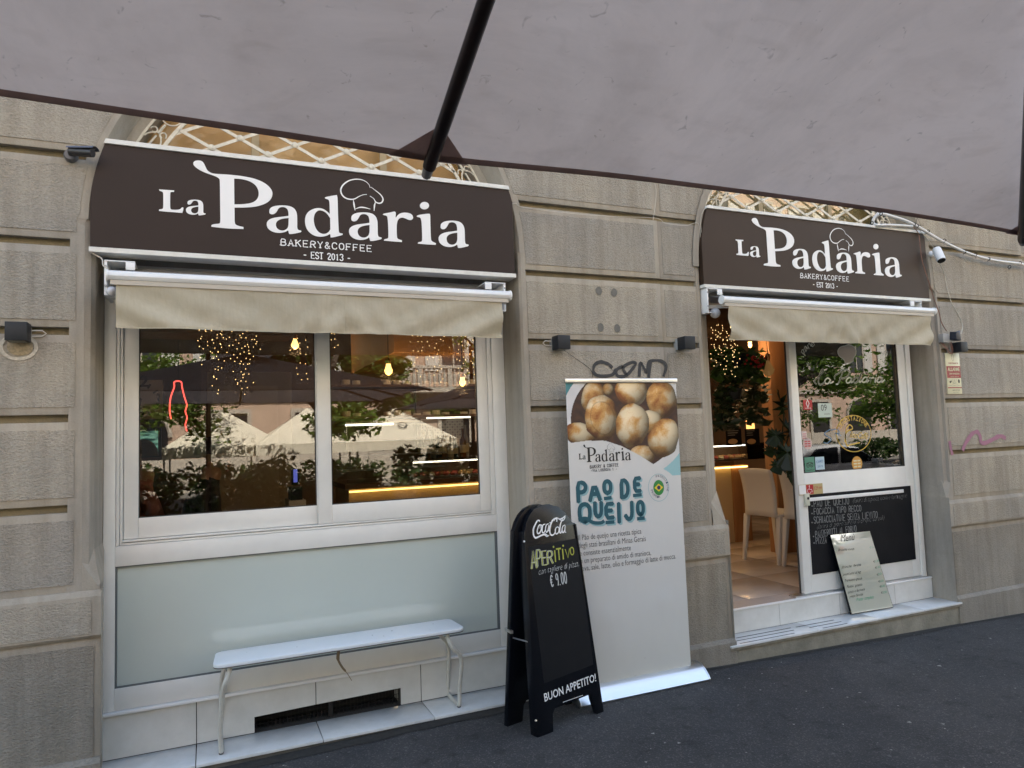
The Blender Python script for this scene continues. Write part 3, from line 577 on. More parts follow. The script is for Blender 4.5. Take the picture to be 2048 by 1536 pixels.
GB = dict(d=[(178,390),(250,375),(322,363),(322,363),(332,400),(336,600),(345,800),(352,820),(397,828),(392,845),(330,860),(285,872),(248,874),(248,874),(246,850),(243,828),(200,856),(130,868),(60,857),(0,822),(-42,770),(-62,700),(-58,620),(-20,560),(50,525),(120,518),(180,540),(238,592),(238,592),(236,500),(232,430),(215,415),(180,405)],
 dh=[(242,640),(242,640),(200,580),(150,550),(100,545),(60,580),(42,640),(48,710),(75,780),(120,825),(180,835),(225,810),(244,775),(244,775)],
 r=[(877,588),(960,575),(1010,561),(1032,568),(1032,600),(1028,645),(1060,597),(1110,575),(1180,576),(1230,598),(1244,640),(1225,664),(1190,664),(1150,645),(1110,632),(1070,645),(1050,680),(1042,740),(1045,870),(1055,892),(1107,910),(1107,910),(1105,929),(1105,929),(1000,922),(890,912),(890,912),(892,896),(935,888),(945,870),(940,700),(932,625),(920,610),(880,603)],
 i=[(1283,610),(1350,595),(1437,586),(1447,600),(1448,700),(1455,900),(1465,920),(1516,945),(1516,945),(1513,963),(1513,963),(1400,957),(1298,948),(1298,948),(1300,933),(1345,925),(1352,900),(1345,700),(1335,645),(1322,632),(1287,626)], dot=[(1378+55*math.cos(t), 491+45*math.sin(t)) for t in [k*math.pi/9 for k in range(18)]])
SP1 = Plane(P(180, 491, -.022), (1, 0, 0), (0, -1, 0))
def zA(p): return SP1.uv(SP1.px(300+p[0]/6.0235, 300+p[1]/6.0235))
def zB(p): return SP1.uv(SP1.px(620+p[0]/6.0235, 330+p[1]/6.0235))
def conv(pts, f): return smooth_poly([f(p) for p in pts], 2)
LOGO = []     # (name, outline, holes) in metres on sign plane 1
aU, aH = conv(GA['a'], zA), conv(GA['ah'], zA)
ax0, ax1 = min(p[0] for p in aU), max(p[0] for p in aU); ay0, ay1 = min(p[1] for p in aU), max(p[1] for p in aU)
def place_a(c0, c1):     # two opposite corners of the letter
    u0, u1 = min(c0[0], c1[0]), max(c0[0], c1[0]); v0, v1 = min(c0[1], c1[1]), max(c0[1], c1[1])
    f = lambda q: (u0+(q[0]-ax0)/(ax1-ax0)*(u1-u0), v0+(q[1]-ay0)/(ay1-ay0)*(v1-v0))
    return [f(q) for q in aU], [[f(q) for q in aH]]
def bb(zf, x0, y0, x1, y1):
    l = zf((x0, (y0+y1)/2)); r_ = zf((x1, (y0+y1)/2)); t = zf(((x0+x1)/2, y0)); b_ = zf(((x0+x1)/2, y1)); return (l[0], b_[1]), (r_[0], t[1])
LOGO.append(('L', conv(GA['L'], zA), [])); LOGO.append(('a', *place_a(*bb(zA, 433, 600, 670, 786)))); LOGO.append(('P', conv(GA['P'], zA), [conv(GA['Ph'], zA)]))
LOGO.append(('a', aU, [aH])); LOGO.append(('d', conv(GB['d'], zB), [conv(GB['dh'], zB)])); LOGO.append(('a', *place_a(*bb(zB, 468, 572, 860, 912))))
LOGO.append(('r', conv(GB['r'], zB), [])); LOGO.append(('i', conv(GB['i'], zB), [])); LOGO.append(('idot', [zB(p) for p in GB['dot']], [])); LOGO.append(('a', *place_a(*bb(zB, 1547, 672, 1905, 996))))
HAT = [([(725,275),(700,225),(640,185),(560,172),(470,190),(400,240),(370,300),(385,360),(430,400),(490,415),(540,408),(590,380),(640,360),(682,356)], 14),
       ([(735,268),(790,310),(850,360),(878,410),(865,450),(830,462),(790,445),(765,405),(722,376)], 14), ([(522,425),(530,480),(541,545)], 16), ([(541,532),(600,512),(660,515),(724,532)], 13), ([(788,445),(776,490),(771,552)], 15)]
u55 = SP1.uv(SP1.px(720, 400))[0]; mpx = (SP1.uv(SP1.px(720, 400))[0]-SP1.uv(SP1.px(700, 400))[0])/20/6.0235
HATU = []
for pts, wd in HAT:
    q = catmull([zB(p) for p in pts], 6); q = [(v.x, v.y) for v in q]; n = len(q)
    HATU.append((q, [mpx*(3+wd*math.sin(math.pi*min(.9, max(.08, k/(n-1))))) for k in range(n)]))
def uvP(x, y): return SP1.uv(SP1.px(x, y))
def sign(lab, pl, xf, x0, x1, z0, z1, cx, r, brown, trimh, lb):
    T = thing('shop_sign', lab, 'sign', (cx, 0, z0)); y = pl.o.y; n = 14; zt = z1-trimh; zb = z0+trimh
    lim = lambda z: math.sqrt(max(0, r*r-(z-CZ)**2)) if z > CZ else 9
    def outline(za, zc, e=0):
        zz = [za+(zc-za)*k/n for k in range(n+1)]
        return [(max(x0, cx-lim(z))-e, z) for z in zz], [(min(x1, cx+lim(z))+e, z) for z in zz]
    l, r_ = outline(zb, zt); MB().prism([(x, y+.0, z) for x, z in l]+[(x, y, z) for x, z in reversed(r_)], (0, .10, 0)).build('sign_board', brown, T)
    for za, zc in ((z0, zb), (zt, z1)):
        l, r_ = outline(za, zc, .004); MB().prism([(x, y-.010, z) for x, z in l]+[(x, y-.010, z) for x, z in reversed(r_)], (0, .112, 0)).build('trim', TRIM, T, bevel=.0015)
    for nm, o_, h in LOGO:
        if nm == 'idot': continue
        mb = MB(); fillpoly(mb, pl, [xf(p) for p in o_], [[xf(p) for p in q] for q in h], lift=.003, thick=.0028)
        if nm == 'i': fillpoly(mb, pl, [xf(p) for p in LOGO[8][1]], lift=.003, thick=.0028)
        mb.build('letter', VINYL, T)
    mb = MB(); s = abs(xf((1, 0))[0]-xf((0, 0))[0])
    for q, wd in HATU: ribbon(mb, pl, [xf(p) for p in q], [a*s for a in wd], .002)
    mb.build('chef_hat_outline', VINYL, T)
    mb = MB()
    for body, a, b, h in (('BAKERY&COFFEE', uvP(562, 490.5), uvP(743, 503.5), .034), ('- EST 2013 -', uvP(607, 515.5), uvP(701, 522.5), .034)):
        stroke_text(mb, pl, body, xf(a), xf(b), h*s, .0054*s, track=2.2 if 'B' in body else 1.4, serif=.95)
    mb.build('small_lettering', VINYL, T)
    for k in (.5,):
        pass
    return T
sz0, sz1 = P(180, 503, -.03).z, P(604, 323, -.03).z
sign('large brown bakery sign with white lettering above the shop window', SP1, lambda p: p, P(180, 495, -.022).x, P(1030, 553, -.022).x, sz0, P(604, 324, -.022).z, CX1, R1-.004, SIGNB, .024, 0)
SP2 = Plane(P(1408, 568, -.022), (1, 0, 0), (0, -1, 0))
A1 = [uvP(318, 378), uvP(936, 493), uvP(395.5, 321.6), uvP(482.7, 457.8)]
A2 = [SP2.uv(SP2.px(*p)) for p in ((1471.7, 480.4), (1803, 551.6), (1509.9, 435.6), (1554.7, 533))]
su, bu = np.polyfit([a[0] for a in A1], [a[0] for a in A2], 1); sv, bv = np.polyfit([a[1] for a in A1], [a[1] for a in A2], 1)
print('logo scale', su, sv)
sign('smaller brown bakery sign with white lettering above the open door', SP2, lambda p: (su*p[0]+bu, sv*p[1]+bv), P(1408, 568, -.022).x, P(1859, 597, -.022).x, P(1408, 575, -.022).z, P(1625, 436, -.022).z, CX2, R2-.004, SIGNB2, .022, 0)

# ------------------------------------------------------------------ awnings
def awning(lab, x0, x1, vx0, vx1, zb, yb, vz, seam, seed, tilt):
    T = thing('folding_awning', lab, 'awning', ((x0+x1)/2, yb, zb)); n = 72; m_ = 14
    mb = MB(); mb.prism([(x0, yb+.03, zb-.018), (x0, yb-.012, zb-.018), (x0, yb-.022, zb), (x0, yb-.018, zb+.018), (x0, yb, zb+.028), (x0, yb+.03, zb+.026)], (x1-x0, 0, 0)); mb.build('front_bar', ALUW, T, bevel=.002)
    MB().box(x0+.01, x1-.012, yb-.010, yb+.028, zb-.040, zb-.0185).build('lower_profile', mat('beige_profile', (.50, .45, .38), .5), T)
    for xe in (x0-.006, x1-.002): MB().lathe((xe, yb+.003, zb+.002), [(.020, 0), (.030, .001), (.030, .008)], 16, 'x').build('end_cap', ALUW, T, smooth=True)
    mb = MB(); vs = []
    for j in range(m_+1):
        for i in range(n+1):
            u = i/n; v = j/m_; x = vx0+(vx1-vx0)*u; z = zb-.038-(zb-.038-vz)*v
            d = 0
            for cxx, sg in ((0, 1), (1, -1)):
                du = (u-cxx)*sg*(vx1-vx0); a = du*.55+(v*(zb-vz))*-1.0
                d += .020*math.sin(a*30+seed)*math.exp(-du*2.0)*(.2+.8*v)
            du = abs(u-seam)*(vx1-vx0); d += .015*math.sin((du*1.0-v*.13)*46)*math.exp(-du*3.4)*v
            d += .012*noise.noise(Vector((x*4.1+seed, v*1.6+x, 3)))*(.3+v)
            vs.append((x, yb-.004+d, z+.004*noise.noise(Vector((x*2, seed, 9)))*v))
    mb.add(vs, [(j*(n+1)+i, j*(n+1)+i+1, (j+1)*(n+1)+i+1, (j+1)*(n+1)+i) for j in range(m_) for i in range(n)])
    va = mb.build('valance', VALANCE, T, smooth=True)
    mb = MB(); b0 = m_*(n+1); mb.add([(x, y-.0016, z+dz) for x, y, z in vs[b0:] for dz in (-.002, .010)], [(2*i, 2*i+1, 2*i+3, 2*i+2) for i in range(n)]); mb.build('hem', VALANCE, va)
    xs = vx0+(vx1-vx0)*seam; mb = MB(); k = int(seam*n); mb.add([(vs[j*(n+1)+k][0]+s, vs[j*(n+1)+k][1]-.0018, vs[j*(n+1)+k][2]) for j in range(m_+1) for s in (-.004, .004)], [(2*j, 2*j+1, 2*j+3, 2*j+2) for j in range(m_)]); mb.build('seam', VALANCE, va)
    mb = MB(); vs = [(vx0+.01+(vx1-vx0-.02)*i/40, yb+.02+(.10-yb)*j/6, zb+.022+j/6*.075-.006*math.sin(j/6*math.pi)+.006*noise.noise(Vector((i*.5, j*.4, seed)))) for j in range(7) for i in range(41)]
    mb.add(vs, [(j*41+i, j*41+i+1, (j+1)*41+i+1, (j+1)*41+i) for j in range(6) for i in range(40)]); mb.build('roof_cloth', AWNTOP, T, smooth=True)
    mb = MB(); mb.tube([(x0+.02, .13, zb+.075), (x1-.02, .13, zb+.075)], .036, 16); mb.build('roller', AWNTOP, T, smooth=True)
    for s, xe in ((1, x0-.03), (-1, x1+.03)):
        mb = MB(); mb.box(xe, xe+s*.012, -.035, .2, zb-.06, zb+.10); mb.box(xe, xe+s*.13, -.04, .16, zb+.098, zb+.104); mb.box(xe+s*.09, xe+s*.13, -.04, -.03, zb+.06, zb+.098); mb.box(xe, xe+s*.05, -.035, .05, zb-.066, zb-.06)
        b_ = mb.build('bracket', ALUW, T, bevel=.002)
        mb = MB()
        for zz in (zb+.075, zb-.02): mb.lathe((xe+s*.006, -.036, zz), [(.006, 0), (.005, -.003)], 8, 'y')
        mb.build('screw', GREYP, b_)
        mb = MB(); ya = yb+.04; mb.hexa([(xe+s*.06, .1, zb-.012), (xe+s*.06, .1, zb+.012), (xe+s*.09, .1, zb+.012), (xe+s*.09, .1, zb-.012)], [(xe+s*.55, ya, zb-.012), (xe+s*.55, ya, zb+.012), (xe+s*.58, ya, zb+.012), (xe+s*.58, ya, zb-.012)]); mb.build('folding_arm', ALUW, T)
    return T
AW1 = awning('wide cream awning rolled in under the large sign', -.425, 1.585, -.392, 1.535, 2.345, -.16, 2.106, .55, 1.3, 0)
AW2 = awning('short cream awning rolled in above the open door', 3.125, 5.19, 3.17, 5.145, 2.392, -.15, 2.126, .535, 4.1, 0)
for c, r, lab in ((P(224, 583, -.05), .024, 'small round white bulkhead lamp behind the left end of the wide awning'), (P(1430, 626, .02), .036, 'round grey globe lamp behind the left end of the door awning')):
    mb = MB(); mb.ball(c, r, 20); o = mb.build('globe_lamp', mat('opal_lamp', (.62, .62, .64), .25), None, smooth=True); tag(o, lab, 'lamp')

# ------------------------------------------------------------------ cube wall lights
def wall_light(px, py, lab, hw=.042, loop=0):
    c = P(px, py, -.05); T = thing('wall_light', lab, 'wall light', (c.x, 0, c.z), 'dark cube wall lights')
    MB().box(c.x-hw, c.x+hw, -.10, -.018, c.z-hw, c.z+hw).build('lamp_body', DGREY, T, bevel=.0025)
    MB().box(c.x-hw*.7, c.x+hw*.7, -.09, -.03, c.z-hw-.002, c.z-hw+.001).build('lens', mat('lamp_lens', (.2, .2, .18), .3), T)
    MB().box(c.x-.035, c.x+.035, -.02, .03, c.z-.035, c.z+.035).build('wall_plate', GREYP, T)
    if loop:
        x = c.x+hw*loop; MB().tube([(x, -.005, c.z+.016), (x+loop*.04, -.006, c.z+.017), (x+loop*.055, -.006, c.z+.004), (x+loop*.04, -.006, c.z-.01), (x, -.005, c.z-.012)], .0035, 6).build('cable_loop', CABLEW, T, smooth=True)
wall_light(37, 665, 'dark cube wall light at the left edge, left of the shop window', loop=1)
wall_light(1121, 686, 'dark cube wall light directly left of the graffiti above the roll-up banner', loop=-1)
wall_light(1371, 687, 'dark cube wall light beside the door opening, right of the banner top')
wall_light(1917, 695, 'dark cube wall light above the red and cream alarm sign', .040)

# ------------------------------------------------------------------ cameras, boxes, cables, pipes
def obj1(name, mb, m, lab, cat, group=None, **k): return tag(mb.build(name, m, None, **k), lab, cat, group)
c = P(170, 305, -.03); T = thing('security_camera', 'dark bullet security camera beside the top left corner of the large sign', 'camera', (c.x, 0, c.z))
d1 = P(140, 308, -.035); d2 = P(188, 309, -.07)
MB().lathe((d1.x, 0, d1.z), [(.030, .005), (.030, -.02), (.024, -.035)], 18, 'y').build('mount', mat('smoky_grey', (.12, .12, .13), .35), T, smooth=True)
mb = MB(); mb.tube([(d1.x, -.03, d1.z), (d1.x+.02, -.055, d1.z)], .010, 8); mb.tube([(d1.x+.005, -.06, d1.z+.004), (d2.x, -.105, d2.z-.006)], .021, 16); mb.build('camera_body', mat('camera_dark', (.03, .028, .03), .4), T, smooth=True)
mb = MB(); q = [(s*.027, zz) for s, zz in ((-1, .012), (-.8, .022), (0, .027), (.8, .022), (1, .012))]
a = Vector((d1.x, -.058, d1.z)); b = Vector((d2.x+.014, -.112, d2.z-.004)); sdv = Vector((b-a)).normalized().cross(Vector((0, 0, 1))).normalized()
mb.add([p+sdv*s+Vector((0, 0, zz)) for p in (a, b) for s, zz in q], [(i, i+1, i+6, i+5) for i in range(4)]); mb.build('sun_shield', mat('blue_grey_shield', (.10, .11, .15), .35), T, smooth=True)
c = P(1878, 512, -.08); T = thing('security_camera', 'white security camera with black lens right of the smaller sign', 'camera', (c.x, 0, c.z))
wv = P(1863, 508, -.01); MB().lathe((wv.x, 0, wv.z), [(.024, 0), (.024, -.012), (.014, -.02)], 18, 'y').build('mount', CAMW, T, smooth=True)
a = P(1874, 501, -.085); b = P(1883, 521, -.13); dd = (b-a).normalized()
mb = MB(); mb.tube([(wv.x, -.015, wv.z), (wv.x+.02, -.06, wv.z+.002), tuple(a)], .010, 8); mb.tube([a-dd*.02, a-dd*.016, a, b], [.020, .030, .033, .033], 20); mb.build('camera_body', CAMW, T, smooth=True)
MB().tube([b-dd*.004, b+dd*.004], [.031, .028], 20).build('lens_face', BLACK, T, smooth=True)
c = P(1887, 677, -.02); T = thing('junction_box', 'grey square junction box with loose brown wires above the alarm sign', 'junction box', (c.x, 0, c.z))
MB().box(c.x-.036, c.x+.036, -.045, 0, c.z-.036, c.z+.036).build('box', GREYP, T, bevel=.003)
mb = MB(); 
for dx, dz, in ((-.01, .0), (.006, -.01)):
    mb.tube(catmull([(c.x-.03+dx, -.02, c.z-.03), (c.x-.01+dx, -.05, c.z-.09), (c.x+.025+dx, -.055, c.z-.13), (c.x+.05+dx, -.05, c.z-.09+dz), (c.x+.055+dx, -.04, c.z-.03)], 5), .0028, 5)
mb.build('loose_wire', CABLEB, T, smooth=True)
c = P(1908, 672, -.06); T = thing('floodlight_sensor', 'small tilted dark sensor head beside the grey junction box', 'sensor', (c.x, 0, c.z))
mb = MB(); mb.hexa([(c.x-.035, -.10, c.z-.035), (c.x+.015, -.11, c.z-.045), (c.x+.02, -.04, c.z-.04), (c.x-.03, -.04, c.z-.03)], [(c.x-.025, -.10, c.z+.025), (c.x+.02, -.10, c.z+.045), (c.x+.035, -.04, c.z+.03), (c.x-.02, -.04, c.z+.04)]); mb.build('sensor_head', mat('navy_plastic', (.025, .03, .045), .3), T, bevel=.005)
MB().tube([(c.x+.03, -.05, c.z-.005), (c.x+.06, -.06, c.z-.03)], [.010, .014], 10).build('white_plug', CAMW, T, smooth=True)
pipe = [P(1745, 444, .05), P(1753, 432, -.01), P(1765, 428, -.04), P(1785, 433, -.05), P(1810, 441, -.055), P(1840, 456, -.06), P(1880, 480, -.06), P(1930, 504, -.06), P(1975, 518, -.06), P(2010, 524, -.06), P(2048, 529, -.06), P(2120, 545, -.05), P(2300, 600, -.04)]
T = thing('conduit_pipe', 'white flexible conduit with black cable ties sagging right of the smaller sign', 'pipe', tuple(pipe[5]))
MB().tube(catmull(pipe, 6), .0115, 10).build('upper_conduit', PIPE, T, smooth=True)
MB().tube(catmull([P(1745, 446, .05), P(1754, 450, -.04), P(1775, 450, -.05), P(1800, 451, -.055), P(1824, 453, -.06)], 6), .0105, 10).build('lower_conduit', PIPE, T, smooth=True)
MB().tube(catmull([P(1748, 452, .0), P(1746, 440, .0), P(1756, 426, -.02)], 5), .010, 10).build('elbow', PIPE, T, smooth=True)
for x, y, dx, dy in ((1762, 428, 2, -4), (1744, 446, -5, 3), (1828, 449, 8, -18), (1834, 452, 14, -2), (1856, 463, -6, 6), (1889, 481, -3, 6), (1929, 504, -3, 6), (1951, 509, 0, 6), (1977, 518, -3, 6), (2019, 534, -2, 6), (2040, 526, 1, -4)):
    a = P(x, y, -.06); mb = MB(); mb.tube([(a.x, a.y+.013*math.cos(t), a.z+.013*math.sin(t)) for t in [k*math.pi/6 for k in range(12)]], .003, 5, closed=True)
    mb.tube([a+Vector((0, -.012, 0)), P(x+dx, y+dy, -.09)], .0016, 5); mb.build('cable_tie', BLACK, T)
MB().tube(catmull([P(1825, 453, -.05), P(1840, 461, -.05), P(1868, 496, -.03)], 6), .003, 5).build('camera_lead', CABLEW, T, smooth=True)
def cable(px, m, lab, r=.0028, y=-.012):
    o = MB().tube(catmull([P(*p[:2], p[2] if len(p) > 2 else y) for p in px], 6), r, 6).build('cable', m, None, smooth=True); return tag(o, lab, 'cable')
cable([(1828, 455, -.05), (1837, 468), (1840, 490), (1845, 525), (1858, 565), (1868, 598), (1878, 625), (1883, 645), (1893, 662)], CABLEB, 'red brown cable hanging down the right edge of the smaller sign', .0032, -.04)
cable([(1880, 528, -.10), (1888, 545), (1894, 575), (1903, 605), (1915, 625), (1925, 650), (1922, 668, -.06)], CABLEW, 'thin cream cable hanging from the white security camera')
cable([(1023, 408, -.01), (1033, 407, -.01), (1040, 413, -.01), (1090, 421, .0), (1200, 432, .0), (1309, 436), (1330, 446), (1370, 451), (1394, 446), (1400, 462), (1402, 500), (1405, 560)], CABLEW, 'thin cream wire running along the top groove between both signs', .0018, -.006)
cable([(1306, 440), (1311, 405), (1312, 380), (1308, 355), (1306, 300)], CABLEW, 'thin grey wire rising up the wall joint between the signs', .002, -.008)
cable([(1126, 699, -.05), (1150, 716), (1180, 738), (1186, 755)], BLACK, 'fine dark wire slanting from the cube light to the graffiti', .0013, -.008)
cable([(182, 490, -.01), (180, 503, -.01), (203, 517, -.02), (206, 530, -.04), (216, 538, -.06)], CABLEW, 'cream wire looping under the left end of the large sign', .003)
cable([(1411, 415, -.03), (1405, 425, -.03), (1401, 440, -.01), (1403, 470, -.01)], CABLEW, 'grey wire at the top left corner of the smaller sign', .002)
# graffiti and stains: paint on the wall
WP = Plane((0, 0, 0), (1, 0, 0), (0, -1, 0))
def wuv(x, y): return WP.uv(WP.px(x, y))
def spray(px, wpx, m, lab, cat='graffiti', name='graffiti', lift=.0085, k=6):
    mb = MB(); mm = wuv(px[0][0][0]+10, 800)[0]-wuv(px[0][0][0], 800)[0]
    for st in px:
        q = catmull([wuv(*p) for p in st], k); q = [(v.x, v.y) for v in q]; n = len(q); ribbon(mb, WP, q, [wpx*mm/10*(.8+.35*noise.noise(Vector((i*.3, st[0][0], 0)))) for i in range(n)], lift+random.random()*.0006)
    return tag(mb.build(name, m, None, recalc=False), lab, cat)
spray([[(1222, 735), (1215, 728), (1200, 724), (1188, 730), (1186, 745), (1198, 752), (1222, 750), (1230, 740)], [(1243, 733), (1232, 740), (1234, 752), (1250, 752), (1262, 740), (1270, 728), (1262, 725), (1245, 735), (1250, 748)], [(1277, 752), (1280, 726), (1292, 745), (1297, 724), (1320, 722), (1331, 732), (1326, 752)], [(1300, 724), (1296, 754)]],
      7, mat('black_spray', (.045, .045, .045), .8), 'black spray tag on the wall above the roll-up banner')
spray([[(1898, 884), (1900, 896), (1903, 908)]], 6, mat('pink_spray', (.34, .16, .22), .8), 'short faint pink spray stroke at the pier edge', lift=.006)
spray([[(1924, 899), (1930, 885), (1942, 868), (1952, 864), (1958, 872), (1960, 884), (1968, 886), (1985, 878), (1998, 872), (2008, 876)]], 7, MATS['pink_spray'], 'pink spray squiggle on the right pier below the alarm sign', lift=.0085)
STN = mat('grey_plug_mark', (.155, .145, .125), .85, var=.15, vscale=50)
for x, y, lab in ((1196.5, 582, 'round grey patch on the pier, upper left of the four'), (1227, 585.5, 'round grey patch on the pier, upper right of the four'), (1200, 655, 'round grey patch on the pier, lower left of the four'), (1233, 657, 'round grey patch on the pier, lower right of the four')):
    u, v = wuv(x, y); mb = MB(); fillpoly(mb, WP, [(u+(.022+.003*noise.noise(Vector((math.cos(t)*2, math.sin(t)*2, x))))*math.cos(t), v+.027*math.sin(t)) for t in [k*math.pi/12 for k in range(24)]], lift=.0085); tag(mb.build('wall_patch', STN, None), lab, 'patch', 'round patches on the pier')
u, v = wuv(38, 703); mb = MB(); o_ = ell(u, v+.02, .075, .062, 30); h_ = [(a, b) for a, b in ell(u, v+.02, .060, .048, 30)]
fillpoly(mb, WP, o_, [h_], lift=.0082); tag(mb.build('wall_stain', mat('pale_scale', (.50, .45, .37), .9, var=.25, vscale=90), None), 'pale ring stain on the wall below the left cube light', 'stain')
mb = MB(); fillpoly(mb, WP, ell(u+.005, v+.02, .05, .04, 24), lift=.0078); tag(mb.build('wall_stain', mat('rust_scale', (.33, .26, .16), .9, var=.3, vscale=90), None), 'rusty patch inside the pale ring below the left cube light', 'stain')
# alarm sign
c0, c1 = P(1889, 706, -.006), P(1935, 788, -.006); T = thing('alarm_sign', 'narrow red and cream alarm notice on the right pier', 'sign', (c0.x, 0, c0.z)); AP = Plane((c0.x, -.010, P(1896, 788, -.01).z), (1, 0, 0), (0, -1, 0))
wA = .172; hA = P(1892, 706, -.01).z-AP.o.z
MB().box(c0.x, c0.x+wA, -.010, -.004, AP.o.z, AP.o.z+hA).build('plate', CREAM, T, bevel=.002)
mb = MB()
for a, b in ((.39, .68), (.14, .165)): fillpoly(mb, AP, [(.002, hA*a), (wA-.002, hA*a), (wA-.002, hA*b), (.002, hA*b)], lift=.001)
mb.build('red_band', DRED, T)
mb = MB(); text(mb, AP, 'ALLARME', (.014, hA*.56), (wA-.014, hA*.56), hA*.085, offset=.02, lift=.0022); text(mb, AP, 'zerovision', (.03, hA*.475), (wA-.02, hA*.475), hA*.055, offset=.01, lift=.0022); text(mb, AP, 'videosorveglianza', (.04, hA*.415), (wA-.03, hA*.415), hA*.02, lift=.0022); mb.build('white_lettering', CREAM, T)
mb = MB(); text(mb, AP, 'verisure', (.028, hA*.735), (wA-.025, hA*.735), hA*.05, offset=.01, lift=.0016); mb.build('red_lettering', DRED, T)
mb = MB(); ribbon(mb, AP, [(wA/2+.012*math.cos(t), hA*.89+.028*math.sin(t)) for t in [k*.4 for k in range(17)]], .002, .0016); text(mb, AP, '1.800 919 919', (.05, hA*.075), (wA-.03, hA*.075), hA*.03, lift=.0016); text(mb, AP, 'www.verisure.it', (.06, hA*.035), (wA-.04, hA*.035), hA*.015, lift=.0016)
for k in range(3): x = .015+k*.052; ribbon(mb, AP, [(x-.006, hA*.18), (x-.006, hA*.37)], .001, .0016); text(mb, AP, ('Video', 'Fumo', 'Pronto')[k], (x+.004, hA*.20), (x+.036, hA*.20), hA*.016, lift=.0016)
fillpoly(mb, AP, [(.020, hA*.30), (.05, hA*.33), (.05, hA*.29), (.032, hA*.26)], lift=.0016); ribbon(mb, AP, [(.072, hA*.26), (.085, hA*.35), (.098, hA*.26), (.072, hA*.26)], .003, .0016); fillpoly(mb, AP, ell(.14, hA*.31, .010, .016), lift=.0016); mb.build('pictogram', INK, T)
# ------------------------------------------------------------------ door bay: step, riser, door leaf
St = thing('entrance_step', 'white tiled entrance step on a concrete base below the open door', 'step', (4.25, .05, .12))
SX0, SX1, SYF = 3.125, 5.40, -.045; RY2 = .172
mb = MB(); mb.prism([(SX0+.012, SYF+.018, .088), (SX0+.012, SYF+.018, -.3), (SX0+.012, .17, -.3), (SX0+.012, .17, .088)], (SX1-SX0-.02, 0, 0)); mb.build('step_base', mat('step_concrete', (.27, .245, .19), .85, col2=(.16, .145, .11), vscale=6, bump=.5, bscale=70), St, bevel=.004)
MB().box(SX0, SX1, SYF+.004, .17, .088, .106).build('step_nosing', mat('step_concrete2', (.30, .28, .23), .8, col2=(.17, .155, .12), vscale=9, bump=.4), St, bevel=.003)
tj = [SX0, Pz(1617, 1252, .12).x, Pz(1700, 1222, .12).x, Pz(1800, 1208, .12).x, SX1]
for a, b in zip(tj, tj[1:]): MB().box(a+.0015, b-.0015, SYF-.004, .171, .1065, .120).build('tread_tile', TREAD, St, bevel=.0012)
tj = [3.205, P(1559, 1225, RY2).x, P(1680, 1210, RY2).x, P(1790, 1190, RY2).x, 5.37]
for a, b in zip(tj, tj[1:]): MB().box(a+.0015, b-.0015, RY2, .184, .121, .274).build('riser_tile', TILE, St)
MB().box(3.205, 5.37, .166, .185, .2745, .286).build('threshold_lip', ALUW, St, bevel=.002)
MB().box(3.205, 5.37, .1735, .1845, .02, .2735).build('mortar', GROUT, St)
for i, (a, b) in enumerate((((1472, 1276), (1583, 1256)), ((1472, 1282), (1588, 1260)), ((1480, 1287), (1592, 1267)), ((1592, 1254), (1668, 1240)), ((1619, 1255), (1683, 1243)), ((1646, 1256), (1696, 1247)))):
    a, b = Pz(*a, .121), Pz(*b, .121); MB().box(a.x, b.x, a.y-.004, a.y+.004, .1203, .1213).build('grip_strip', GROUT, St)
D = thing('sliding_door', 'white framed glass sliding door, half open, with a chalkboard panel', 'door', (4.65, .2, .29))
DY = .200; dx0, dx1 = P(1609, 1180, DY).x, 5.285; gx0, gx1, gz0 = P(1608, 946, DY).x, P(1811, 933, DY).x, P(1700, 940, DY).z
zt = 2.45
mb = MB(); mb.box(dx0, gx0, DY, DY+.045, .30, zt); mb.box(gx1, dx1, DY, DY+.045, .30, zt); mb.box(gx0, gx1, DY, DY+.045, .30, gz0); mb.box(gx0, gx1, DY, DY+.045, 2.38, zt); mb.build('door_leaf', PVC, D, bevel=.003)
MB().box(gx0, gx1, DY+.016, DY+.022, gz0, 2.38).build('pane', GLASS, D)
mb = MB(); t = .006
for a, b, c, d in ((gx0, gx0+t, gz0, 2.38), (gx1-t, gx1, gz0, 2.38), (gx0+t, gx1-t, gz0, gz0+t)): mb.box(a, b, DY+.006, DY+.015, c, d)
mb.build('gasket', GROUT, D)
mb = MB(); mb.box(dx0-.004, dx0-.0005, DY+.030, DY+.045, .30, zt); mb.build('edge_brush', GROUT, D)
MB().box(dx1+.004, 5.342, .19, .30, .287, 2.5).build('door_jamb', PVC, D, bevel=.003)
MB().box(5.3425, 5.374, .235, .30, .12, 2.5).build('jamb_gap', BLACK, D)
MB().box(3.2, 5.37, .15, .30, 2.44, 2.56).build('door_track', PVC, D)
MB().box(dx0-.1, dx1, .187, .255, .2865, .2985).build('bottom_track', ALU, D)
cb = [P(1614, 989, DY), P(1818, 972, DY), P(1832.5, 1119, DY), P(1625, 1148, DY)]; cz0, cz1 = (cb[2].z+cb[3].z)/2, (cb[0].z+cb[1].z)/2; cx0, cx1 = (cb[0].x+cb[3].x)/2, (cb[1].x+cb[2].x)/2
cbo = MB().box(cx0, cx1, DY-.006, DY-.0005, cz0, cz1).build('chalkboard', BOARDM, D)
DP = Plane((0, DY-.006, 0), (1, 0, 0), (0, -1, 0)); duv = lambda x, y: DP.uv(DP.px(x, y))
mb = MB(); K = mb
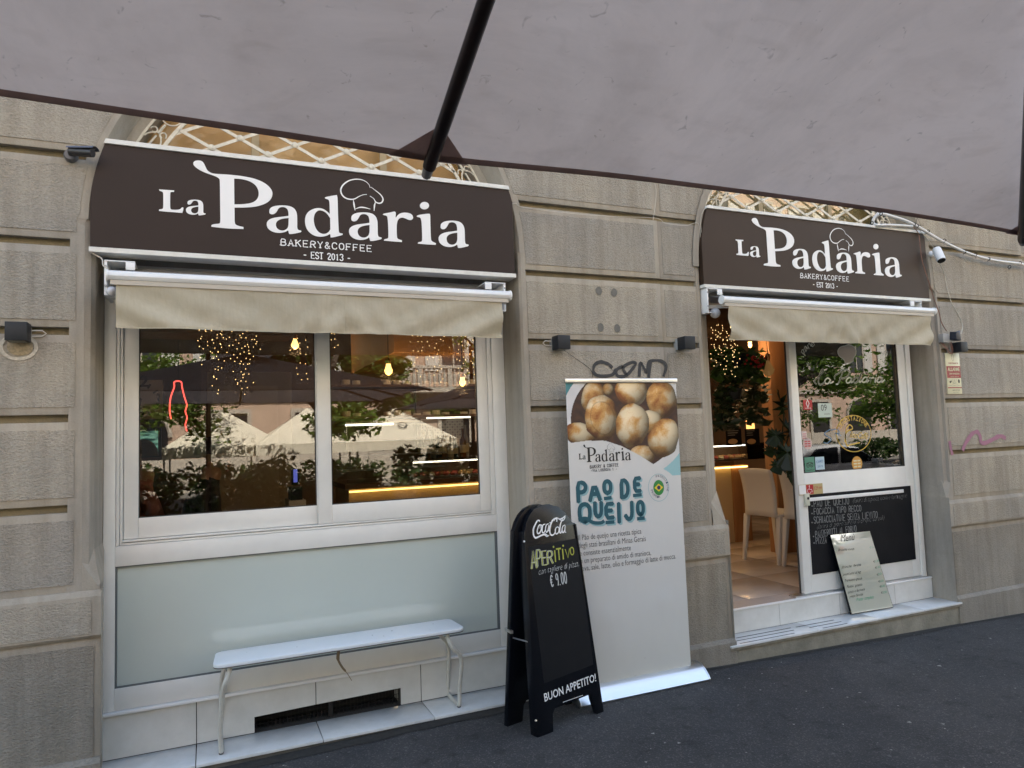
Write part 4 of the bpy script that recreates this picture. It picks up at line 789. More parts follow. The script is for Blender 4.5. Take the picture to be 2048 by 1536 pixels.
for body, a, b, h in (('PÃO DE QUEIJO', (1628, 1014), (1698, 1008), .052), ('FOCACCIA TIPO RECCO', (1628, 1029), (1722, 1022), .045), ('SCHIACCIATINE SENZA LIEVITO', (1628, 1047), (1755, 1035), .048), ('PANZEROTTI AL FORNO', (1631, 1075), (1713, 1063), .048), ('PIZZA', (1632, 1088), (1653, 1086), .045)):
    stroke_text(mb, DP, body.replace('Ã', 'A'), duv(*a), duv(*b), h, .0052, jit=.16, track=1.8, lift=.001)
    q = duv(a[0]-4, a[1]-1); fillpoly(mb, DP, ell(q[0], q[1]+.004, .006, .006, 8), lift=.001)
q = duv(1639, 1000); ribbon(mb, DP, [(q[0]-.02, q[1]), (q[0]-.008, q[1]+.008), (q[0]+.006, q[1]), (q[0]+.018, q[1]+.008)], .004, .001)
mb.build('chalk_lettering', CHALKG, cbo, recalc=False)
mb = MB()
for body, a, b, h in (('(farina di tapioca, uova e formaggio)', (1706, 1006), (1814, 995), .036), ('(farina di grano tenero o cinque cereali)', (1634, 1058), (1769, 1039), .036)):
    text(mb, DP, body, duv(*a), duv(*b), h, shear=.45, offset=-.022, lift=.001, jit=.006)
mb.build('chalk_script', CHALKG, cbo, recalc=False)
a, b = P(1613, 1000, DY-.01), P(1806, 978, DY-.01); MB().box(a.x, b.x, DY-.016, DY-.007, a.z-.012, a.z+.014).build('push_bar', ALUW, D, bevel=.002)
p = P(1611, 999, DY); MB().box(p.x-.022, p.x+.022, DY-.022, DY-.001, p.z-.045, p.z+.045).build('push_button', mat('cream_switch', (.55, .55, .45), .4), D, bevel=.004); MB().lathe((p.x+.004, DY-.023, p.z+.01), [(.011, 0), (.009, -.003)], 14, 'y').build('button', DGREY, D)
def sticker(x0, y0, x1, y1, m, nm, par, lift=.002, plane=None, th=.0008):
    pl = plane or DP; a = duv(x0, (y0+y1)/2); b = duv(x1, (y0+y1)/2); t_ = duv((x0+x1)/2, y0); u_ = duv((x0+x1)/2, y1)
    mb = MB(); fillpoly(mb, pl, [(a[0], u_[1]), (b[0], u_[1]), (b[0], t_[1]), (a[0], t_[1])], lift=lift, thick=th); return mb.build(nm, m, par), (a[0], u_[1], b[0], t_[1])
pl_, r = sticker(1597, 968, 1645, 989, mat('brass_plate', (.45, .36, .17), .35), 'notice_plate', D, .003)
s1, r1 = sticker(1612, 969.5, 1626, 988, RED, 'wheelchair_sticker', D, .0042)
s2, r2 = sticker(1597.5, 970, 1611, 989, CAMW, 'white_sticker', D, .0042)
mb = MB(); u0_, v0_, u1_, v1_ = r1; um, vm = (u0_+u1_)/2, (v0_+v1_)/2; w_ = u1_-u0_
fillpoly(mb, DP, ell(um-.005, vm+w_*.36, .005, .005, 10), lift=.005); ribbon(mb, DP, [(um-.005, vm+w_*.25), (um-.005, vm), (um+.016, vm), (um+.022, vm-w_*.3)], .004, .005); ribbon(mb, DP, [(um-.008+.018*math.cos(t), vm-.012+.018*math.sin(t)) for t in [1.9+k*.35 for k in range(13)]], .0035, .005)
mb.build('wheelchair_symbol', CAMW, D, recalc=False)
mb = MB(); text(mb, DP, '3.29 mm', (r1[2]+.008, vm-.008), (r[2]-.008, vm-.002), .026, lift=.004); mb.build('red_lettering', RED, D, recalc=False)
# glass stickers and lettering lie on the pane
GP = Plane((0, DY+.016, 0), (1, 0, 0), (0, -1, 0)); DP2 = DP; guv = lambda x, y: GP.uv(GP.px(x, y))
def z6(x, y): return (1400+x/3.657, 640+y/3.657)
def gst(x0, y0, x1, y1, m, nm, lift=.001):
    a = guv(*z6(x0, y0)); b = guv(*z6(x1, y1)); mb = MB(); fillpoly(mb, GP, [(a[0], b[1]), (b[0], b[1]), (b[0], a[1]), (a[0], a[1])], lift=lift); return mb.build(nm, m, D, recalc=False), (a[0], b[1], b[0], a[1])
mb = MB()
for (bx, pts) in ((0, [(850,470),(835,450),(850,430),(880,400),(905,370),(890,365),(875,400),(865,450),(880,475),(910,455)]), (0, [(955,440),(935,425),(915,440),(915,460),(935,465),(950,445),(950,462),(975,450)]),
    (0, [(985,430),(985,410),(1020,385),(1060,365),(1090,375),(1085,405),(1050,425),(1020,425)]), (0, [(1045,375),(1030,420),(1010,465),(995,470)]),
    (0, [(1110,430),(1090,420),(1070,440),(1075,460),(1095,455),(1108,432),(1105,458),(1125,445)]), (0, [(1160,425),(1140,420),(1125,440),(1130,458),(1150,450),(1180,385),(1165,440),(1170,455),(1185,440)]),
    (0, [(1225,425),(1205,418),(1188,440),(1192,456),(1212,450),(1225,425),(1220,455),(1235,440)]), (0, [(1240,425),(1250,425),(1245,455),(1250,430),(1268,420),(1272,428)]), (0, [(1285,425),(1278,455),(1295,440)]), (0, [(1288,408),(1290,405)]), (0, [(1330,422),(1310,418),(1298,440),(1302,456),(1322,448),(1335,420),(1328,455),(1350,438)])):
    q = catmull([guv(*z6(*p)) for p in pts], 5); q = [(v.x, v.y) for v in q]; ribbon(mb, GP, q, .011, .001)
mb.build('script_outline', GREYL, D, recalc=False)
mb2 = MB(); mb2.v = [(x, y-.0006, z) for x, y, z in mb.v]; mb2.f = list(mb.f); mb2.mi = list(mb.mi)
mb = MB(); k_ = 0
n_ = len(mb2.v)
mb3 = MB()
for pts in ([(850,470),(835,450),(850,430),(880,400),(905,370),(890,365),(875,400),(865,450),(880,475),(910,455)], [(985,430),(985,410),(1020,385),(1060,365),(1090,375),(1085,405),(1050,425),(1020,425)], [(1045,375),(1030,420),(1010,465)], [(1160,425),(1140,420),(1125,440),(1130,458),(1150,450),(1180,385),(1165,440)]):
    q = catmull([guv(*z6(*p)) for p in pts], 5); ribbon(mb3, GP, [(v.x, v.y) for v in q], .006, .0018)
mb3.build('script_core', DGREY, D, recalc=False)
# hat sticker
q = smooth_poly([guv(*z6(*p)) for p in [(1060,320),(1055,290),(1012,262),(1003,225),(1025,195),(1060,190),(1085,178),(1120,190),(1140,220),(1138,255),(1118,280),(1122,305),(1090,312)]], 2)
mb = MB(); fillpoly(mb, GP, q, lift=.001); hb = mb.build('hat_sticker', mat('taupe_sticker', (.30, .25, .22), .5), D, recalc=False)
mb = MB(); ribbon(mb, GP, q+[q[0]], .005, .0018); mb.build('hat_line', GREYL, D, recalc=False)
mb = MB()
for ch, x, y, r_ in (('p', 762, 240, 1.2), ('a', 782, 218, 1.0), ('n', 806, 200, .8), ('e', 832, 190, .7), ('e', 1278, 180, -.5), ('l', 1300, 190, -.7), ('l', 1318, 205, -.9), ('a', 1350, 245, -1.2)):
    c = Vector(guv(*z6(x, y))); d = Vector((math.cos(r_), math.sin(r_)))*.022; text(mb, GP, ch, tuple(c-d), tuple(c+d), .05, shear=.2, lift=.001)
mb.build('arc_lettering', GREYL, D, recalc=False)
# oval coffee sticker
c = guv(*z6(1125, 830)); e1 = guv(*z6(1250, 830)); ra = e1[0]-c[0]; rb = ra*.76
mb = MB(); ribbon(mb, GP, ell(c[0], c[1], ra, rb, 48)+[(c[0]+ra, c[1])], .006, .001)
for k, ch in enumerate('DEGUSTAZIONE'):
    t = R(148-k*10.6); p = Vector((c[0]+ra*.80*math.cos(t), c[1]+rb*.72*math.sin(t))); d = Vector((math.sin(t), -math.cos(t)))*(.011 if ch != 'I' else .004); text(mb, GP, ch, tuple(p-d), tuple(p+d), .034, offset=.012, lift=.001)
text(mb, GP, 'linoCaffè', (c[0]-ra*.25, c[1]-.03), (c[0]+ra*.80, c[1]-.05), .05, shear=.5, lift=.001)
q = catmull([(c[0]-ra*.55, c[1]-.06), (c[0]-ra*.4, c[1]+.04), (c[0]-ra*.2, c[1]+.07), (c[0]-ra*.05, c[1]+.04), (c[0]-ra*.35, c[1]+.02), (c[0]-ra*.5, c[1]-.02), (c[0]-ra*.45, c[1]-.09), (c[0]-ra*.2, c[1]-.085), (c[0]+ra*.3, c[1]-.075)], 6); ribbon(mb, GP, [(v.x, v.y) for v in q], .009, .0011)
mb.build('gold_oval_lettering', GOLD, D, recalc=False)
s_, r = gst(752, 585, 822, 655, RED, 'red_sticker'); mb = MB(); um = (r[0]+r[2])/2; vm = (r[1]+r[3])/2+.01; ribbon(mb, GP, [(um, vm-.03), (um-.016, vm), (um, vm+.028), (um+.014, vm), (um, vm-.03)], .008, .0018); text(mb, GP, 'LAVAZZA'[:0] or 'visa', (r[0]+.015, r[1]+.006), (r[2]-.012, r[1]+.006), .014, lift=.0018); mb.build('red_sticker_print', CAMW, D, recalc=False)
s_, r = gst(860, 610, 968, 710, mat('pale_green_notice', (.50, .58, .52), .5), 'opening_hours_notice'); mb = MB(); text(mb, GP, '09', (r[0]+.03, r[1]+.05), (r[0]+.09, r[1]+.05), .05, lift=.0018); text(mb, GP, 'orario', (r[0]+.06, r[1]+.02), (r[0]+.12, r[1]+.02), .014, lift=.0018); mb.build('notice_print', INK, D, recalc=False)
MB.flat
s_, r = gst(762, 1005, 842, 1120, mat('review_green', (.08, .24, .16), .5), 'green_review_sticker'); mb = MB(); um = (r[0]+r[2])/2; vm = (r[1]+r[3])/2
for s in (-1, 1): ribbon(mb, GP, ell(um+s*.018, vm, .014, .014, 16)+[(um+s*.018+.014, vm)], .005, .0018); fillpoly(mb, GP, ell(um+s*.018, vm, .005, .005, 8), lift=.0018)
ribbon(mb, GP, [(um-.035, vm+.014), (um, vm+.024), (um+.035, vm+.014)], .004, .0018); text(mb, GP, 'tripadvisor', (r[0]+.008, r[1]+.02), (r[2]-.008, r[1]+.022), .012, lift=.0018); mb.build('owl_print', INK, D, recalc=False)
s_, r = gst(840, 1003, 912, 1092, mat('pale_blue_sticker', (.42, .55, .62), .5), 'blue_sticker'); mb = MB(); text(mb, GP, 'CARD', (r[0]+.01, r[1]+.05), (r[2]-.01, r[1]+.055), .018, lift=.0018); text(mb, GP, '2019', (r[0]+.02, r[1]+.018), (r[2]-.02, r[1]+.018), .014, lift=.0018); mb.build('blue_sticker_print', mat('blue_ink', (.03, .12, .30), .5), D, recalc=False)
s_, r = gst(742, 815, 782, 872, mat('pink_white_sticker', (.62, .52, .50), .5), 'small_notice'); mb = MB(); [ribbon(mb, GP, [(r[0]+.008, r[3]-.02-k*.016), (r[2]-.008, r[3]-.02-k*.016)], .005, .0018) for k in range(3)]; mb.build('notice_lines', RED, D, recalc=False)
for nm, cx_, cy_, rr, m1 in (('round_red_sticker', 785, 905, 32, mat('pale_rose', (.55, .42, .40), .5)), ('round_orange_sticker', 1148, 1050, 38, mat('orange_gold', (.60, .30, .05), .4))):
    c = guv(*z6(cx_, cy_)); e1 = guv(*z6(cx_+rr, cy_)); ra = e1[0]-c[0]; mb = MB(); fillpoly(mb, GP, ell(c[0], c[1], ra, ra*1.0, 24), lift=.001); mb.build(nm, m1, D, recalc=False)
    mb = MB(); [ribbon(mb, GP, [(c[0]-ra*.6, c[1]+k*ra*.4), (c[0]-ra*.1, c[1]+k*ra*.4)], ra*.2, .0018) for k in (-1, 0, 1)]; [ribbon(mb, GP, [(c[0]+ra*.15, c[1]+k*ra*.4), (c[0]+ra*.6, c[1]+k*ra*.4)], ra*.2, .0018) for k in (-1, 0, 1)]; mb.build('sticker_print', RED if 'red' in nm else CREAM, D, recalc=False)
mb = MB(); q = catmull([guv(*z6(*p)) for p in [(950,800),(910,830),(930,850),(960,870),(930,900),(905,895)]], 5); ribbon(mb, GP, [(v.x, v.y) for v in q], .007, .001); q = catmull([guv(*z6(*p)) for p in [(960,805),(1000,800),(1020,825),(990,830),(1030,845)]], 5); ribbon(mb, GP, [(v.x, v.y) for v in q], .007, .001); mb.build('blue_scribble', mat('blue_marker', (.10, .20, .32), .5), D, recalc=False)

# ------------------------------------------------------------------ bench
BZ = .50
Bn = thing('bench', 'narrow white bench with bent tube legs under the shop window', 'bench', (.65, .07, .03))
x0, x1, y0, y1 = .018, 1.287, -.055, .190
q = []; 
for cx_, cy_, a0 in ((x1-.05, y1-.05, 0), (x0+.05, y1-.05, 90), (x0+.04, y0+.04, 180), (x1-.04, y0+.04, 270)): q += [(cx_+.045*math.cos(R(a0+k*18)), cy_+.045*math.sin(R(a0+k*18)), BZ-.018) for k in range(6)]
sb = MB().prism(q, (0, 0, .016)).build('seat', mat('white_laminate', (.72, .75, .77), .28, var=.02), Bn, bevel=.0015)
MB().prism([(x, y, BZ-.0225) for x, y, z in q], (0, 0, .004)).build('seat_edge', mat('grey_edge_band', (.12, .11, .10), .6), Bn)
mb = MB()
for u_, v_, r_ in ((.62, .5, .004), (.66, .3, .003), (.71, .62, .0045), (.31, .45, .003), (.90, .7, .003), (.86, .25, .002), (.12, .6, .002)): mb.add([(x0+(x1-x0)*u_+r_*math.cos(k)*(1+.3*(k % 2)), y0+(y1-y0)*v_+r_*math.sin(k), BZ-.0012) for k in range(6)], [tuple(range(6))])
mb.build('scuff_mark', mat('scuff', (.20, .19, .18), .8), Bn, recalc=False)
mb = MB(); mb.box(x0+.06, x1-.06, .02, .045, BZ-.045, BZ-.023); mb.box(x0+.06, x1-.06, .11, .135, BZ-.045, BZ-.023); mb.build('under_rail', mat('bench_paint', (.62, .60, .53), .4), Bn)
BP = mat('bench_paint_chipped', (.60, .585, .53), .4, col2=(.52, .50, .44), vscale=30)
for xa, xt in ((.048, .085), (1.286, 1.20)):
    s = 1 if xa < .5 else -1
    pts = [(xt, y0+.035, BZ-.024), (xt, y0+.03, BZ-.05), (xt-s*.02, y0+.02, BZ-.10), (xa+s*.004, .0, BZ-.18), (xa, .055, .14), (xa, .062, .065), (xa, .075, .045), (xa, .105, .041), (xa, .24, .041), (xa, .268, .05), (xa, .27, .08), (xa+s*.005, .225, BZ-.18), (xt-s*.02, .165, BZ-.09), (xt, .15, BZ-.05), (xt, .145, BZ-.024)]
    if xa < .5: pts[4] = (xa-.005, .045, .14)
    MB().tube(catmull(pts, 5), .0115, 10).build('leg', BP, Bn, smooth=True)
    mb = MB(); mb.box(xt-.02, xt+.02, -.02, .14, BZ-.032, BZ-.0235); mb.build('mount_plate', BP, Bn)
    for yy in (.075,): MB().lathe((xa, yy, .031), [(.010, 0), (.012, .008)], 10).build('foot', mat('grey_rubber', (.10, .10, .10), .7), Bn)
T = tag(MB().tube(catmull([(P(678, 1302, .04).x, .04, BZ-.045), (P(676, 1318, .04).x, .04, .41), (P(684, 1332, .04).x, .045, .365), (P(694, 1345, .04).x, .04, .33), (P(703, 1358, .04).x, .035, .29)], 5), [.009]*6+[.006]*8+[.002]*7, 5).build('tape_strip', mat('brown_tape', (.20, .15, .09), .6), None), 'twisted strip of brown tape dangling under the middle of the bench', 'tape')

# ------------------------------------------------------------------ A-frame chalkboard
A = thing('pavement_chalkboard', 'black arched A-frame chalkboard with aperitivo offer on the pavement', 'chalkboard', (1.75, -.3, 0))
gA = gz(1.7, -.35)
BL, BR, TL, TR = Pz(1076, 1475, gA), Pz(1206, 1424, gA), P(1049, 1063, -.345), P(1151, 1048, -.255)
nrm = (BR-BL).cross(TL-BL).normalized()
if nrm.y > 0: nrm = -nrm
AF = Plane(BL, BR-BL, nrm); auv = lambda p: AF.uv(p)
bl, br, tl, tr = auv(BL), auv(BR), auv(TL), auv(TR); tr = AF.uv(AF.px(1151, 1048)); tl = AF.uv(AF.px(1049, 1063))
def apx(x, y): return AF.uv(AF.px(x, y))
def z2(x, y): return apx(980+x/2.953, 980+y/2.953)
def z8(x, y): return apx(1000+x/5.909, 940+y/5.909)
legw = .085
def lerp(a, b, t): return (a[0]+(b[0]-a[0])*t, a[1]+(b[1]-a[1])*t)
arch = [z2(*p) for p in [(505, 215), (503, 196), (485, 190), (468, 165), (440, 130), (400, 98), (350, 84), (300, 90), (260, 112), (232, 150), (215, 195), (208, 235), (203, 250)]]
innR = z2(598, 1205); innL = z2(372, 1275); lR = z2(640, 1322); lL2 = z2(375, 1450)
outline = [bl, lerp(bl, lL2, 1), z2(372, 1320), z2(385, 1290), innR, z2(605, 1240), (lR[0]-.01, 0.0), br] + [tr] + arch[1:-1] + [tl]
mb = MB(); fillpoly(mb, AF, outline, thick=.03); fr = mb.build('front_panel', BOARD, A, bevel=.003)
pan = [z2(225, 335), z2(512, 285), z2(610, 1030), z2(318, 1142)]
mb = MB(); fillpoly(mb, AF, pan, lift=.0015, thick=.0012); mb.build('writing_panel', BOARDM, A)
# rear panel
sh = AF.px(1151, 1048)-AF.px(1049, 1063)
Rf = Pz(1008, 1451, gA); rt = TL + Vector((-.018, .075, .0)); ln = (BR-BL)
RB = [Rf, Rf+ln*1.0, TR+Vector((-.018, .075, 0)), rt]; rn = (RB[1]-RB[0]).cross(RB[3]-RB[0]).normalized(); rn = rn if rn.y > 0 else -rn
RPn = Plane(Rf, ln, rn); ro = []
L_ = ln.length
def rfit(uv):   # front outline shape laid on the rear panel
    f = uv[1]/tl[1]; return (uv[0]*1.0, uv[1]*(rt-Rf).length/Vector(tl).length)
mb = MB(); fillpoly(mb, RPn, [rfit(p) for p in outline], thick=.03); mb.build('rear_panel', BOARD, A, bevel=.003)
# side cheeks of the two leg frames
mb = MB()
for P0, P1, n_ in ((BL, TL, nrm), (BR, TR, nrm)):
    d = (BR-BL).normalized()*.010; e = -n_*.055; mb.hexa([P0+n_*.0-d*.3, P0+d-d*.3, P0+d+e-d*.3, P0+e-d*.3], [P1-d*.3, P1+d-d*.3, P1+d+e-d*.3, P1+e-d*.3])
mb.build('side_rail', BOARD, A, bevel=.002)
mb = MB(); mb.box(1.46, 1.475, -.30, -.22, .50, .515); a = BL.lerp(TL, .45); b = Rf.lerp(rt, .45); mb.tube([a-nrm*.03, b-nrm*.0], .004, 6); mb.build('stay', ALU, A)
a = z2(165, 272)
mb = MB()
for p in ((BL.lerp(TL, .95)), (BL.lerp(TL, .08))): mb.ball(p+nrm*.0-Vector((.006, 0, 0)), .006, 8)
mb.build('screw', ALU, A)
mb = MB()       # cola script on the header
W8 = abs(z8(20, 600)[0]-z8(0, 600)[0])/20
COCA = [([(465,610),(460,596),(440,600),(415,640),(392,700),(395,770),(415,800),(440,795),(480,775),(520,765),(550,785),(575,772)], 15), ([(490,650),(462,650),(440,700),(440,745),(465,745),(485,700),(490,660),(475,655),(470,690)], 12), ([(530,640),(505,650),(495,700),(500,740),(520,735),(535,700)], 12), ([(570,635),(545,650),(535,700),(545,735),(565,710),(575,650),(572,715),(585,720)], 11),
  ([(582,625),(592,622)], 9), ([(668,610),(668,580),(645,575),(610,610),(585,690),(590,750),(615,772),(645,745),(655,700)], 15), ([(635,600),(660,565),(700,580),(735,570),(768,545),(750,590),(720,595),(680,572)], 11), ([(680,670),(655,690),(650,740),(668,755),(690,730),(695,690),(680,670)], 11), ([(735,580),(712,640),(702,720),(712,745),(730,720)], 13), ([(765,650),(740,665),(730,710),(740,740),(760,715),(770,655),(765,730),(778,735)], 11), ([(560,775),(530,755),(500,765)], 10)]
for pts, wd in COCA:
    q = catmull([z8(*p) for p in pts], 5); n = len(q); ribbon(mb, AF, [(v.x, v.y) for v in q], [wd*W8*(.45+.75*abs(math.sin(2.6*k/n+.4))) for k in range(n)], .002+random.random()*.0003)
mb.build('script_logo', VINYL, A, recalc=False)
mb = MB(); mbw = MB()
for ch, x, y, x2, h in zip('APERITIVO', (370, 437, 500, 562, 645, 672, 735, 775, 832), (1165, 1140, 1125, 1110, 1082, 1062, 1052, 1042, 1005), (430, 485, 548, 620, 662, 722, 755, 825, 870), (205, 195, 165, 150, 130, 130, 115, 105, 90)):
    a = z8(x, y); b = z8(x2, y-(x2-x)*.16); hh = abs(z8(x, y-h)[1]-a[1])
    stroke_text(mb, AF, ch, a, b, hh, .0085 if ch not in 'VO' or x < 700 else .006, track=.2, lift=.003)
    if x < 640:
        for s in (-.006, .006): stroke_text(mbw, AF, ch, (a[0]+s, a[1]), (b[0]+s, b[1]), hh*1.03, .0022, track=.2, lift=.0036)
for x, y in ((628, 908), (742, 895)): c = z8(x, y); fillpoly(mb, AF, ell(c[0], c[1], .006, .006, 8), lift=.003)
mb.build('yellow_lettering', CHALKY, A, recalc=False)
mb = mbw; text(mb, AF, 'con tagliere di pizza,', z8(455, 1238), z8(930, 1135), .034, shear=.35, offset=-.018, lift=.003, jit=.004)
stroke_text(mb, AF, '€ 9.00', z8(600, 1385), z8(788, 1335), .062, .006, jit=.12, lift=.003); mb.build('white_chalk', CHALK, A, recalc=False)
mb = MB(); text(mb, AF, 'BUON APPETITO!', z2(322, 1250), z2(626, 1128), .040, offset=.012, lift=.002); ribbon(mb, AF, [z2(430, 1253), z2(546, 1212)], .0025, .002); mb.build('white_lettering', VINYL, A, recalc=False)

# ------------------------------------------------------------------ roll-up banner
BY = -.135; Bb = thing('roll_up_banner', 'tall white roll-up banner for cheese bread behind the A-frame board', 'banner', (2.35, BY, 0))
bx0, bx1 = P(1131, 765, BY).x, P(1347, 757, BY).x; bz1 = P(1346, 764, BY).z; bz0 = .085; xb1 = P(1386, 1334, BY).x; bx1 = (bx1+xb1)/2
BPl = Plane((bx0, BY, bz0), (1, 0, 0), (0, -1, 0)); buv = lambda x, y: BPl.uv(BPl.px(x, y)); z9 = lambda x, y: (980+x/3.339, 740+y/3.339)
WB, HB = bx1-bx0, bz1-bz0
def wrinkle(u, v): return .006*math.sin(v*2.2+.5)*math.sin(math.pi*u/WB) + .0022*noise.noise(Vector((u*5, v*3, 2))) + .0012*noise.noise(Vector((u*17, v*9, 5)))*max(0, 1-v) + (.004*math.exp(-((u-.62)**2+(v-.42)**2)*260)) + (.003*math.exp(-((u-.2)**2+(v-.38)**2)*200))
def wat(u, v, lift=0): return Vector((bx0+u, BY-wrinkle(u, v)-lift, bz0+v))
BPl.at = lambda u, v, lift=0: wat(u, v, lift)
balls = [(690,185,80,112,.1,.55),(1145,195,100,122,-.2,.75),(945,135,105,112,0,1.0),(600,430,105,78,.3,.45),(1070,350,85,80,0,.7),(1020,565,85,62,0,.6),(790,130,38,42,0,.2),(1160,455,98,135,.35,.85),(745,320,112,155,-.08,.8),(950,370,112,147,.05,.9)]
def photo(x, y):    # the printed picture: x,y in the banner drawing's own units
    f = lambda s, a=0: noise.noise(Vector((x*s, y*s, a)))
    curve = float(np.interp(x, [490, 560, 650, 770, 880, 1000, 1100, 1180, 1270], [500, 484, 472, 472, 508, 570, 635, 672, 748]))
    if y > curve:
        c = .60+.012*f(.02, 4); return (c, c*.985, c*.945)
    for bx_, by_, rx, ry, rot, br_ in reversed(balls):
        dx, dy = x-bx_, y-by_; c_, s_ = math.cos(rot), math.sin(rot); px_, py_ = (dx*c_+dy*s_)/rx, (-dx*s_+dy*c_)/ry; d2 = px_*px_+py_*py_
        d2 *= 1+.22*f(.012, bx_)
        if d2 < 1:
            nz_ = math.sqrt(max(0, 1-min(1, d2))); sh_ = .12+.95*max(0, (-px_*.32-py_*.42+nz_*.78))**1.3; sh_ *= .55+.5*br_
            b1 = .9*f(.009, bx_*.37)+.30*f(.026, bx_)+.12*f(.10, 2)-.04+.22*max(0, py_)+d2*d2*.18
            t = min(1, max(0, (b1+.16)*1.45)); cr = Vector((.93, .75, .48)); gd = Vector((.72, .38, .11)); bn = Vector((.36, .11, .02)); col = (cr.lerp(gd, t*2) if t < .5 else gd.lerp(bn, t*2-1))*sh_*.98
            if abs(d2**.5-.70-.1*px_) < .03 and br_ == .8: col *= .72
            if br_ == 1.0 and abs(d2**.5-.86) < .03 and px_ < .2: col *= .78
            return tuple(max(0, min(1, c)) for c in col)
    # dish and table
    d = math.hypot((x-905)/405, (y-330)/385)
    if d > 1.06: return (.05, .20, .22) if x < 800 else ((.20, .40, .40) if x > 1100 and y < 200 else (.28, .48, .50))
    if d > .90: c = .62+.1*f(.01); return (c, c*.98, c*.98) if x < 700 else (c*.95, c*.93, c*.90)
    return (.045+.03*f(.03), .018+.01*f(.03), .012)
nu, nv = 130, 76; vs, cols = [], []; vtop = buv(*z9(620, 745))[1]
inv = []
def grid_part(name, v0, v1, nv, fcol, m):
    vs, cl = [], []
    for j in range(nv+1):
        for i in range(nu+1):
            u = WB*i/nu; v = v0+(v1-v0)*j/nv; vs.append(wat(u, v))
            d = Vector((bx0+u, BY, bz0+v))-CAM; k = 1400/d.dot(FW); X = 1024+d.dot(RT)*k; Y = 768-d.dot(UP)*k
            cl.append(fcol((X-980)*3.339, (Y-740)*3.339, u, v))
    mb = MB(); mb.add(vs, [(j*(nu+1)+i, j*(nu+1)+i+1, (j+1)*(nu+1)+i+1, (j+1)*(nu+1)+i) for j in range(nv) for i in range(nu)])
    o = mb.build(name, m, Bb, smooth=True, recalc=False); ca = o.data.color_attributes.new('print', 'FLOAT_COLOR', 'POINT'); ca.data.foreach_set('color', [c for q in cl for c in (*q[:3], 1)]); return o
PRN = printed('printed_banner', .42)
nu = 230; grid_part('printed_picture', vtop, HB, 200, lambda x, y, u, v: photo(x, y), PRN)
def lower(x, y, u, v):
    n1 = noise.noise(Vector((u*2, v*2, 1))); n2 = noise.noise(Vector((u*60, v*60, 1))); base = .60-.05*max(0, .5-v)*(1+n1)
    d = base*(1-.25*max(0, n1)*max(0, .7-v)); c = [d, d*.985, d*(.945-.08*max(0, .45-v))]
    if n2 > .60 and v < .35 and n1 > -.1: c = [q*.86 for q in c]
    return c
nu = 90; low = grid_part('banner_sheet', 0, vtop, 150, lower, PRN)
MB().box(bx0-.008, bx1+.006, BY-.010, BY+.012, bz1-.004, bz1+.022).build('top_rail', ALU, Bb, bevel=.003)
gB = gz(2.4, -.15)
mb = MB(); prof = [(-.215, 0), (-.222, .012), (-.21, .03), (-.17, .066), (-.14, .082), (-.10, .084), (-.055, .06), (-.04, .0)]; xa, xz = P(1160, 1405, -.2).x, P(1408, 1352, -.17).x
mb.prism([(xa, y, gB+z) for y, z in prof], (xz-xa, 0, 0)); mb.build('base_housing', mat('brushed_silver', (.74, .75, .76), .33, 1), Bb, smooth=True)
for x in (xa-.008, xz): MB().prism([(x, y*1.0-(.003 if y < -.15 else -.003), gB+z*1.04) for y, z in prof], (.008, 0, 0)).build('end_cap', ALU, Bb, bevel=.002)
MB().tube([((bx0+bx1)/2, BY+.03, gB+.05), ((bx0+bx1)/2, BY+.02, bz1)], .008, 8).build('support_pole', ALU, Bb)
mb = MB(); Tm = []
f2 = lambda p: buv(*z9(*p))
s5 = abs(f2((700, 560))[0]-f2((600, 560))[0])/100; A5 = [f2((570, 590)), f2((937, 600)), f2((640, 500)), f2((690, 625))]; A6 = [uvP(318, 430), uvP(936, 493), uvP(395, 322), uvP(482, 458)]
ku, cu = np.polyfit([a[0] for a in A6], [a[0] for a in A5], 1); kv, cv = np.polyfit([a[1] for a in A6], [a[1] for a in A5], 1); xf = lambda p: (ku*p[0]+cu, kv*p[1]+cv)
for nm, o_, h in LOGO: fillpoly(mb, BPl, [xf(p) for p in o_], [[xf(p) for p in q] for q in h], lift=.0015)
for q, wd in HATU: ribbon(mb, BPl, [xf(p) for p in q], [a*ku*.9 for a in wd], .0018)
mb.build('black_logo', INK, Bb, recalc=False)
mb = MB(); stroke_text(mb, BPl, 'BAKERY & COFFEE', f2((668, 657)), f2((857, 643)), .018, .0032, serif=.9, track=2, lift=.0012); stroke_text(mb, BPl, '-VIA LOSSONA 16-', f2((675, 680)), f2((848, 668)), .014, .0026, serif=.9, track=1.8, lift=.0012); mb.build('small_lettering', INK, Bb, recalc=False)
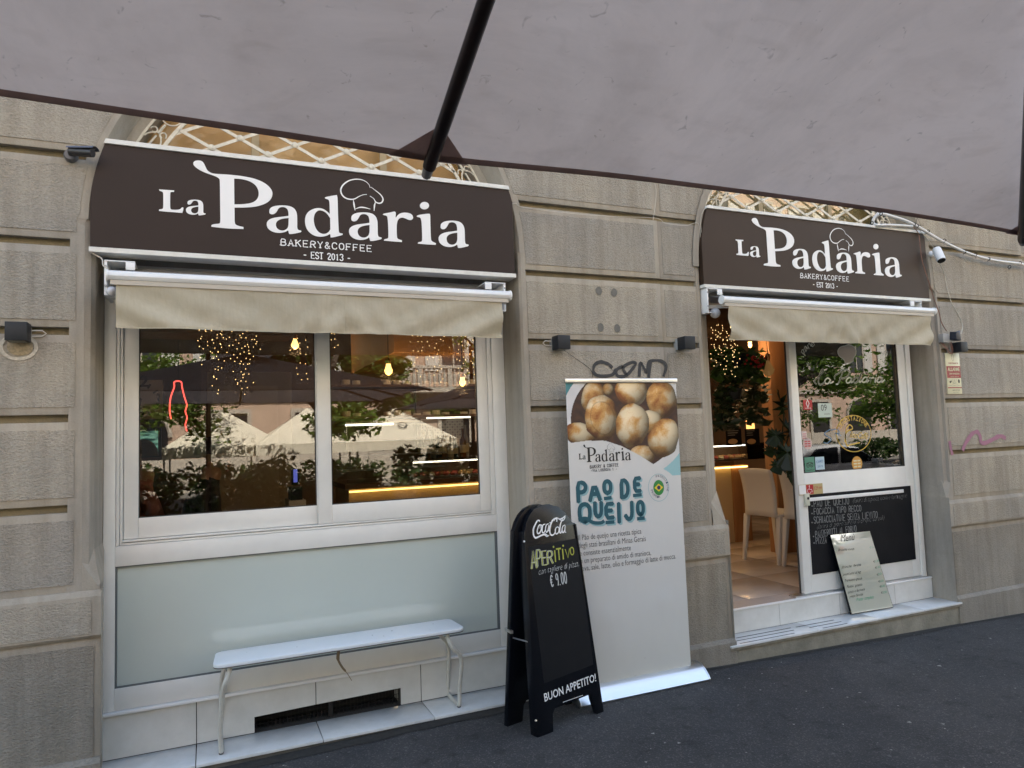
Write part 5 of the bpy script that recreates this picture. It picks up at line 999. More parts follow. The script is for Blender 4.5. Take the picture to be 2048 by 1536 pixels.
for dx, m, nm, lf in ((.010, LTEAL, 'headline_shadow', .0012), (0, TEAL, 'headline', .0018)):
    mb = MB(); wd = .026
    def hl(ch, xa_, ya_, xb_, yb_, ht): a = f2((xa_, ya_)); b = f2((xb_, yb_)); stroke_text(mb, BPl, ch, (a[0]+dx, a[1]-dx), (b[0]+dx, b[1]-dx), ht, wd, track=0, lift=lf, rounded=True)
    y_ = lambda a, b: abs(f2((700, a))[1]-f2((700, b))[1])
    for ch, a, b, c, d, ht in (('P', 590, 875, 642, 870, y_(755, 875)), ('A', 668, 868, 732, 862, y_(755, 868)), ('O', 762, 822, 805, 820, y_(740, 820)), ('D', 878, 848, 920, 845, y_(735, 848)), ('E', 965, 808, 1000, 806, y_(722, 808)),
                               ('O', 600, 1015, 668, 1008, y_(895, 1012)), ('U', 700, 978, 742, 976, y_(890, 978)), ('E', 775, 988, 820, 984, y_(892, 985)), ('I', 848, 1012, 875, 1010, y_(892, 1010)), ('J', 905, 996, 955, 992, y_(885, 995)), ('O', 985, 965, 1022, 962, y_(878, 965))): hl(ch, a, b, c, d, ht)
    for st in ([(765, 858), (805, 853)], [(958, 838), (1005, 833)], [(775, 1018), (822, 1014)], [(985, 993), (1025, 989)], [(595, 1000), (640, 985), (680, 1020), (740, 1022), (755, 1010)]):
        q = [f2(p) for p in st]; q = smooth_poly(q, 2, False) if len(q) > 2 else q; ribbon(mb, BPl, [(a+dx, b-dx) for a, b in q], wd*.8, lf+.0003)
    mb.build(nm, m, Bb, recalc=False)
mb = MB()
for body, a, b in (('Il Pão de queijo una ricetta tipica', (590, 1138), (1008, 1092)), ('degli stati brasiliani di Minas Gerais', (590, 1190), (1038, 1141)), ('e consiste essenzialmente', (598, 1242), (938, 1202)), ('in un preparato di amido di manioca,', (596, 1294), (1072, 1234)), ('uova, sale, latte, olio e formaggio di latte di mucca.', (596, 1345), (1240, 1258))):
    text(mb, BPl, body, f2(a), f2(b), .032, offset=-.004, lift=.0012)
mb.build('paragraph', mat('grey_print', (.06, .06, .06), .5), Bb, recalc=False)
c = f2((1125, 785)); rr = .076; mb = MB(); ribbon(mb, BPl, ell(*c, rr, rr*1.1, 40)+[(c[0]+rr, c[1])], .0032, .0012); mb.build('badge_ring', LTEAL, Bb, recalc=False)
mb = MB(); fillpoly(mb, BPl, ell(*c, rr*.52, rr*.62, 24), lift=.0014); bd = mb.build('badge_green_disc', mat('flag_green', (.03, .22, .05), .4), Bb, recalc=False)
mb = MB(); fillpoly(mb, BPl, [(c[0]-rr*.42, c[1]), (c[0], c[1]-rr*.32), (c[0]+rr*.42, c[1]), (c[0], c[1]+rr*.32)], lift=.002); mb.build('badge_diamond', mat('flag_yellow', (.75, .55, .03), .4), Bb, recalc=False)
mb = MB(); fillpoly(mb, BPl, ell(*c, rr*.17, rr*.17, 16), lift=.0026)
for word, t0, stp in (('PRODUZIONE', 100, -13), ('PROPRIA', 195, 13)):
    for k, ch in enumerate(word):
        t = R(t0+k*stp); p = Vector((c[0]+rr*.80*math.cos(t), c[1]+rr*.84*math.sin(t))); d = Vector((math.sin(t), -math.cos(t)))*(.0052 if stp < 0 else -.0052); text(mb, BPl, ch, tuple(p-d), tuple(p+d), .014, lift=.0014)
mb.build('badge_print', mat('navy_print', (.02, .03, .10), .4), Bb, recalc=False)

# ------------------------------------------------------------------ menu board leaning on the step
M0, M1, M2, M3 = Pz(1703, 1230, .121), Pz(1787, 1216, .121), P(1741, 1061, .178), P(1659, 1069, .178)
Mn = thing('menu_board', 'pale glossy handwritten menu board leaning against the door on the step', 'menu board', tuple(M0))
M1 = M0+(M1-M0).normalized()*(M1-M0).length; mn = (M1-M0).cross(M3-M0).normalized(); mn = mn if mn.y < 0 else -mn
MP = Plane(M0, M1-M0, mn); mu = lambda x, y: MP.uv(MP.px(1600+x/5.907, 1000+y/5.907))
co = [mu(610, 1352), mu(1103, 1270), mu(825, 360), mu(352, 408)]; mb = MB(); fillpoly(mb, MP, co, lift=0, thick=.016); mb.build('frame', BOARD, Mn)
cc = Vector((sum(p[0] for p in co)/4, sum(p[1] for p in co)/4)); mb = MB(); fillpoly(mb, MP, [tuple(cc+(Vector(p)-cc)*.985) for p in co], lift=.001); mb.build('menu_sheet', mat('pale_menu_face', (.40, .41, .34), .03, spec=1.0, coat=1.0), Mn, recalc=False)
_m = MATS['pale_menu_face']; _n = _m.node_tree; _b = _n.nodes['Principled BSDF']; _b.inputs['Base Color'].default_value = (.56, .56, .45, 1); _g = _n.nodes.new('ShaderNodeBsdfGlossy'); _g.inputs['Roughness'].default_value = .02; _x = _n.nodes.new('ShaderNodeMixShader'); _x.inputs[0].default_value = .22
_n.links.new(_b.outputs[0], _x.inputs[1]); _n.links.new(_g.outputs[0], _x.inputs[2]); _n.links.new(_x.outputs[0], _n.nodes['Material Output'].inputs[0])
mb = MB(); text(mb, MP, 'Menù', mu(480, 495), mu(650, 470), .05, shear=.4, lift=.002)
stroke_text(mb, MP, 'M', mu(478, 470), mu(545, 460), .055, .003, lift=.002)
for body, a, b in (('Brioche vuota', (450, 605), (640, 588)), ('Brioche  farcita', (490, 810), (720, 775)), ('pasticcini al kg', (500, 895), (720, 860)), ('Tramezzino grande', (530, 965), (735, 938)), ('Panino  grande', (550, 1040), (735, 1010)), ('pizza e farinata', (560, 1105), (765, 1065)), ('pizza farcita', (580, 1155), (745, 1125))):
    text(mb, MP, body, mu(*a), mu(*b), .018, shear=.5, lift=.002, jit=.003)
for x, y in ((865, 740), (885, 812), (905, 895), (925, 975), (940, 1035), (955, 1108)): text(mb, MP, '€', mu(x, y), mu(x+22, y-4), .014, lift=.002)
mb.build('black_handwriting', INK, Mn, recalc=False)
mb = MB()
for x, y, t_ in ((825, 575, '€ 1,2'), (890, 735, '1,30'), (905, 808, '1,50'), (922, 890, '20'), (945, 972, '3,00'), (960, 1032, '4,00'), (980, 1105, '3,50')): text(mb, MP, t_, mu(x, y), mu(x+42, y-10), .016, lift=.002)
text(mb, MP, 'Pranzo  completo', mu(665, 1195), mu(870, 1162), .024, shear=.5, lift=.002); mb.build('green_handwriting', GREENI, Mn, recalc=False)

# ------------------------------------------------------------------ umbrellas
def umbrella(cx, cy, hx, hy, ze, rise, lab, full=True, nocut=False):
    U = thing('garden_umbrella', lab, 'umbrella', (cx, cy, gz(cx, cy)), 'grey market umbrellas along the pavement')
    n = 56 if full else 24; vs = []
    def sc(t):  # scallop of a free edge between ribs, t in -1..1
        return abs(math.sin(math.pi*t))
    def pt(u, v):
        m_ = max(abs(u), abs(v)); e = (v/m_ if abs(u) >= abs(v) else u/m_) if m_ > 1e-6 else 0
        pull = 1-.032*sc(e)*m_**2
        return Vector((cx+hx*u*(1 if abs(v) > abs(u) else pull), cy+hy*v*(1 if abs(u) > abs(v) else pull), ze+rise*(1-m_)-.025*sc(e)*m_*(1-m_)*2 + .006*noise.noise(Vector((u*4, v*4, cx)))))
    for j in range(n+1):
        for i in range(n+1): vs.append(pt(-1+2*i/n, -1+2*j/n))
    f = [(j*(n+1)+i, j*(n+1)+i+1, (j+1)*(n+1)+i+1, (j+1)*(n+1)+i) for j in range(n) for i in range(n)]
    can = MB().add(vs, f).build('canopy', CANOPY, U, smooth=True)
    per = [(-1+2*i/n, -1) for i in range(n)]+[(1, -1+2*i/n) for i in range(n)]+[(1-2*i/n, 1) for i in range(n)]+[(-1, 1-2*i/n) for i in range(n)]
    mb = MB(); q = [pt(*p) for p in per]; qi = [pt(p[0]*(1-.012), p[1]*(1-.012)) for p in per]; N = len(q)
    mb.add([p+Vector((0, 0, -.004)) for p in q]+[p+Vector((0, 0, -.004)) for p in qi]+[p+Vector((0, 0, .003)) for p in q], [(i, (i+1) % N, (i+1) % N+N, i+N) for i in range(N)]+[(i, (i+1) % N, (i+1) % N+2*N, i+2*N) for i in range(N)]); mb.build('hem', CLOTHB, can, smooth=True)
    for u, v in ((0, 1), (1, 1), (1, 0), (1, -1), (0, -1), (-1, -1), (-1, 0), (-1, 1)):
        uu, vv = (u+(.012 if (u == 0 and v == 1) else 0), v); tip = pt(uu, vv); top = Vector((cx, cy, ze+rise-.02)); d = (top-tip).normalized()
        mb = MB(); a = tip-d*.012-Vector((0, 0, .016)); b = top-Vector((0, 0, .03)); mb.tube([a+d*.012, b], .0125, 10); r_ = mb.build('rib', WOODD, U, smooth=True)
        mb = MB(); mb.tube([a+d*.0115, a-d*.012], [.0105, .009], 10); mb.build('tip_cap', mat('pewter_cap', (.30, .30, .31), .4, .6), r_, smooth=True)
        # pocket of darker cloth holding the tip
        sd_ = d.cross(Vector((0, 0, 1))).normalized(); s = .075
        e1, e2 = (Vector((1, 0, 0)), Vector((-1, 0, 0))) if u == 0 else (Vector((0, 1, 0)), Vector((0, -1, 0))) if v == 0 else (Vector((-u, 0, 0)), Vector((0, -v, 0)))
        if u and v: s *= 1.0
        k1, k2 = tip+e1*s+Vector((0, 0, -.004)), tip+e2*s+Vector((0, 0, -.004)); up_ = tip+d*.085-Vector((0, 0, .004))
        MB().add([tip-Vector((0, 0, .006)), k1, up_, k2], [(0, 1, 2), (0, 2, 3)]).build('tip_pocket', CLOTHB, U, recalc=False)
    mx_, my_ = cx-.36, cy-hy-.35; MB().tube([(mx_, my_, gz(mx_, my_)), (mx_, my_, ze+rise+.45)], .032, 14).build('mast', WOODD, U, smooth=True); MB().tube([(mx_, my_, ze+rise+.40), (cx, cy, ze+rise+.14)], .026, 10).build('arm', WOODD, U, smooth=True)
    MB().lathe((cx, cy, ze+rise-.03), [(.05, -.05), (.05, .15)], 14).build('hub', WOODD, U, smooth=True)
    MB().lathe((mx_, my_, gz(mx_, my_)), [(.32, 0), (.32, .06), (.06, .08), (.06, .3)], 20).build('base', DGREY, U, smooth=True)
    vt = MB(); s = .2; vt.add([(cx-s*1.4, cy-s*1.4, ze+rise-.03), (cx+s*1.4, cy-s*1.4, ze+rise-.03), (cx+s*1.4, cy+s*1.4, ze+rise-.03), (cx-s*1.4, cy+s*1.4, ze+rise-.03), (cx, cy, ze+rise+.10)], [(0, 1, 4), (1, 2, 4), (2, 3, 4), (3, 0, 4)]); vt.build('vent_cap', CANOPY, U)
    return U
umbrella(.35, -3.72, 1.752, 1.12, 2.062, .48, 'large grey market umbrella overhead, its edge crossing the top of the view')
umbrella(4.35, -4.75, 1.75, 1.40, 2.0, .60, 'second grey umbrella further along the pavement, seen mirrored in the shop window', False)
umbrella(-3.6, -4.2, 1.75, 1.40, 2.06, .60, 'third grey umbrella, to the left of the overhead one', False)
# ------------------------------------------------------------------ interior
def emis(name, col, s): return mat(name, tuple(min(1, c) for c in col), .5, emit=col, estr=s)
LEDW = emis('led_white', (1, .93, .78), 1.2); LEDY = emis('led_warm', (1, .62, .18), 1.1); BULB = emis('warm_bulb', (1, .55, .16), 1.1); FAIRY = emis('fairy_light', (1, .66, .28), 1.7); NEON = emis('neon_red', (1, .10, .08), .62)
CHW = mat('chair_white_plastic', (.62, .60, .56), .45); LEAF = None
def leafmat(name, c1, c2, tr=.35):
    m = bpy.data.materials.new(name); m.use_nodes = True; MATS[name] = m; n = m.node_tree; L = n.links; b = n.nodes['Principled BSDF']; b.inputs['Roughness'].default_value = .45
    g = n.nodes.new('ShaderNodeNewGeometry'); t = n.nodes.new('ShaderNodeTexNoise'); t.inputs['Scale'].default_value = 5; L.new(g.outputs['Position'], t.inputs['Vector'])
    r = n.nodes.new('ShaderNodeValToRGB'); r.color_ramp.elements[0].position = .35; r.color_ramp.elements[1].position = .65; r.color_ramp.elements[0].color = (*c1, 1); r.color_ramp.elements[1].color = (*c2, 1); L.new(t.outputs['Fac'], r.inputs[0]); L.new(r.outputs[0], b.inputs['Base Color'])
    tr_ = n.nodes.new('ShaderNodeBsdfTranslucent'); L.new(r.outputs[0], tr_.inputs[0]); mx = n.nodes.new('ShaderNodeMixShader'); mx.inputs[0].default_value = tr; L.new(b.outputs[0], mx.inputs[1]); L.new(tr_.outputs[0], mx.inputs[2]); L.new(mx.outputs[0], n.nodes['Material Output'].inputs[0]); return m
LF1 = leafmat('leaf_locust', (.08, .15, .02), (.16, .25, .035), .5); LF2 = leafmat('leaf_hedge', (.03, .065, .015), (.075, .12, .03)); LF3 = leafmat('leaf_indoor', (.02, .055, .012), (.06, .12, .025)); LFD = leafmat('leaf_dark', (.008, .02, .008), (.02, .045, .014), .15)
BARK = mat('bark', (.09, .07, .055), .9, var=.3, vscale=12, bump=.6, bscale=25)
def leaves(pts, size, var=.5, asp=1.6):   # leaf-shaped quads (two-triangle, folded)
    mb = MB(); n = len(pts); A = rng.normal(size=(n, 3)); Bv = rng.normal(size=(n, 3)); sz = size*(1+var*rng.uniform(-1, 1, n)); P_ = np.array([tuple(p) for p in pts])
    A /= np.linalg.norm(A, axis=1)[:, None]; A[:, 2] *= .6; Bv -= (Bv*A).sum(1)[:, None]*A; Bv /= np.linalg.norm(Bv, axis=1)[:, None]; C = np.cross(A, Bv)
    s = sz[:, None]; v = np.stack([P_-A*s*asp*.5, P_+Bv*s*.45+C*s*.08, P_+A*s*asp*.5, P_-Bv*s*.45+C*s*.08], 1).reshape(-1, 3)
    mb.v = [tuple(q) for q in v]; mb.f = [(4*i, 4*i+1, 4*i+2, 4*i+3) for i in range(n)]; mb.mi = [0]*n; return mb
def clump(c, r, n, squash=.7):
    q = rng.normal(size=(n, 3)); q /= np.linalg.norm(q, axis=1)[:, None]; q *= (rng.uniform(.25, 1, n)**.6)[:, None]*r; q[:, 2] *= squash; return [tuple(p) for p in q+np.array(c)]
# wall finishes of the shop interior
s_ = struct('interior_panelling', MB().box(2.6, 7.05, 5.50, 5.58, .28, 3.0), mat('dark_panelling', (.09, .045, .022), .6, var=.2, vscale=4))
Zc = lambda x, y, Y: P(x, y, Y).z
CY = 2.35; zled = Zc(840, 976, CY); ctop = zled+.07; cxl = P(700, 985, CY).x; cxr = 5.3
Ct = thing('service_counter', 'long pale service counter with a warm light strip under its top', 'counter', ((cxl+cxr)/2, CY, .286))
MB().box(cxl, cxr, CY+.06, CY+.75, .287, ctop-.045).build('counter_body', mat('counter_front', (.50, .38, .22), .5), Ct)
MB().box(cxl-.04, cxr, CY, CY+.8, ctop-.045, ctop).build('counter_top', mat('dark_wood_top', (.10, .055, .03), .35), Ct)
MB().box(P(1503, 940, CY).x, cxr, CY+.045, CY+.059, .287, ctop-.046).build('wood_front', WOODW, Ct)
MB().box(cxl, P(1498, 938, CY).x, CY+.02, CY+.035, zled-.004, zled+.010).build('light_strip', LEDY, Ct)
# display cases
z1, z2_ = ctop+.002, Zc(900, 921, CY)
def case(x0, x1, z0, z1, lab, seed, tint=(.30, .2, .12)):
    T = thing('display_case', lab, 'display case', ((x0+x1)/2, CY+.1, z0)); y0, y1 = CY+.12, CY+.62
    MB().box(x0, x1, y0, y0+.006, z0, z1).build('front_pane', CLEAR, T); MB().box(x0, x1, y0, y1, z1, z1+.012).build('top_shelf', CLEAR, T)
    MB().box(x0, x1, y0+.01, y0+.03, z1-.014, z1-.002).build('light_strip', LEDW, T); MB().box(x0, x1, y1, y1+.012, z0, z1).build('back', mat('case_back', tint, .6), T); MB().box(x0, x1, y0+.02, y1-.02, z0, z0+.015).build('tray', mat('case_tray', (.35, .33, .3), .4, 1), T)
    random.seed(seed); n = int((x1-x0)/.075)
    for k in range(n):
        for r_ in range(2):
            x = x0+.04+k*.075+random.uniform(-.01, .01); mb = MB(); mb.lathe((x, y0+.12+r_*.14, z0+.016), [(.024, 0), (.034, .012), (.030, .028), (.012, .040)], 10); mb.build('pastry', [mat('crust', (.45, .24, .08), .6, var=.3, vscale=40), mat('crust_pale', (.62, .45, .22), .6, var=.2, vscale=40), mat('crust_red', (.40, .07, .04), .5)][random.randint(0, 2)], T, smooth=True)
case(P(835, 925, CY).x, P(962, 917, CY).x+.1, z1, z2_, 'low lit glass case of pastries on the counter behind the right window sash', 3)
case(P(1400, 925, CY).x, P(1553, 915, CY).x, z1, Zc(1500, 889, CY), 'lit glass case with cakes seen through the open doorway', 5, (.45, .36, .34))
T = thing('display_case', 'tall dark glass case with a bright light strip behind the right window sash', 'display case', (2.1, 2.6, ctop)); a = P(690, 851, CY+.2); b = P(785, 851, CY+.2)
MB().box(a.x, b.x+.5, CY+.15, CY+.156, ctop, a.z).build('front_pane', CLEAR, T); MB().box(a.x, b.x, CY+.16, CY+.19, a.z-.006, a.z+.010).build('light_strip', LEDW, T); MB().box(a.x, b.x+.5, CY+.15, CY+.7, a.z+.012, a.z+.03).build('top', mat('steel', (.4, .4, .4), .3, 1), T)
for k in range(3): MB().box(a.x, b.x+.5, CY+.2, CY+.6, ctop+.1+k*.13, ctop+.108+k*.13).build('shelf', MATS['steel'], T)
# bottles and cups on the counter
random.seed(11)
for i in range(9):
    x = P(846+i*11.5, 900, CY+.5).x; h = random.uniform(.2, .32); y = CY+.55+random.uniform(-.05, .05); T = thing('bottle', ['dark', 'amber', 'clear'][i % 3]+' bottle on the counter, '+['first', 'second', 'third', 'fourth', 'fifth', 'sixth', 'seventh', 'eighth', 'ninth'][i]+' from the left of the row', 'bottle', (x, y, z2_+.014), 'bottles on the counter')
    MB().lathe((x, y, z2_+.014), [(.03, 0), (.032, .01), (.032, h*.55), (.012, h*.72), (.012, h), (.014, h)], 12).build('glass_body', [mat('bottle_dark', (.01, .015, .01), .1), mat('bottle_amber', (.18, .07, .01), .15), mat('bottle_pale', (.35, .34, .30), .15)][i % 3], T, smooth=True)
    MB().lathe((x, y, z2_+.014), [(.0328, h*.15), (.0328, h*.42)], 12).build('label', CREAM, T)
# patterned tile panel on the back wall, shelves with plates
a, b = P(842, 838, 4.9), P(928, 892, 4.9); T = thing('tile_splashback', 'grey dotted tile splashback above the counter at the back', 'splashback', ((a.x+b.x)/2, 4.9, b.z))
MB().box(a.x, b.x, 4.9, 4.93, b.z, a.z).build('panel', mat('splash_white', (.62, .60, .58), .3, emit=(1, .9, .8), estr=0), T)
mb = MB(); nx = 17; nz_ = int(nx*(a.z-b.z)/(b.x-a.x))
for i in range(nx):
    for j in range(nz_):
        s = (b.x-a.x)/nx; x = a.x+(i+.5)*s; z = b.z+(j+.5)*s; r_ = s*(.36 if (i+j) % 2 else .2); mb.add([(x-r_, 4.899, z), (x, 4.899, z-r_), (x+r_, 4.899, z), (x, 4.899, z+r_)], [(0, 1, 2, 3)])
tag(mb.build('dot_pattern', mat('splash_dot', (.10, .09, .12), .3), T, recalc=False), kind='stuff')
T = thing('back_shelf', 'long dark wall shelf with stacked plates and cups at the back of the shop', 'shelf', (3.2, 4.7, 1.9)); zs = P(840, 835, 4.7).z
MB().box(P(640, 835, 4.7).x, 6.9, 4.6, 5.0, zs, zs+.03).build('shelf_board', MATS['dark_wood_top'], T); MB().box(P(640, 835, 4.7).x, 6.9, 4.6, 5.0, zs+.38, zs+.41).build('shelf_board', MATS['dark_wood_top'], T)
MB().box(a.x, b.x, 4.62, 4.65, zs-.02, zs-.004).build('light_strip', LEDW, T)
random.seed(2); pl0 = None
for i in range(34):
    x = P(652, 835, 4.7).x+i*.125; 
    if random.random() < .25: continue
    for lv in range(2):
        k = random.randint(2, 7); tag(MB().lathe((x, 4.75, zs+.031+lv*.38), [(.05, 0)]+[(r_, .006+.009*q+dz) for q in range(k) for r_, dz in ((.052, 0), (.047, .007))], 12).build('plate_stack' if lv == 0 else 'cup_stack', CHW, T, smooth=False))
# ceiling soffit panel lit from below
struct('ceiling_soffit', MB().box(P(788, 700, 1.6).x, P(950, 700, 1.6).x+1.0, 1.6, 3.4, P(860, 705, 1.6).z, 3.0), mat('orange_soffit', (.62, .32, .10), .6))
struct('ceiling_beam', MB().box(-1.6, .5, .9, 1.2, Zc(400, 705, .9)+.12, 3.0).box(3.1, 5.4, 1.0, 1.15, Zc(1450, 672, 1.0), 3.0), WOODP)
# partition, clock, screen, neon bottle
a, b = P(411, 755, 3.0), P(586, 1010, 3.0); T = thing('partition_door', 'tall tan partition with a door behind the left window sash', 'partition', ((a.x+b.x)/2, 3.0, .286))
MB().box(a.x, b.x, 3.0, 3.08, .286, a.z+.05).build('panel', mat('tan_partition', (.34, .27, .19), .7), T); c, d = P(425, 772, 3.0), P(556, 800, 3.0)
MB().box(c.x, d.x, 2.985, 2.999, .30, c.z).build('door_leaf', mat('tan_door', (.40, .32, .23), .6), T); MB().box(P(470, 828, 2.98).x, P(497, 828, 2.98).x, 2.978, 2.984, P(480, 832, 2.98).z, P(480, 826, 2.98).z).build('door_plate', CREAM, T)
a = P(408, 720, 2.2); tag(MB().box(a.x-.022, a.x+.022, 2.2, 2.25, .287, 3.0).build('steel_post', mat('brown_post', (.13, .07, .04), .5), None), 'slim brown post inside, left of the tan partition', 'post')
a, b = P(236, 765, 2.6), P(325, 850, 2.6); side = b.x-a.x; T = thing('wall_clock', 'large square white wall clock with black numerals, cut off by the window frame', 'clock', ((a.x+b.x)/2, 2.6, (a.z+b.z)/2)); cx_, cz_ = (a.x+b.x)/2, a.z-side/2+.02
MB().box(a.x, b.x, 2.6, 2.63, cz_-side/2, cz_+side/2).build('clock_face', mat('clock_face', (.55, .50, .44), .5), T); CP = Plane((cx_, 2.6, cz_), (1, 0, 0), (0, -1, 0)); mb = MB()
text(mb, CP, '12', (-.06, side*.33), (.06, side*.33), .09, offset=.02); text(mb, CP, '3', (side*.36, -.05), (side*.44, -.05), .10, offset=.02); text(mb, CP, '6', (-.03, -side*.44), (.03, -side*.44), .09, offset=.02)
for t in (1, 2, 4, 5): u = R(90-30*t); ribbon(mb, CP, [(math.cos(u)*side*.34, math.sin(u)*side*.34), (math.cos(u)*side*.44, math.sin(u)*side*.44)], .015)
ribbon(mb, CP, [(0, 0), (-.12, .12)], .02); ribbon(mb, CP, [(0, 0), (-.02, -.25)], .015); mb.build('numerals', INK, T, recalc=False)
struct('interior_dark_wall', MB().box(-1.6, P(411, 900, 2.64).x, 2.64, 2.7, .287, 3.0), mat('dark_brown_wall', (.10, .055, .035), .8))
a, b = P(250, 858, 2.2), P(322, 914, 2.2); T = thing('menu_screen', 'small teal lit screen on the left inside wall', 'screen', ((a.x+b.x)/2, 2.2, b.z)); MB().box(a.x, b.x, 2.2, 2.24, b.z, a.z).build('housing', DGREY, T)
m = mat('teal_screen', (.02, .2, .18), .3); m_n = m.node_tree; bb_ = m_n.nodes['Principled BSDF']; tn = m_n.nodes.new('ShaderNodeTexNoise'); tn.inputs['Scale'].default_value = 9; mp = m_n.nodes.new('ShaderNodeMapping'); mp.inputs['Scale'].default_value = (1, 1, 4); gg = m_n.nodes.new('ShaderNodeNewGeometry'); m_n.links.new(gg.outputs['Position'], mp.inputs[0]); m_n.links.new(mp.outputs[0], tn.inputs['Vector'])
rr_ = m_n.nodes.new('ShaderNodeValToRGB'); rr_.color_ramp.elements[0].position = .42; rr_.color_ramp.elements[1].position = .62; rr_.color_ramp.elements[0].color = (.0, .04, .04, 1); rr_.color_ramp.elements[1].color = (.35, .75, .6, 1); m_n.links.new(tn.outputs['Fac'], rr_.inputs[0]); m_n.links.new(rr_.outputs[0], bb_.inputs['Emission Color']); bb_.inputs['Emission Strength'].default_value = .12
MB().box(a.x+.02, b.x-.02, 2.196, 2.1995, b.z+.02, a.z-.02).build('display', m, T)
z5 = lambda x, y, Y: P(240+x/2.7676, 640+y/2.7676, Y)
T = thing('neon_sign', 'red neon outline of a bottle behind the left window sash', 'neon sign', tuple(z5(320, 600, 1.2)))
MB().tube(catmull([z5(x, y, 1.2) for x, y in ((282, 548), (275, 500), (280, 430), (300, 372), (300, 345), (320, 338), (340, 345), (343, 370), (358, 430), (370, 470), (362, 505), (371, 540), (362, 580), (370, 615))], 6), .0045, 8).build('neon_tube', NEON, T, smooth=True)
MB().tube([z5(322, 338, 1.2), z5(322, -60, 1.2)], .002, 5).build('hanging_wire', BLACK, T)
# pendants and fairy lights
def pendant(px, py, Y, lab, r=.045, lit=True, on=0):
    c = P(px, py, Y); T = thing('pendant_bulb', lab, 'pendant lamp', tuple(c)); mb = MB(); mb.lathe(tuple(c), [(.01, -r*1.1), (r*.8, -r*.6), (r, 0), (r*.75, r*.6), (.018, r*1.3), (.018, r*1.6)], 14); mb.build('bulb', BULB if lit else mat('dim_bulb', (.35, .24, .12), .15, emit=(1, .5, .15), estr=.02), T, smooth=True)
    MB().lathe(tuple(c), [(.02, r*1.6), (.022, r*2.6), (.008, r*2.9)], 10).build('socket', mat('copper_socket', (.40, .18, .08), .3, 1), T, smooth=True); MB().tube([c+Vector((0, 0, r*2.8)), (c.x, c.y, 3.0)], .003, 5).build('cord', BLACK, T)
    if on:
        ld = bpy.data.lights.new('pendant_light', 'POINT'); ld.energy = on; ld.color = (1, .62, .30); ld.shadow_soft_size = .06; lo = bpy.data.objects.new('pendant_light', ld); COL.objects.link(lo); lo.location = c - Vector((0, 0, r*1.6))
pendant(777, 741, 1.5, 'glowing filament pendant in the upper middle of the right window sash', .032, on=.8)
pendant(925, 765, 1.5, 'glowing filament pendant near the right edge of the right window sash', .026, on=1.0)
pendant(1537, 740, .95, 'dim clear globe pendant hanging in the doorway left of the pine post', .052, False)
pendant(1444, 664, 2.6, 'small bright pendant high in the doorway', .05, on=3)
pendant(1500, 690, 1.6, 'bright spot bulb under the beam in the doorway', .02, on=1.5)
pendant(590, 690, 3.8, 'far pendant bulb high behind the window centre stile', .04, on=1.5)
def fairy(cols, Y, lab, dens=.042, r=.0022, seed=1):
    random.seed(seed); T = thing('fairy_lights', lab, 'string lights', tuple(P(cols[0][0], 660, Y)), None); mb = MB(); wb = MB()
    for x, y0, y1 in cols:
        a, b = P(x, y0, Y), P(x, y1, Y); z = a.z; pts = [a+Vector((0, 0, .3))]
        while z > b.z:
            q = Vector((a.x+random.uniform(-.018, .018), Y+random.uniform(-.03, .03), z)); pts.append(q); mb.add([q+Vector(v)*r for v in ((1, 0, 0), (-1, 0, 0), (0, 1, 0), (0, -1, 0), (0, 0, 1.3), (0, 0, -1.3))], [(0, 2, 4), (2, 1, 4), (1, 3, 4), (3, 0, 4), (2, 0, 5), (1, 2, 5), (3, 1, 5), (0, 3, 5)]); z -= dens*random.uniform(.5, 1.6)
        wb.tube(pts, .0006, 4)
    tag(mb.build('bulbs', FAIRY, T), kind='stuff'); tag(wb.build('wires', mat('copper_wire', (.10, .05, .03), .7), T), kind='stuff')
fairy([(402, 660, 700), (406, 660, 735), (412, 662, 690), (419, 660, 712), (424, 662, 770), (430, 660, 782), (436, 660, 792), (442, 662, 748), (449, 660, 700), (456, 660, 726), (462, 662, 705), (470, 660, 765), (477, 660, 772), (484, 660, 780), (490, 660, 790), (495, 662, 742), (502, 660, 770), (509, 660, 720), (514, 660, 700), (585, 660, 705), (598, 660, 760), (612, 680, 760)], .75, 'hanging fairy lights behind the left window sash', seed=3)
fairy([(665, 668, 700), (672, 668, 690), (820, 672, 740), (832, 672, 765), (846, 672, 712), (858, 672, 735), (868, 672, 752), (880, 672, 772), (893, 672, 705), (915, 672, 740), (922, 672, 760), (930, 672, 785), (938, 672, 770), (945, 672, 760)], .75, 'hanging fairy lights behind the right window sash', .045, seed=4)
fairy([(1424, 655, 735), (1431, 650, 700), (1438, 650, 745), (1443, 655, 720), (1450, 650, 750), (1456, 655, 730), (1463, 655, 760), (1468, 680, 745), (1476, 690, 735)], .9, 'fairy lights draped over the plants inside the doorway', .032, seed=5)
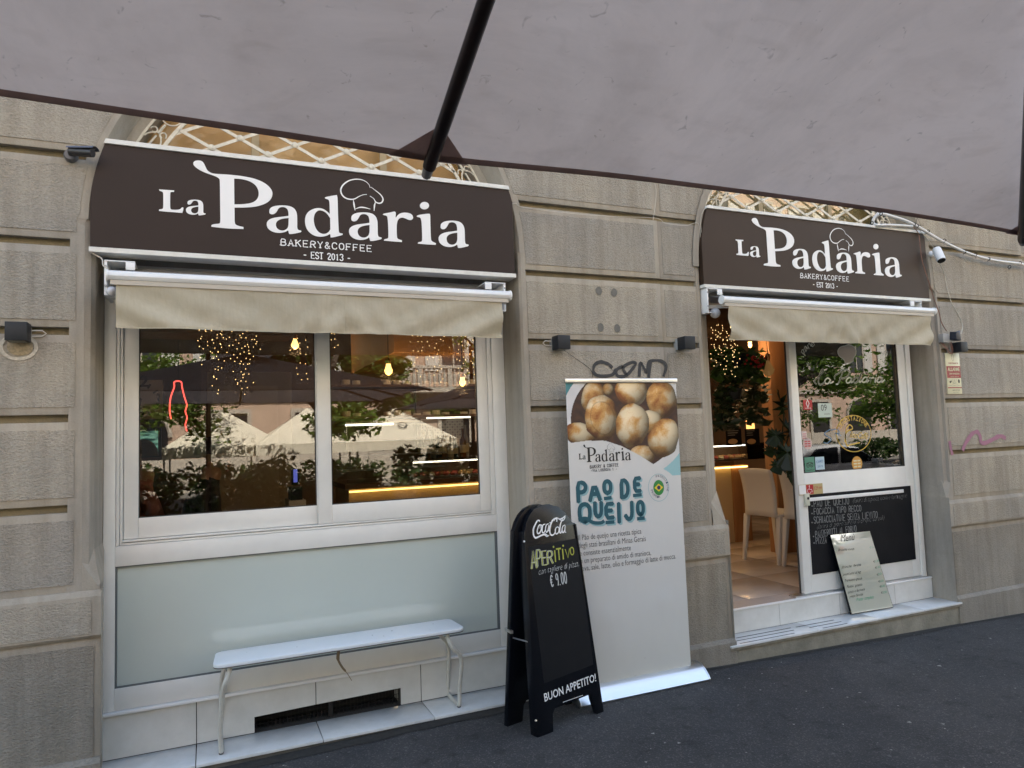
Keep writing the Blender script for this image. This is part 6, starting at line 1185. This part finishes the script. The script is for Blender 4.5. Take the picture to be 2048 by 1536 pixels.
# doorway: pine post, plants, chairs, stool, menu boards
a, b = P(1538, 700, 1.6), P(1574, 700, 1.6); tag(MB().box(a.x, b.x, 1.6, 1.75, .286, 3.0).build('pine_post', WOODW, None, bevel=.003), 'square pine post inside the doorway', 'post')
struct('interior_wood_wall', MB().box(P(1425, 800, 5.2).x-1, P(1500, 800, 5.2).x, 5.2, 5.28, 2.2, 3.0), WOODP)
def plant(name, lab, pts, size, m, pot=None, stems=()):
    T = thing(name, lab, 'plant', tuple(pot[0]) if pot else tuple(pts[0])); leaves(pts, size).build('foliage', m, T, recalc=False)
    if stems:
        mb = MB(); [mb.tube(s, .004, 5) for s in stems]; mb.build('stem', LFD, T)
    if pot: c, r, h, pm = pot; MB().lathe(tuple(c), [(r*.75, 0), (r, h), (r*.9, h), (r*.88, h*.85)], 16).build('pot', pm, T, smooth=True)
    return T
def ptsbox(px0, px1, py0, py1, Y0, Y1, n):
    out = []
    for _ in range(n): Y = random.uniform(Y0, Y1); out.append(tuple(P(random.uniform(px0, px1), random.uniform(py0, py1), Y)))
    return out
random.seed(21)
POTW = mat('pot_white', (.5, .5, .48), .4)
plant('hanging_plant', 'broad leaved hanging plant strung with fairy lights inside the doorway', ptsbox(1424, 1528, 698, 760, .9, 1.2, 230), .075, LF3, (P(1470, 735, 1.05), .12, .12, DGREY))
plant('hanging_plant', 'dark trailing plant below the lit one inside the doorway', ptsbox(1428, 1475, 745, 860, 1.0, 1.3, 260)+ptsbox(1480, 1535, 745, 850, 1.2, 1.6, 220), .06, LFD, (P(1465, 800, 1.1), .09, .1, DGREY))
mb = MB()
for k in range(26): q = P(random.uniform(1490, 1530), random.uniform(708, 735), .88); mb.ball(q, .010, 6)
tag(mb.build('flower_cluster', mat('red_petals', (.45, .02, .02), .5), None), 'cluster of red flowers among the hanging leaves in the doorway', 'flowers')
def monstera(c, size, ang, tilt):
    pts = []; n = 26
    for k in range(n+1):
        t = -math.pi+2*math.pi*k/n; r_ = size*(1-.45*abs(math.sin(t*.5))**6)*(1 if k % 2 else .55+.45*(abs(t) < .5)); pts.append((r_*math.sin(t)*.8, r_*math.cos(t)*1.0))
    ca, sa = math.cos(ang), math.sin(ang); return [Vector((c.x+x*ca-z*sa, c.y+tilt*x*.3+.04*math.sin(x*30), c.z+x*sa+z*ca)) for x, z in pts]
T = thing('monstera_plant', 'dark monstera with split leaves beside the sliding door edge', 'plant', (3.9, .75, .286))
for px, py, s, a_, Y in ((1565, 815, .16, .3, .75), (1590, 830, .15, -.4, .8), (1552, 870, .11, 2.6, .70), (1575, 905, .15, 2.9, .62), (1592, 935, .13, 3.3, .6), (1580, 860, .13, .9, .72), (1560, 930, .09, 2.4, .66), (1545, 900, .08, 2.2, .8)):
    c = P(px, py, Y); pts = monstera(c, s, a_, .5); MB().add([c]+pts, [(0, i+1, i+2) for i in range(len(pts)-1)]).build('leaf', LFD, T, recalc=False)
mb = MB(); 
for px, py in ((1568, 815), (1590, 835), (1575, 900)): mb.tube(catmull([Vector((4.8, .75, .7)), Vector((4.5, .8, 1.2)), P(px, py, .78)], 5), .006, 6)
mb.build('stem', LFD, T); MB().lathe((4.85, .75, .286), [(.14, 0), (.18, .34), (.165, .34)], 16).build('pot', DGREY, T, smooth=True)
random.seed(5)
plant('trailing_plant', 'trailing vine behind the right side of the door glass', ptsbox(1765, 1808, 700, 900, .42, .6, 330), .05, LF3)
plant('potted_plant', 'leafy plant in a white planter behind the door glass', ptsbox(1716, 1800, 895, 940, .38, .6, 160), .06, LF3, (Vector((P(1712, 955, .45).x, .48, P(1712, 955, .45).z)), .13, .10, POTW))
a, b = P(1772, 885, .40), P(1806, 928, .40); T = thing('small_flag', 'small green and yellow flag with blue disc hung behind the door glass', 'flag', tuple(a)); mb = MB()
fl_at = lambda u, v: Vector((a.x+(b.x-a.x)*u, .40+.015*math.sin(u*7+v*2), a.z+(b.z-a.z)*(v+.15*math.sin(u*3))))
mb.add([fl_at(i/8, j/6) for j in range(7) for i in range(9)], [(j*9+i, j*9+i+1, (j+1)*9+i+1, (j+1)*9+i) for j in range(6) for i in range(8)]); mb.build('flag_cloth', mat('flag_green_cloth', (.02, .20, .06), .7), T, smooth=True)
mb = MB(); q = [fl_at(.5+.36*math.cos(t), .5+.36*math.sin(t))+Vector((0, -.004, 0)) for t in (0, 1.571, 3.1416, 4.712)]; mb.add(q, [(0, 1, 2, 3)]); mb.build('flag_lozenge', MATS['flag_yellow'], T, recalc=False); mb = MB(); mb.add([fl_at(.5+.15*math.cos(k*.524), .5+.15*math.sin(k*.524))+Vector((0, -.007, 0)) for k in range(12)], [tuple(range(12))]); mb.build('flag_disc', MATS['navy_print'], T, recalc=False)
def chair(fl, fr_, lab):   # seen from behind: a one-piece white chair; fl, fr_: its two rear feet
    T = thing('dining_chair', lab, 'chair', tuple((fl+fr_)/2), 'white plastic chairs inside the doorway'); ux = (fr_-fl).normalized(); uy = Vector((-ux.y, ux.x, 0)); c = (fl+fr_)/2; w_ = (fr_-fl).length*.96; z0 = .287
    W_ = lambda x, y, z: c+ux*x+uy*y+Vector((0, 0, z)); n = 8; vs = []
    for j in range(n+1):
        v = j/n
        for i in range(9): u = i/8*2-1; vs.append(W_(w_*.5*u*(1.0-.04*(1-v)), .03-.10*v*v+.05*v+.02*(1-u*u), .42+v*.45-(.014*u*u if j == n else 0)))
    o = MB().add(vs, [(j*9+i, j*9+i+1, (j+1)*9+i+1, (j+1)*9+i) for j in range(n) for i in range(8)]).build('backrest', CHW, T, smooth=True); md = o.modifiers.new('s', 'SOLIDIFY'); md.thickness = .02
    h = w_*.5; MB().hexa([W_(-h, .03, .42), W_(h, .03, .42), W_(h, .44, .43), W_(-h, .44, .43)], [W_(-h, .03, .445), W_(h, .03, .445), W_(h, .44, .455), W_(-h, .44, .455)]).build('seat', CHW, T, bevel=.01)
    for lx, ly, dx, dy in ((-h, .05, -.01, -.06), (h, .05, .01, -.06), (-h+.01, .41, -.01, .03), (h-.01, .41, .01, .03)):
        MB().hexa([W_(lx+dx+a, ly+dy+b, 0) for a, b in ((-.014, -.014), (.014, -.014), (.014, .014), (-.014, .014))], [W_(lx+a, ly+b, .43) for a, b in ((-.024, -.022), (.024, -.022), (.024, .022), (-.024, .022))]).build('leg', CHW, T, bevel=.003)
zf = .286; f1, f2_ = Pz(1491, 1118, zf), Pz(1559, 1130, zf)
print('chair feet', f1, f2_)
chair(f1, f2_, 'left white chair seen from behind inside the doorway'); dv = (f2_-f1)*1.15; chair(f1+dv, f2_+dv, 'right white chair half hidden behind the sliding door')
c = Pz(1478, 1078, zf); T = thing('stool', 'white metal stool with brown round seat inside the doorway', 'stool', (c.x, c.y, zf)); sz = zf+.45
MB().lathe((c.x, c.y+.1, sz), [(.15, 0), (.16, .02), (.15, .045)], 20).build('seat', mat('brown_seat', (.14, .07, .04), .5), T, smooth=True)
for k in range(4): t = k*math.pi/2+.5; MB().tube([(c.x+.14*math.cos(t), c.y+.1+.14*math.sin(t), sz), (c.x+.18*math.cos(t), c.y+.1+.18*math.sin(t), zf)], .010, 6).build('leg', CHW, T)
MB().tube([(c.x+.165*math.cos(k*.5236), c.y+.1+.165*math.sin(k*.5236), zf+.16) for k in range(12)], .006, 5, closed=True).build('foot_ring', CHW, T)
for x0_, x1_, lab in ((1452, 1484, 'left black menu card with a plate picture standing on the counter'), (1490, 1520, 'right black menu card with a plate picture standing on the counter')):
    a, b = P(x0_, 858, CY-.02), P(x1_, 890, CY-.02); T = thing('menu_card', lab, 'menu card', (a.x, CY, b.z)); MB().box(a.x, b.x, CY-.02, CY-.01, b.z, a.z).build('card', BOARDM, T); Q = Plane((a.x, CY-.02, b.z), (1, 0, 0), (0, -1, 0)); w_, h_ = b.x-a.x, a.z-b.z
    mb = MB(); fillpoly(mb, Q, ell(w_*.4, h_*.24, w_*.32, h_*.16)); mb.build('plate_print', mat('print_cream', (.45, .30, .16), .5), T, recalc=False); mb = MB(); [ribbon(mb, Q, [(w_*.1, h_*(.88-k*.13)), (w_*random.uniform(.5, .8), h_*(.88-k*.13))], h_*.045) for k in range(3)]; mb.build('text_lines', CHALKG, T, recalc=False)
a = P(1517, 848, CY); tag(MB().box(a.x-.04, a.x+.04, CY+.1, CY+.16, a.z-.07, a.z+.05).build('table_lamp', emis('orange_lamp', (1, .45, .12), .45), None, bevel=.01), 'small glowing orange lamp on the counter left of the monstera', 'lamp')
a, b = P(577, 935, 2.0), P(612, 1000, 2.0); T = thing('cash_register', 'small cash register with a lit blue screen beside the tan partition', 'cash register', (a.x, 2.0, b.z)); MB().box(a.x, b.x, 2.0, 2.3, .287, b.z).build('cabinet', CHW, T); MB().box(a.x+.02, b.x-.02, 2.05, 2.25, b.z+.001, b.z+.1).build('drawer', DGREY, T); MB().box(a.x+.03, b.x-.04, 2.08, 2.1, b.z+.12, a.z).build('monitor', DGREY, T); MB().box(a.x+.045, b.x-.055, 2.076, 2.08, b.z+.14, a.z-.02).build('display', emis('blue_screen', (.15, .2, .9), .16), T)
# two seated customers
def person(base, yawp, top, skin, hair, lab, arm):
    T = thing('person', lab, 'person', tuple(base)); c, s = math.cos(yawp), math.sin(yawp)
    def W_(x, y, z): return Vector((base[0]+x*c-y*s, base[1]+x*s+y*c, base[2]+z))
    V = [(0, 0, .48), (0, .0, .66), (0, .03, .88), (0, .05, .98), (0, .07, 1.03), (0, .10, 1.14), (.18, .03, .93), (.24, .10, .68), arm[0], (-.18, .03, .93), (-.24, .10, .68), arm[1], (.10, 0, .47), (.12, .42, .50), (.12, .44, .06), (.12, .56, .04), (-.10, 0, .47), (-.12, .42, .50), (-.12, .44, .06), (-.12, .56, .04)]
    E_ = [(0, 1), (1, 2), (2, 3), (3, 4), (4, 5), (3, 6), (6, 7), (7, 8), (3, 9), (9, 10), (10, 11), (0, 12), (12, 13), (13, 14), (14, 15), (0, 16), (16, 17), (17, 18), (18, 19)]
    rad = [.14, .125, .135, .07, .05, .088, .062, .045, .032, .062, .045, .032, .09, .065, .045, .04, .09, .065, .045, .04]
    me = bpy.data.meshes.new('body'); me.from_pydata([W_(*v) for v in V], E_, []); o = bpy.data.objects.new('body', me); COL.objects.link(o); child(o, T)
    md = o.modifiers.new('skin', 'SKIN'); 
    if not me.skin_vertices: me.attributes
    lay = me.skin_vertices[0].data if me.skin_vertices else None
    if lay is None:
        bm = bmesh.new(); bm.from_mesh(me); bm.verts.layers.skin.verify(); bm.to_mesh(me); bm.free(); lay = me.skin_vertices[0].data
    for d_, r_ in zip(lay, rad): d_.radius = (r_, r_)
    lay[0].use_root = True; sb_ = o.modifiers.new('sub', 'SUBSURF'); sb_.levels = 2; sb_.render_levels = 2
    dg = bpy.context.evaluated_depsgraph_get(); me2 = bpy.data.meshes.new_from_object(o.evaluated_get(dg)); o.modifiers.clear(); o.data = me2; me2.name = 'body'; me2.materials.clear()
    for m_ in (top, skin): me2.materials.append(m_)
    hz = base[2]+1.05; hd = [W_(*arm[0]), W_(*arm[1])]
    for p in me2.polygons:
        p.use_smooth = True; ce = p.center
        if ce.z > hz or any((ce-h).length < .13 for h in hd): p.material_index = 1
    hc = W_(0, .095, 1.175); mb = MB()
    q = [((.088+.012*(k % 2)*0)*math.sin(math.pi*k/8), -.115*math.cos(math.pi*k/8)) for k in range(9)]
    mb.lathe(tuple(hc+Vector((-.02*-s*0, 0, .035))-Vector((s*-.02, c*.02, 0))), [(max(.001, r_*1.08), z_) for r_, z_ in q if z_ > -.035], 16); mb.build('hair', hair, T, smooth=True)
    mb = MB(); mb.tube([W_(0, .18, 1.16), W_(0, .205, 1.135), W_(0, .18, 1.125)], [.010, .013, .008], 6); mb.ball(W_(.085, .09, 1.145), .018, 8); mb.ball(W_(-.085, .09, 1.145), .018, 8); mb.build('nose_and_ears', skin, T, smooth=True)
    mb = MB()
    for e_ in (.032, -.032): mb.ball(W_(e_, .178, 1.165), .008, 6)
    mb.build('eyes', INK, T, smooth=True); mb = MB(); mb.tube([W_(.022, .180, 1.098), W_(0, .187, 1.095), W_(-.022, .180, 1.098)], .005, 5); mb.build('mouth', mat('lips', (.28, .09, .07), .5), T, smooth=True)
    for si, h in enumerate(hd):
        f_ = (h-W_(*(V[7] if si == 0 else V[10]))).normalized(); sd2 = f_.cross(Vector((0, 0, 1))).normalized(); up2 = sd2.cross(f_)
        for k in range(4): b0 = h+f_*.02+sd2*(k-1.5)*.018; L_ = (.072, .082, .078, .060)[k]; MB().tube([b0-f_*.02, b0+f_*L_*.5, b0+f_*L_*.85-up2*.015, b0+f_*L_-up2*.035], [.010, .009, .008, .006], 6).build('finger', skin, T, smooth=True)
        MB().tube([h-f_*.01, h+sd2*(.035 if si else -.035)+f_*.02, h+sd2*(.045 if si else -.045)+f_*.05-up2*.01], [.012, .010, .007], 6).build('thumb', skin, T, smooth=True)
    return T
SK = mat('skin', (.42, .22, .14), .55)
hp = P(412, 950, 1.3)
person((hp.x-.05, 1.25, .286), R(-100), mat('dark_jacket', (.018, .018, .022), .8), SK, mat('black_hair', (.012, .009, .008), .7), 'seated person in dark clothes stretching a forearm over the table, behind the left window', ((.16, .46, .72), (-.16, .40, .70)))
hp2 = P(300, 925, 1.6)
person((hp2.x-.1, 1.45, .286), R(-60), mat('dusty_pink_top', (.34, .12, .10), .8), SK, MATS['black_hair'], 'seated person in a dusty pink top at the far left of the window', ((.12, .36, .70), (-.12, .36, .70)))
tx = P(470, 1020, 1.0).x
T = thing('cafe_table', 'small round pale table in front of the seated person', 'table', (tx, 1.15, .286)); MB().lathe((tx, 1.15, .286), [(.30, .70), (.30, .725)], 28).build('tabletop', CHW, T, smooth=False); MB().lathe((tx, 1.15, .286), [(.18, 0), (.18, .02), (.03, .03), (.03, .70)], 16).build('pedestal', DGREY, T, smooth=True)
for i, (bx_, by_) in enumerate(((hp.x-.05, 1.25), (hp2.x-.1, 1.45))):
    T = thing('stool', ['round stool under the person in dark clothes', 'round stool under the person in the pink top'][i], 'stool', (bx_, by_, .286)); MB().lathe((bx_, by_, .286), [(.17, .36), (.18, .38), (.17, .40)], 18).build('seat', MATS['brown_seat'], T, smooth=True); MB().lathe((bx_, by_, .286), [(.16, 0), (.16, .015), (.02, .03), (.02, .36)], 14).build('pedestal', DGREY, T, smooth=True)
# added warm fill panels under the ceiling that brighten the shop interior
for k, (x, y, e) in enumerate(((3.6, 3.3, 4.5), (2.4, 3.9, 1.2), (5.2, 1.6, .8))):
    ld = bpy.data.lights.new('fill_panel_light', 'AREA'); ld.size = .5; ld.energy = e; ld.color = (1, .66, .36); lo = bpy.data.objects.new('fill_panel_light', ld); COL.objects.link(lo); lo.location = (x, y, 2.96)
    tag(MB().box(x-.25, x+.25, y-.25, y+.25, 2.975, 2.998).build('fill_panel', emis('fill_panel_glow', (1, .66, .36), .5), None), ['added warm fill panel above the counter behind the doorway', 'added warm fill panel above the counter behind the shop window', 'added warm fill panel just inside the sliding door'][k], 'fill panel')

# ------------------------------------------------------------------ the street opposite (it shows in the glass)
PINK = mat('opposite_pink_render', (.50, .36, .27), .9, var=.12, vscale=2, bump=.2); STONE = mat('opposite_stone', (.46, .41, .34), .85, var=.15, vscale=6)
OB = thing('opposite_building', 'pinkish sunlit apartment house with a stone balustrade balcony across the street', 'building', (4, -24, 0)); OY = -23.4
mb = MB(); mb.box(-24, 46, OY-6, OY, -.4, 15); mb.build('wall', PINK, OB)
mb = MB(); mb.box(-24, 46, OY-.001, OY+.06, -.4, 1.1); mb.box(-24, 46, OY, OY+.12, 3.15, 3.35); mb.box(-24, 46, OY, OY+.3, 14.6, 15.0); mb.build('cornice', STONE, OB)
DSF = mat('dark_shopfront', (.02, .022, .025), .15)
k = 0
for x in np.arange(-22.5, 45, 2.9):
    arch = (k % 3 == 1)
    if arch: mb = MB(); mb.prism([(x+.85*math.cos(t), OY+.001, 1.9+.85*math.sin(t)) for t in [math.pi*i/16 for i in range(17)]]+[(x-.85, OY+.001, .2), (x+.85, OY+.001, .2)], (0, .03, 0)); wv = mb.build('window', mat('dark_shopfront', (.02, .022, .025), .15), OB); mb = MB(); mb.tube([(x+.93*math.cos(t), OY+.05, 1.9+.93*math.sin(t)) for t in [math.pi*i/16 for i in range(17)]], .08, 6); mb.build('frame', STONE, wv)
    else: wv = MB().box(x-.6, x+.6, OY, OY+.03, .9, 2.7).build('window', MATS['dark_shopfront'], OB); mb = MB(); [mb.box(a, b, OY+.03, OY+.09, c, d) for a, b, c, d in ((x-.75, x-.6, .8, 2.85), (x+.6, x+.75, .8, 2.85), (x-.6, x+.6, 2.7, 2.85))]; mb.build('frame', STONE, wv)
    for zf in (4.0, 7.4, 10.8):
        wv = MB().box(x-.5, x+.5, OY, OY+.03, zf+.3, zf+2.3).build('window', mat('dark_pane_far', (.04, .045, .05), .15), OB); mb = MB(); [mb.box(a, b, OY+.03, OY+.07, c, d) for a, b, c, d in ((x-.62, x-.5, zf+.2, zf+2.4), (x+.5, x+.62, zf+.2, zf+2.4), (x-.03, x+.03, zf+.3, zf+2.3), (x-.62, x+.62, zf+2.4, zf+2.55))]; mb.build('frame', STONE, wv)
        mb = MB(); [mb.box(x+s*.93-.3, x+s*.93+.3, OY+.03, OY+.07, zf+.3, zf+2.3) for s in (-1, 1)]; mb.build('shutter', mat('shutter_grey_white', (.55, .53, .48), .6), wv)
    k += 1
prof = [(.03, 0), (.06, .04), (.035, .10), (.085, .30), (.075, .42), (.03, .60), (.055, .68), (.055, .72)]
for bx_, n_ in ((6.4, 24), (14.5, 22), (-6, 20)):
    Bk = thing('stone_balcony', 'stone balustrade balcony on the opposite house, '+{6.4: 'the middle one', 14.5: 'the right one', -6: 'the left one'}[bx_], 'balcony', (bx_, OY, 3.35)); wd = n_*.21
    MB().box(bx_, bx_+wd, OY+.01, OY+1.0, 3.36, 3.55).build('slab', STONE, Bk); MB().box(bx_, bx_+wd, OY+.82, OY+1.0, 4.32, 4.44).build('top_rail', STONE, Bk); m0 = None
    for i in range(n_+1):
        if i % 6 == 0: MB().box(bx_+i*.21-.09, bx_+i*.21+.09, OY+.83, OY+.99, 3.55, 4.32).build('pier', STONE, Bk); continue
        if m0 is None: o = MB().lathe((0, 0, 0), [(r_, z*1.07) for r_, z in prof], 8).build('baluster', STONE, Bk, smooth=True); m0 = o.data
        else: o = bpy.data.objects.new('baluster', m0); COL.objects.link(o); child(o, Bk)
        o.location = (bx_+i*.21, OY+.91, 3.55)
TENTC = mat('cream_tent_canvas', (.72, .66, .53), .8, var=.05)
def tent(px, lab, Y=-17.0):
    V_ = .58-Y; c = P(px, 830, V_); cx_ = c.x; T = thing('market_tent', lab, 'tent', (cx_, Y, gz(cx_, -7)), 'cream market tents across the street'); s = 1.5; ze = 1.52; zp = 2.55; z0 = gz(cx_, -7)-.02
    MB().add([(cx_-s, Y-s, ze), (cx_+s, Y-s, ze), (cx_+s, Y+s, ze), (cx_-s, Y+s, ze), (cx_-.25, Y, zp-.18), (cx_, Y, zp), (cx_+.25, Y, zp-.18)], [(0, 1, 6, 5, 4), (1, 2, 6), (2, 3, 4, 5, 6), (3, 0, 4)]).build('roof', TENTC, T)
    mb = MB(); [mb.box(a, b, c_, d, ze-.28, ze) for a, b, c_, d in ((cx_-s, cx_+s, Y+s-.004, Y+s), (cx_-s, cx_+s, Y-s, Y-s+.004), (cx_-s, cx_-s+.004, Y-s+.005, Y+s-.005), (cx_+s-.004, cx_+s, Y-s+.005, Y+s-.005))]; mb.build('valance', TENTC, T)
    for a, b in ((-1, -1), (-1, 1), (1, 1), (1, -1)): MB().box(cx_+a*1.46-.025, cx_+a*1.46+.025, Y+b*1.46-.025, Y+b*1.46+.025, z0, ze-.01).build('leg', STONE, T)
    Q = Plane((cx_, Y+s*.55+.03, ze+.42), (-1, 0, 0), (0, .6, .8)); mb = MB(); ribbon(mb, Q, [(.13*math.cos(t), .13*math.sin(t)) for t in [.6+k_*.35 for k_ in range(16)]], .04, .03); ribbon(mb, Q, [(.0, 0), (.13, 0)], .035, .03); mb.build('tent_mark', INK, T, recalc=False)
tent(449, 'cream peaked market tent with a round mark, left one mirrored in the shop window'); tent(615, 'cream peaked market tent, middle one mirrored in the shop window', -16.6); tent(790, 'cream peaked market tent, right one mirrored in the shop window')
# hedges in planters between pavement and road
random.seed(8)
for i, x0_ in enumerate(np.arange(-5.0, 9.5, 1.55)):
    T = thing('planter_hedge', ['low leafy', 'tall loose'][i % 2]+' hedge in a dark kerb trough, '+['first', 'second', 'third', 'fourth', 'fifth', 'sixth', 'seventh', 'eighth', 'ninth', 'tenth'][i]+' from the left', 'hedge', (x0_+.72, -6.6, gz(x0_, -6.6)), 'hedge troughs along the kerb'); g0 = gz(x0_, -6.6)
    MB().box(x0_, x0_+1.45, -6.8, -6.4, g0, g0+.42).build('trough', DGREY, T, bevel=.01); hh = 1.15+.28*(i % 2)+random.uniform(-.08, .12) - (.5 if x0_ > 6 else 0)
    pts = []
    for k_ in range(16): pts += clump((x0_+random.uniform(.1, 1.35), -6.6+random.uniform(-.12, .12), g0+.42+random.uniform(.1, hh-.55)), .26, 120, .9)
    leaves(pts, .07).build('foliage', LF2, T, recalc=False)
    mb = MB(); [mb.tube([(x0_+.2+k_*.25, -6.6, g0+.4), (x0_+.2+k_*.25+random.uniform(-.1, .1), -6.6, g0+hh-.1)], .008, 5) for k_ in range(5)]; mb.build('stem', BARK, T)
for k_ in range(8):  # added hedge row that darkens the bright ground under the mirrored tents
    x0_ = -8+k_*4.2; T = thing('added_hedge', 'low hedge added to darken the far pavement as mirrored, '+['first', 'second', 'third', 'fourth', 'fifth', 'sixth', 'seventh', 'eighth'][k_]+' from the left', 'hedge', (x0_+2, -15.2, gz(x0_, -7)), 'hedges added before the market tents'); g0 = gz(x0_, -7)-.01; pts = []
    MB().box(x0_, x0_+4.1, -15.45, -14.95, g0, g0+.35).build('trough', DGREY, T)
    for q_ in range(34): pts += clump((x0_+random.uniform(.1, 4.0), -15.2+random.uniform(-.15, .15), g0+random.uniform(.45, 1.05)), .3, 55, .9)
    leaves(pts, .10).build('foliage', LF2, T, recalc=False)
# street trees
def tree(x, y, h, spread, lab, seed, n=9000, m=None, lean=0, low=-.07):
    random.seed(seed); T = thing('street_tree', lab, 'tree', (x, y, gz(x, y)), 'trees along the street'); g0 = gz(x, y)-.15; top = Vector((x+lean, y, g0+h*.42)); mb = MB()
    mb.tube(catmull([(x, y, g0), (x+lean*.2, y, g0+h*.15), (x+lean*.7, y+.1, g0+h*.3), top], 5), [.17-.005*k_ for k_ in range(16)], 10); ends = []
    for b_ in range(11):
        a_ = b_*2.4+random.uniform(-.3, .3); r_ = spread*random.uniform(.45, 1); z_ = h*random.uniform(low, .5+low); e = top+Vector((r_*math.cos(a_), r_*math.sin(a_), z_)); mid = top.lerp(e, .5)+Vector((0, 0, .25)); c_ = catmull([top-Vector((0, 0, .3)), mid, e], 5); mb.tube(c_, [.075*(1-k_/len(c_))+.012 for k_ in range(len(c_))], 6); ends.append(e); ends.append(mid.lerp(e, .5))
        for s_ in range(3): q = e+Vector((random.uniform(-.7, .7), random.uniform(-.7, .7), random.uniform(-.45, .35))); mb.tube([mid.lerp(e, .6), q], [.02, .006], 5); ends.append(q)
    mb.build('trunk', BARK, T, smooth=True); pts = []
    for e in ends: pts += clump(tuple(e), random.uniform(.45, .8), n//len(ends), .55)
    leaves(pts, .085, .4, 2.0).build('crown', m or LF1, T, recalc=False)
tree(2.3, -10.6, 6.5, 2.0, 'leafy street tree with a leaning trunk, mirrored in the centre of the shop window', 3, 15000, lean=-.2, low=-.15)
for k_, (tx_, lab_) in enumerate(((-1.6, 'slim street tree in front of the left market tent'), (8.4, 'slim street tree in front of the middle market tent'), (11.5, 'slim street tree in front of the right market tent'), (17.6, 'slim street tree at the right end of the market tents'))): tree(tx_, -14.5, 6.4, 2.3, lab_, 30+k_, 4500)
tree(-3.4, -10.9, 7, 2.6, 'leafy street tree at the left, mirrored in the left sash', 5, 7000)
tree(8.8, -10.2, 6.3, 2.9, 'leafy street tree mirrored in the right sash', 7, 10000, lean=.3)
tree(14.8, -10.6, 7.6, 2.8, 'leafy street tree mirrored in the upper door glass', 9, 6500)
tree(21.5, -10.8, 7, 2.8, 'far right leafy street tree', 11, 7000)
# parked cars
def car(x, y, paint, lab, d=1):
    g0 = gz(x, -7)-.14; T = thing('parked_car', lab, 'car', (x, y, g0)); L_ = 4.1; W_ = .86
    body = [(-2.05, .32), (-2.08, .62), (-1.95, .86), (-1.15, .96), (-.55, 1.0), (1.55, 1.0), (1.92, .90), (2.02, .62), (1.98, .30)]
    roofp = [(-1.20, .95), (-.42, 1.38), (.2, 1.46), (1.0, 1.43), (1.62, 1.0)]
    def pr(poly, hw, m, nm, inset=0, bev=.04): return MB().prism([(x+d*a, y-hw, g0+b) for a, b in poly], (0, 2*hw, 0)).build(nm, m, T, bevel=bev)
    pr(body, W_, paint, 'body', bev=.06); pr(roofp, W_-.10, paint, 'cabin', bev=.06)
    for s in (-1, 1):
        for poly in ([(-1.02, 1.01), (-.42, 1.33), (.15, 1.39), (.15, 1.01)], [(.23, 1.01), (.23, 1.39), (.92, 1.36), (1.35, 1.01)]): MB().prism([(x+d*a, y+s*(W_-.097), g0+b) for a, b in poly], (0, s*.006, 0)).build('window', MATS['dark_shopfront'], T)
        for wx in (-1.28, 1.22):
            o = MB().lathe((x+d*wx, y+s*(W_-.17), g0+.31), [(.30, -.1*s), (.315, 0), (.30, .12*s)], 24, 'y').build('wheel', mat('tyre', (.015, .015, .015), .8), T, smooth=True); MB().lathe((x+d*wx, y+s*(W_-.04), g0+.31), [(.19, 0), (.18, .012*s), (.05, .02*s)], 16, 'y').build('rim', ALU, o, smooth=True)
        MB().box(x+d*.28, x+d*.42, y+s*W_-.01, y+s*(W_+.014), g0+.80, g0+.825).build('door_handle', paint, T)
        MB().box(x-d*1.0, x-d*.8, y+s*(W_-.08), y+s*(W_+.1), g0+.98, g0+1.08).build('mirror', paint, T, bevel=.02)
        MB().box(x-d*1.98, x-d*1.80, y+s*.45, y+s*.80, g0+.66, g0+.80).build('headlight', CLEAR if False else ALU, T, bevel=.02); MB().box(x+d*1.86, x+d*2.0, y+s*.55, y+s*.83, g0+.72, g0+.88).build('tail_light', RED, T, bevel=.02)
cp = P(1660, 900, 9.2)
car(13.7, -8.6, mat('white_car_paint', (.72, .72, .72), .2, coat=1), 'white hatchback parked at the kerb, mirrored in the door glass', -1); car(19.2, -8.6, mat('dark_car_paint', (.03, .03, .035), .2, coat=1), 'dark car parked right of the white hatchback'); car(-9, -8.6, mat('grey_car_paint', (.2, .2, .21), .25, coat=1), 'grey car parked to the left of the view')
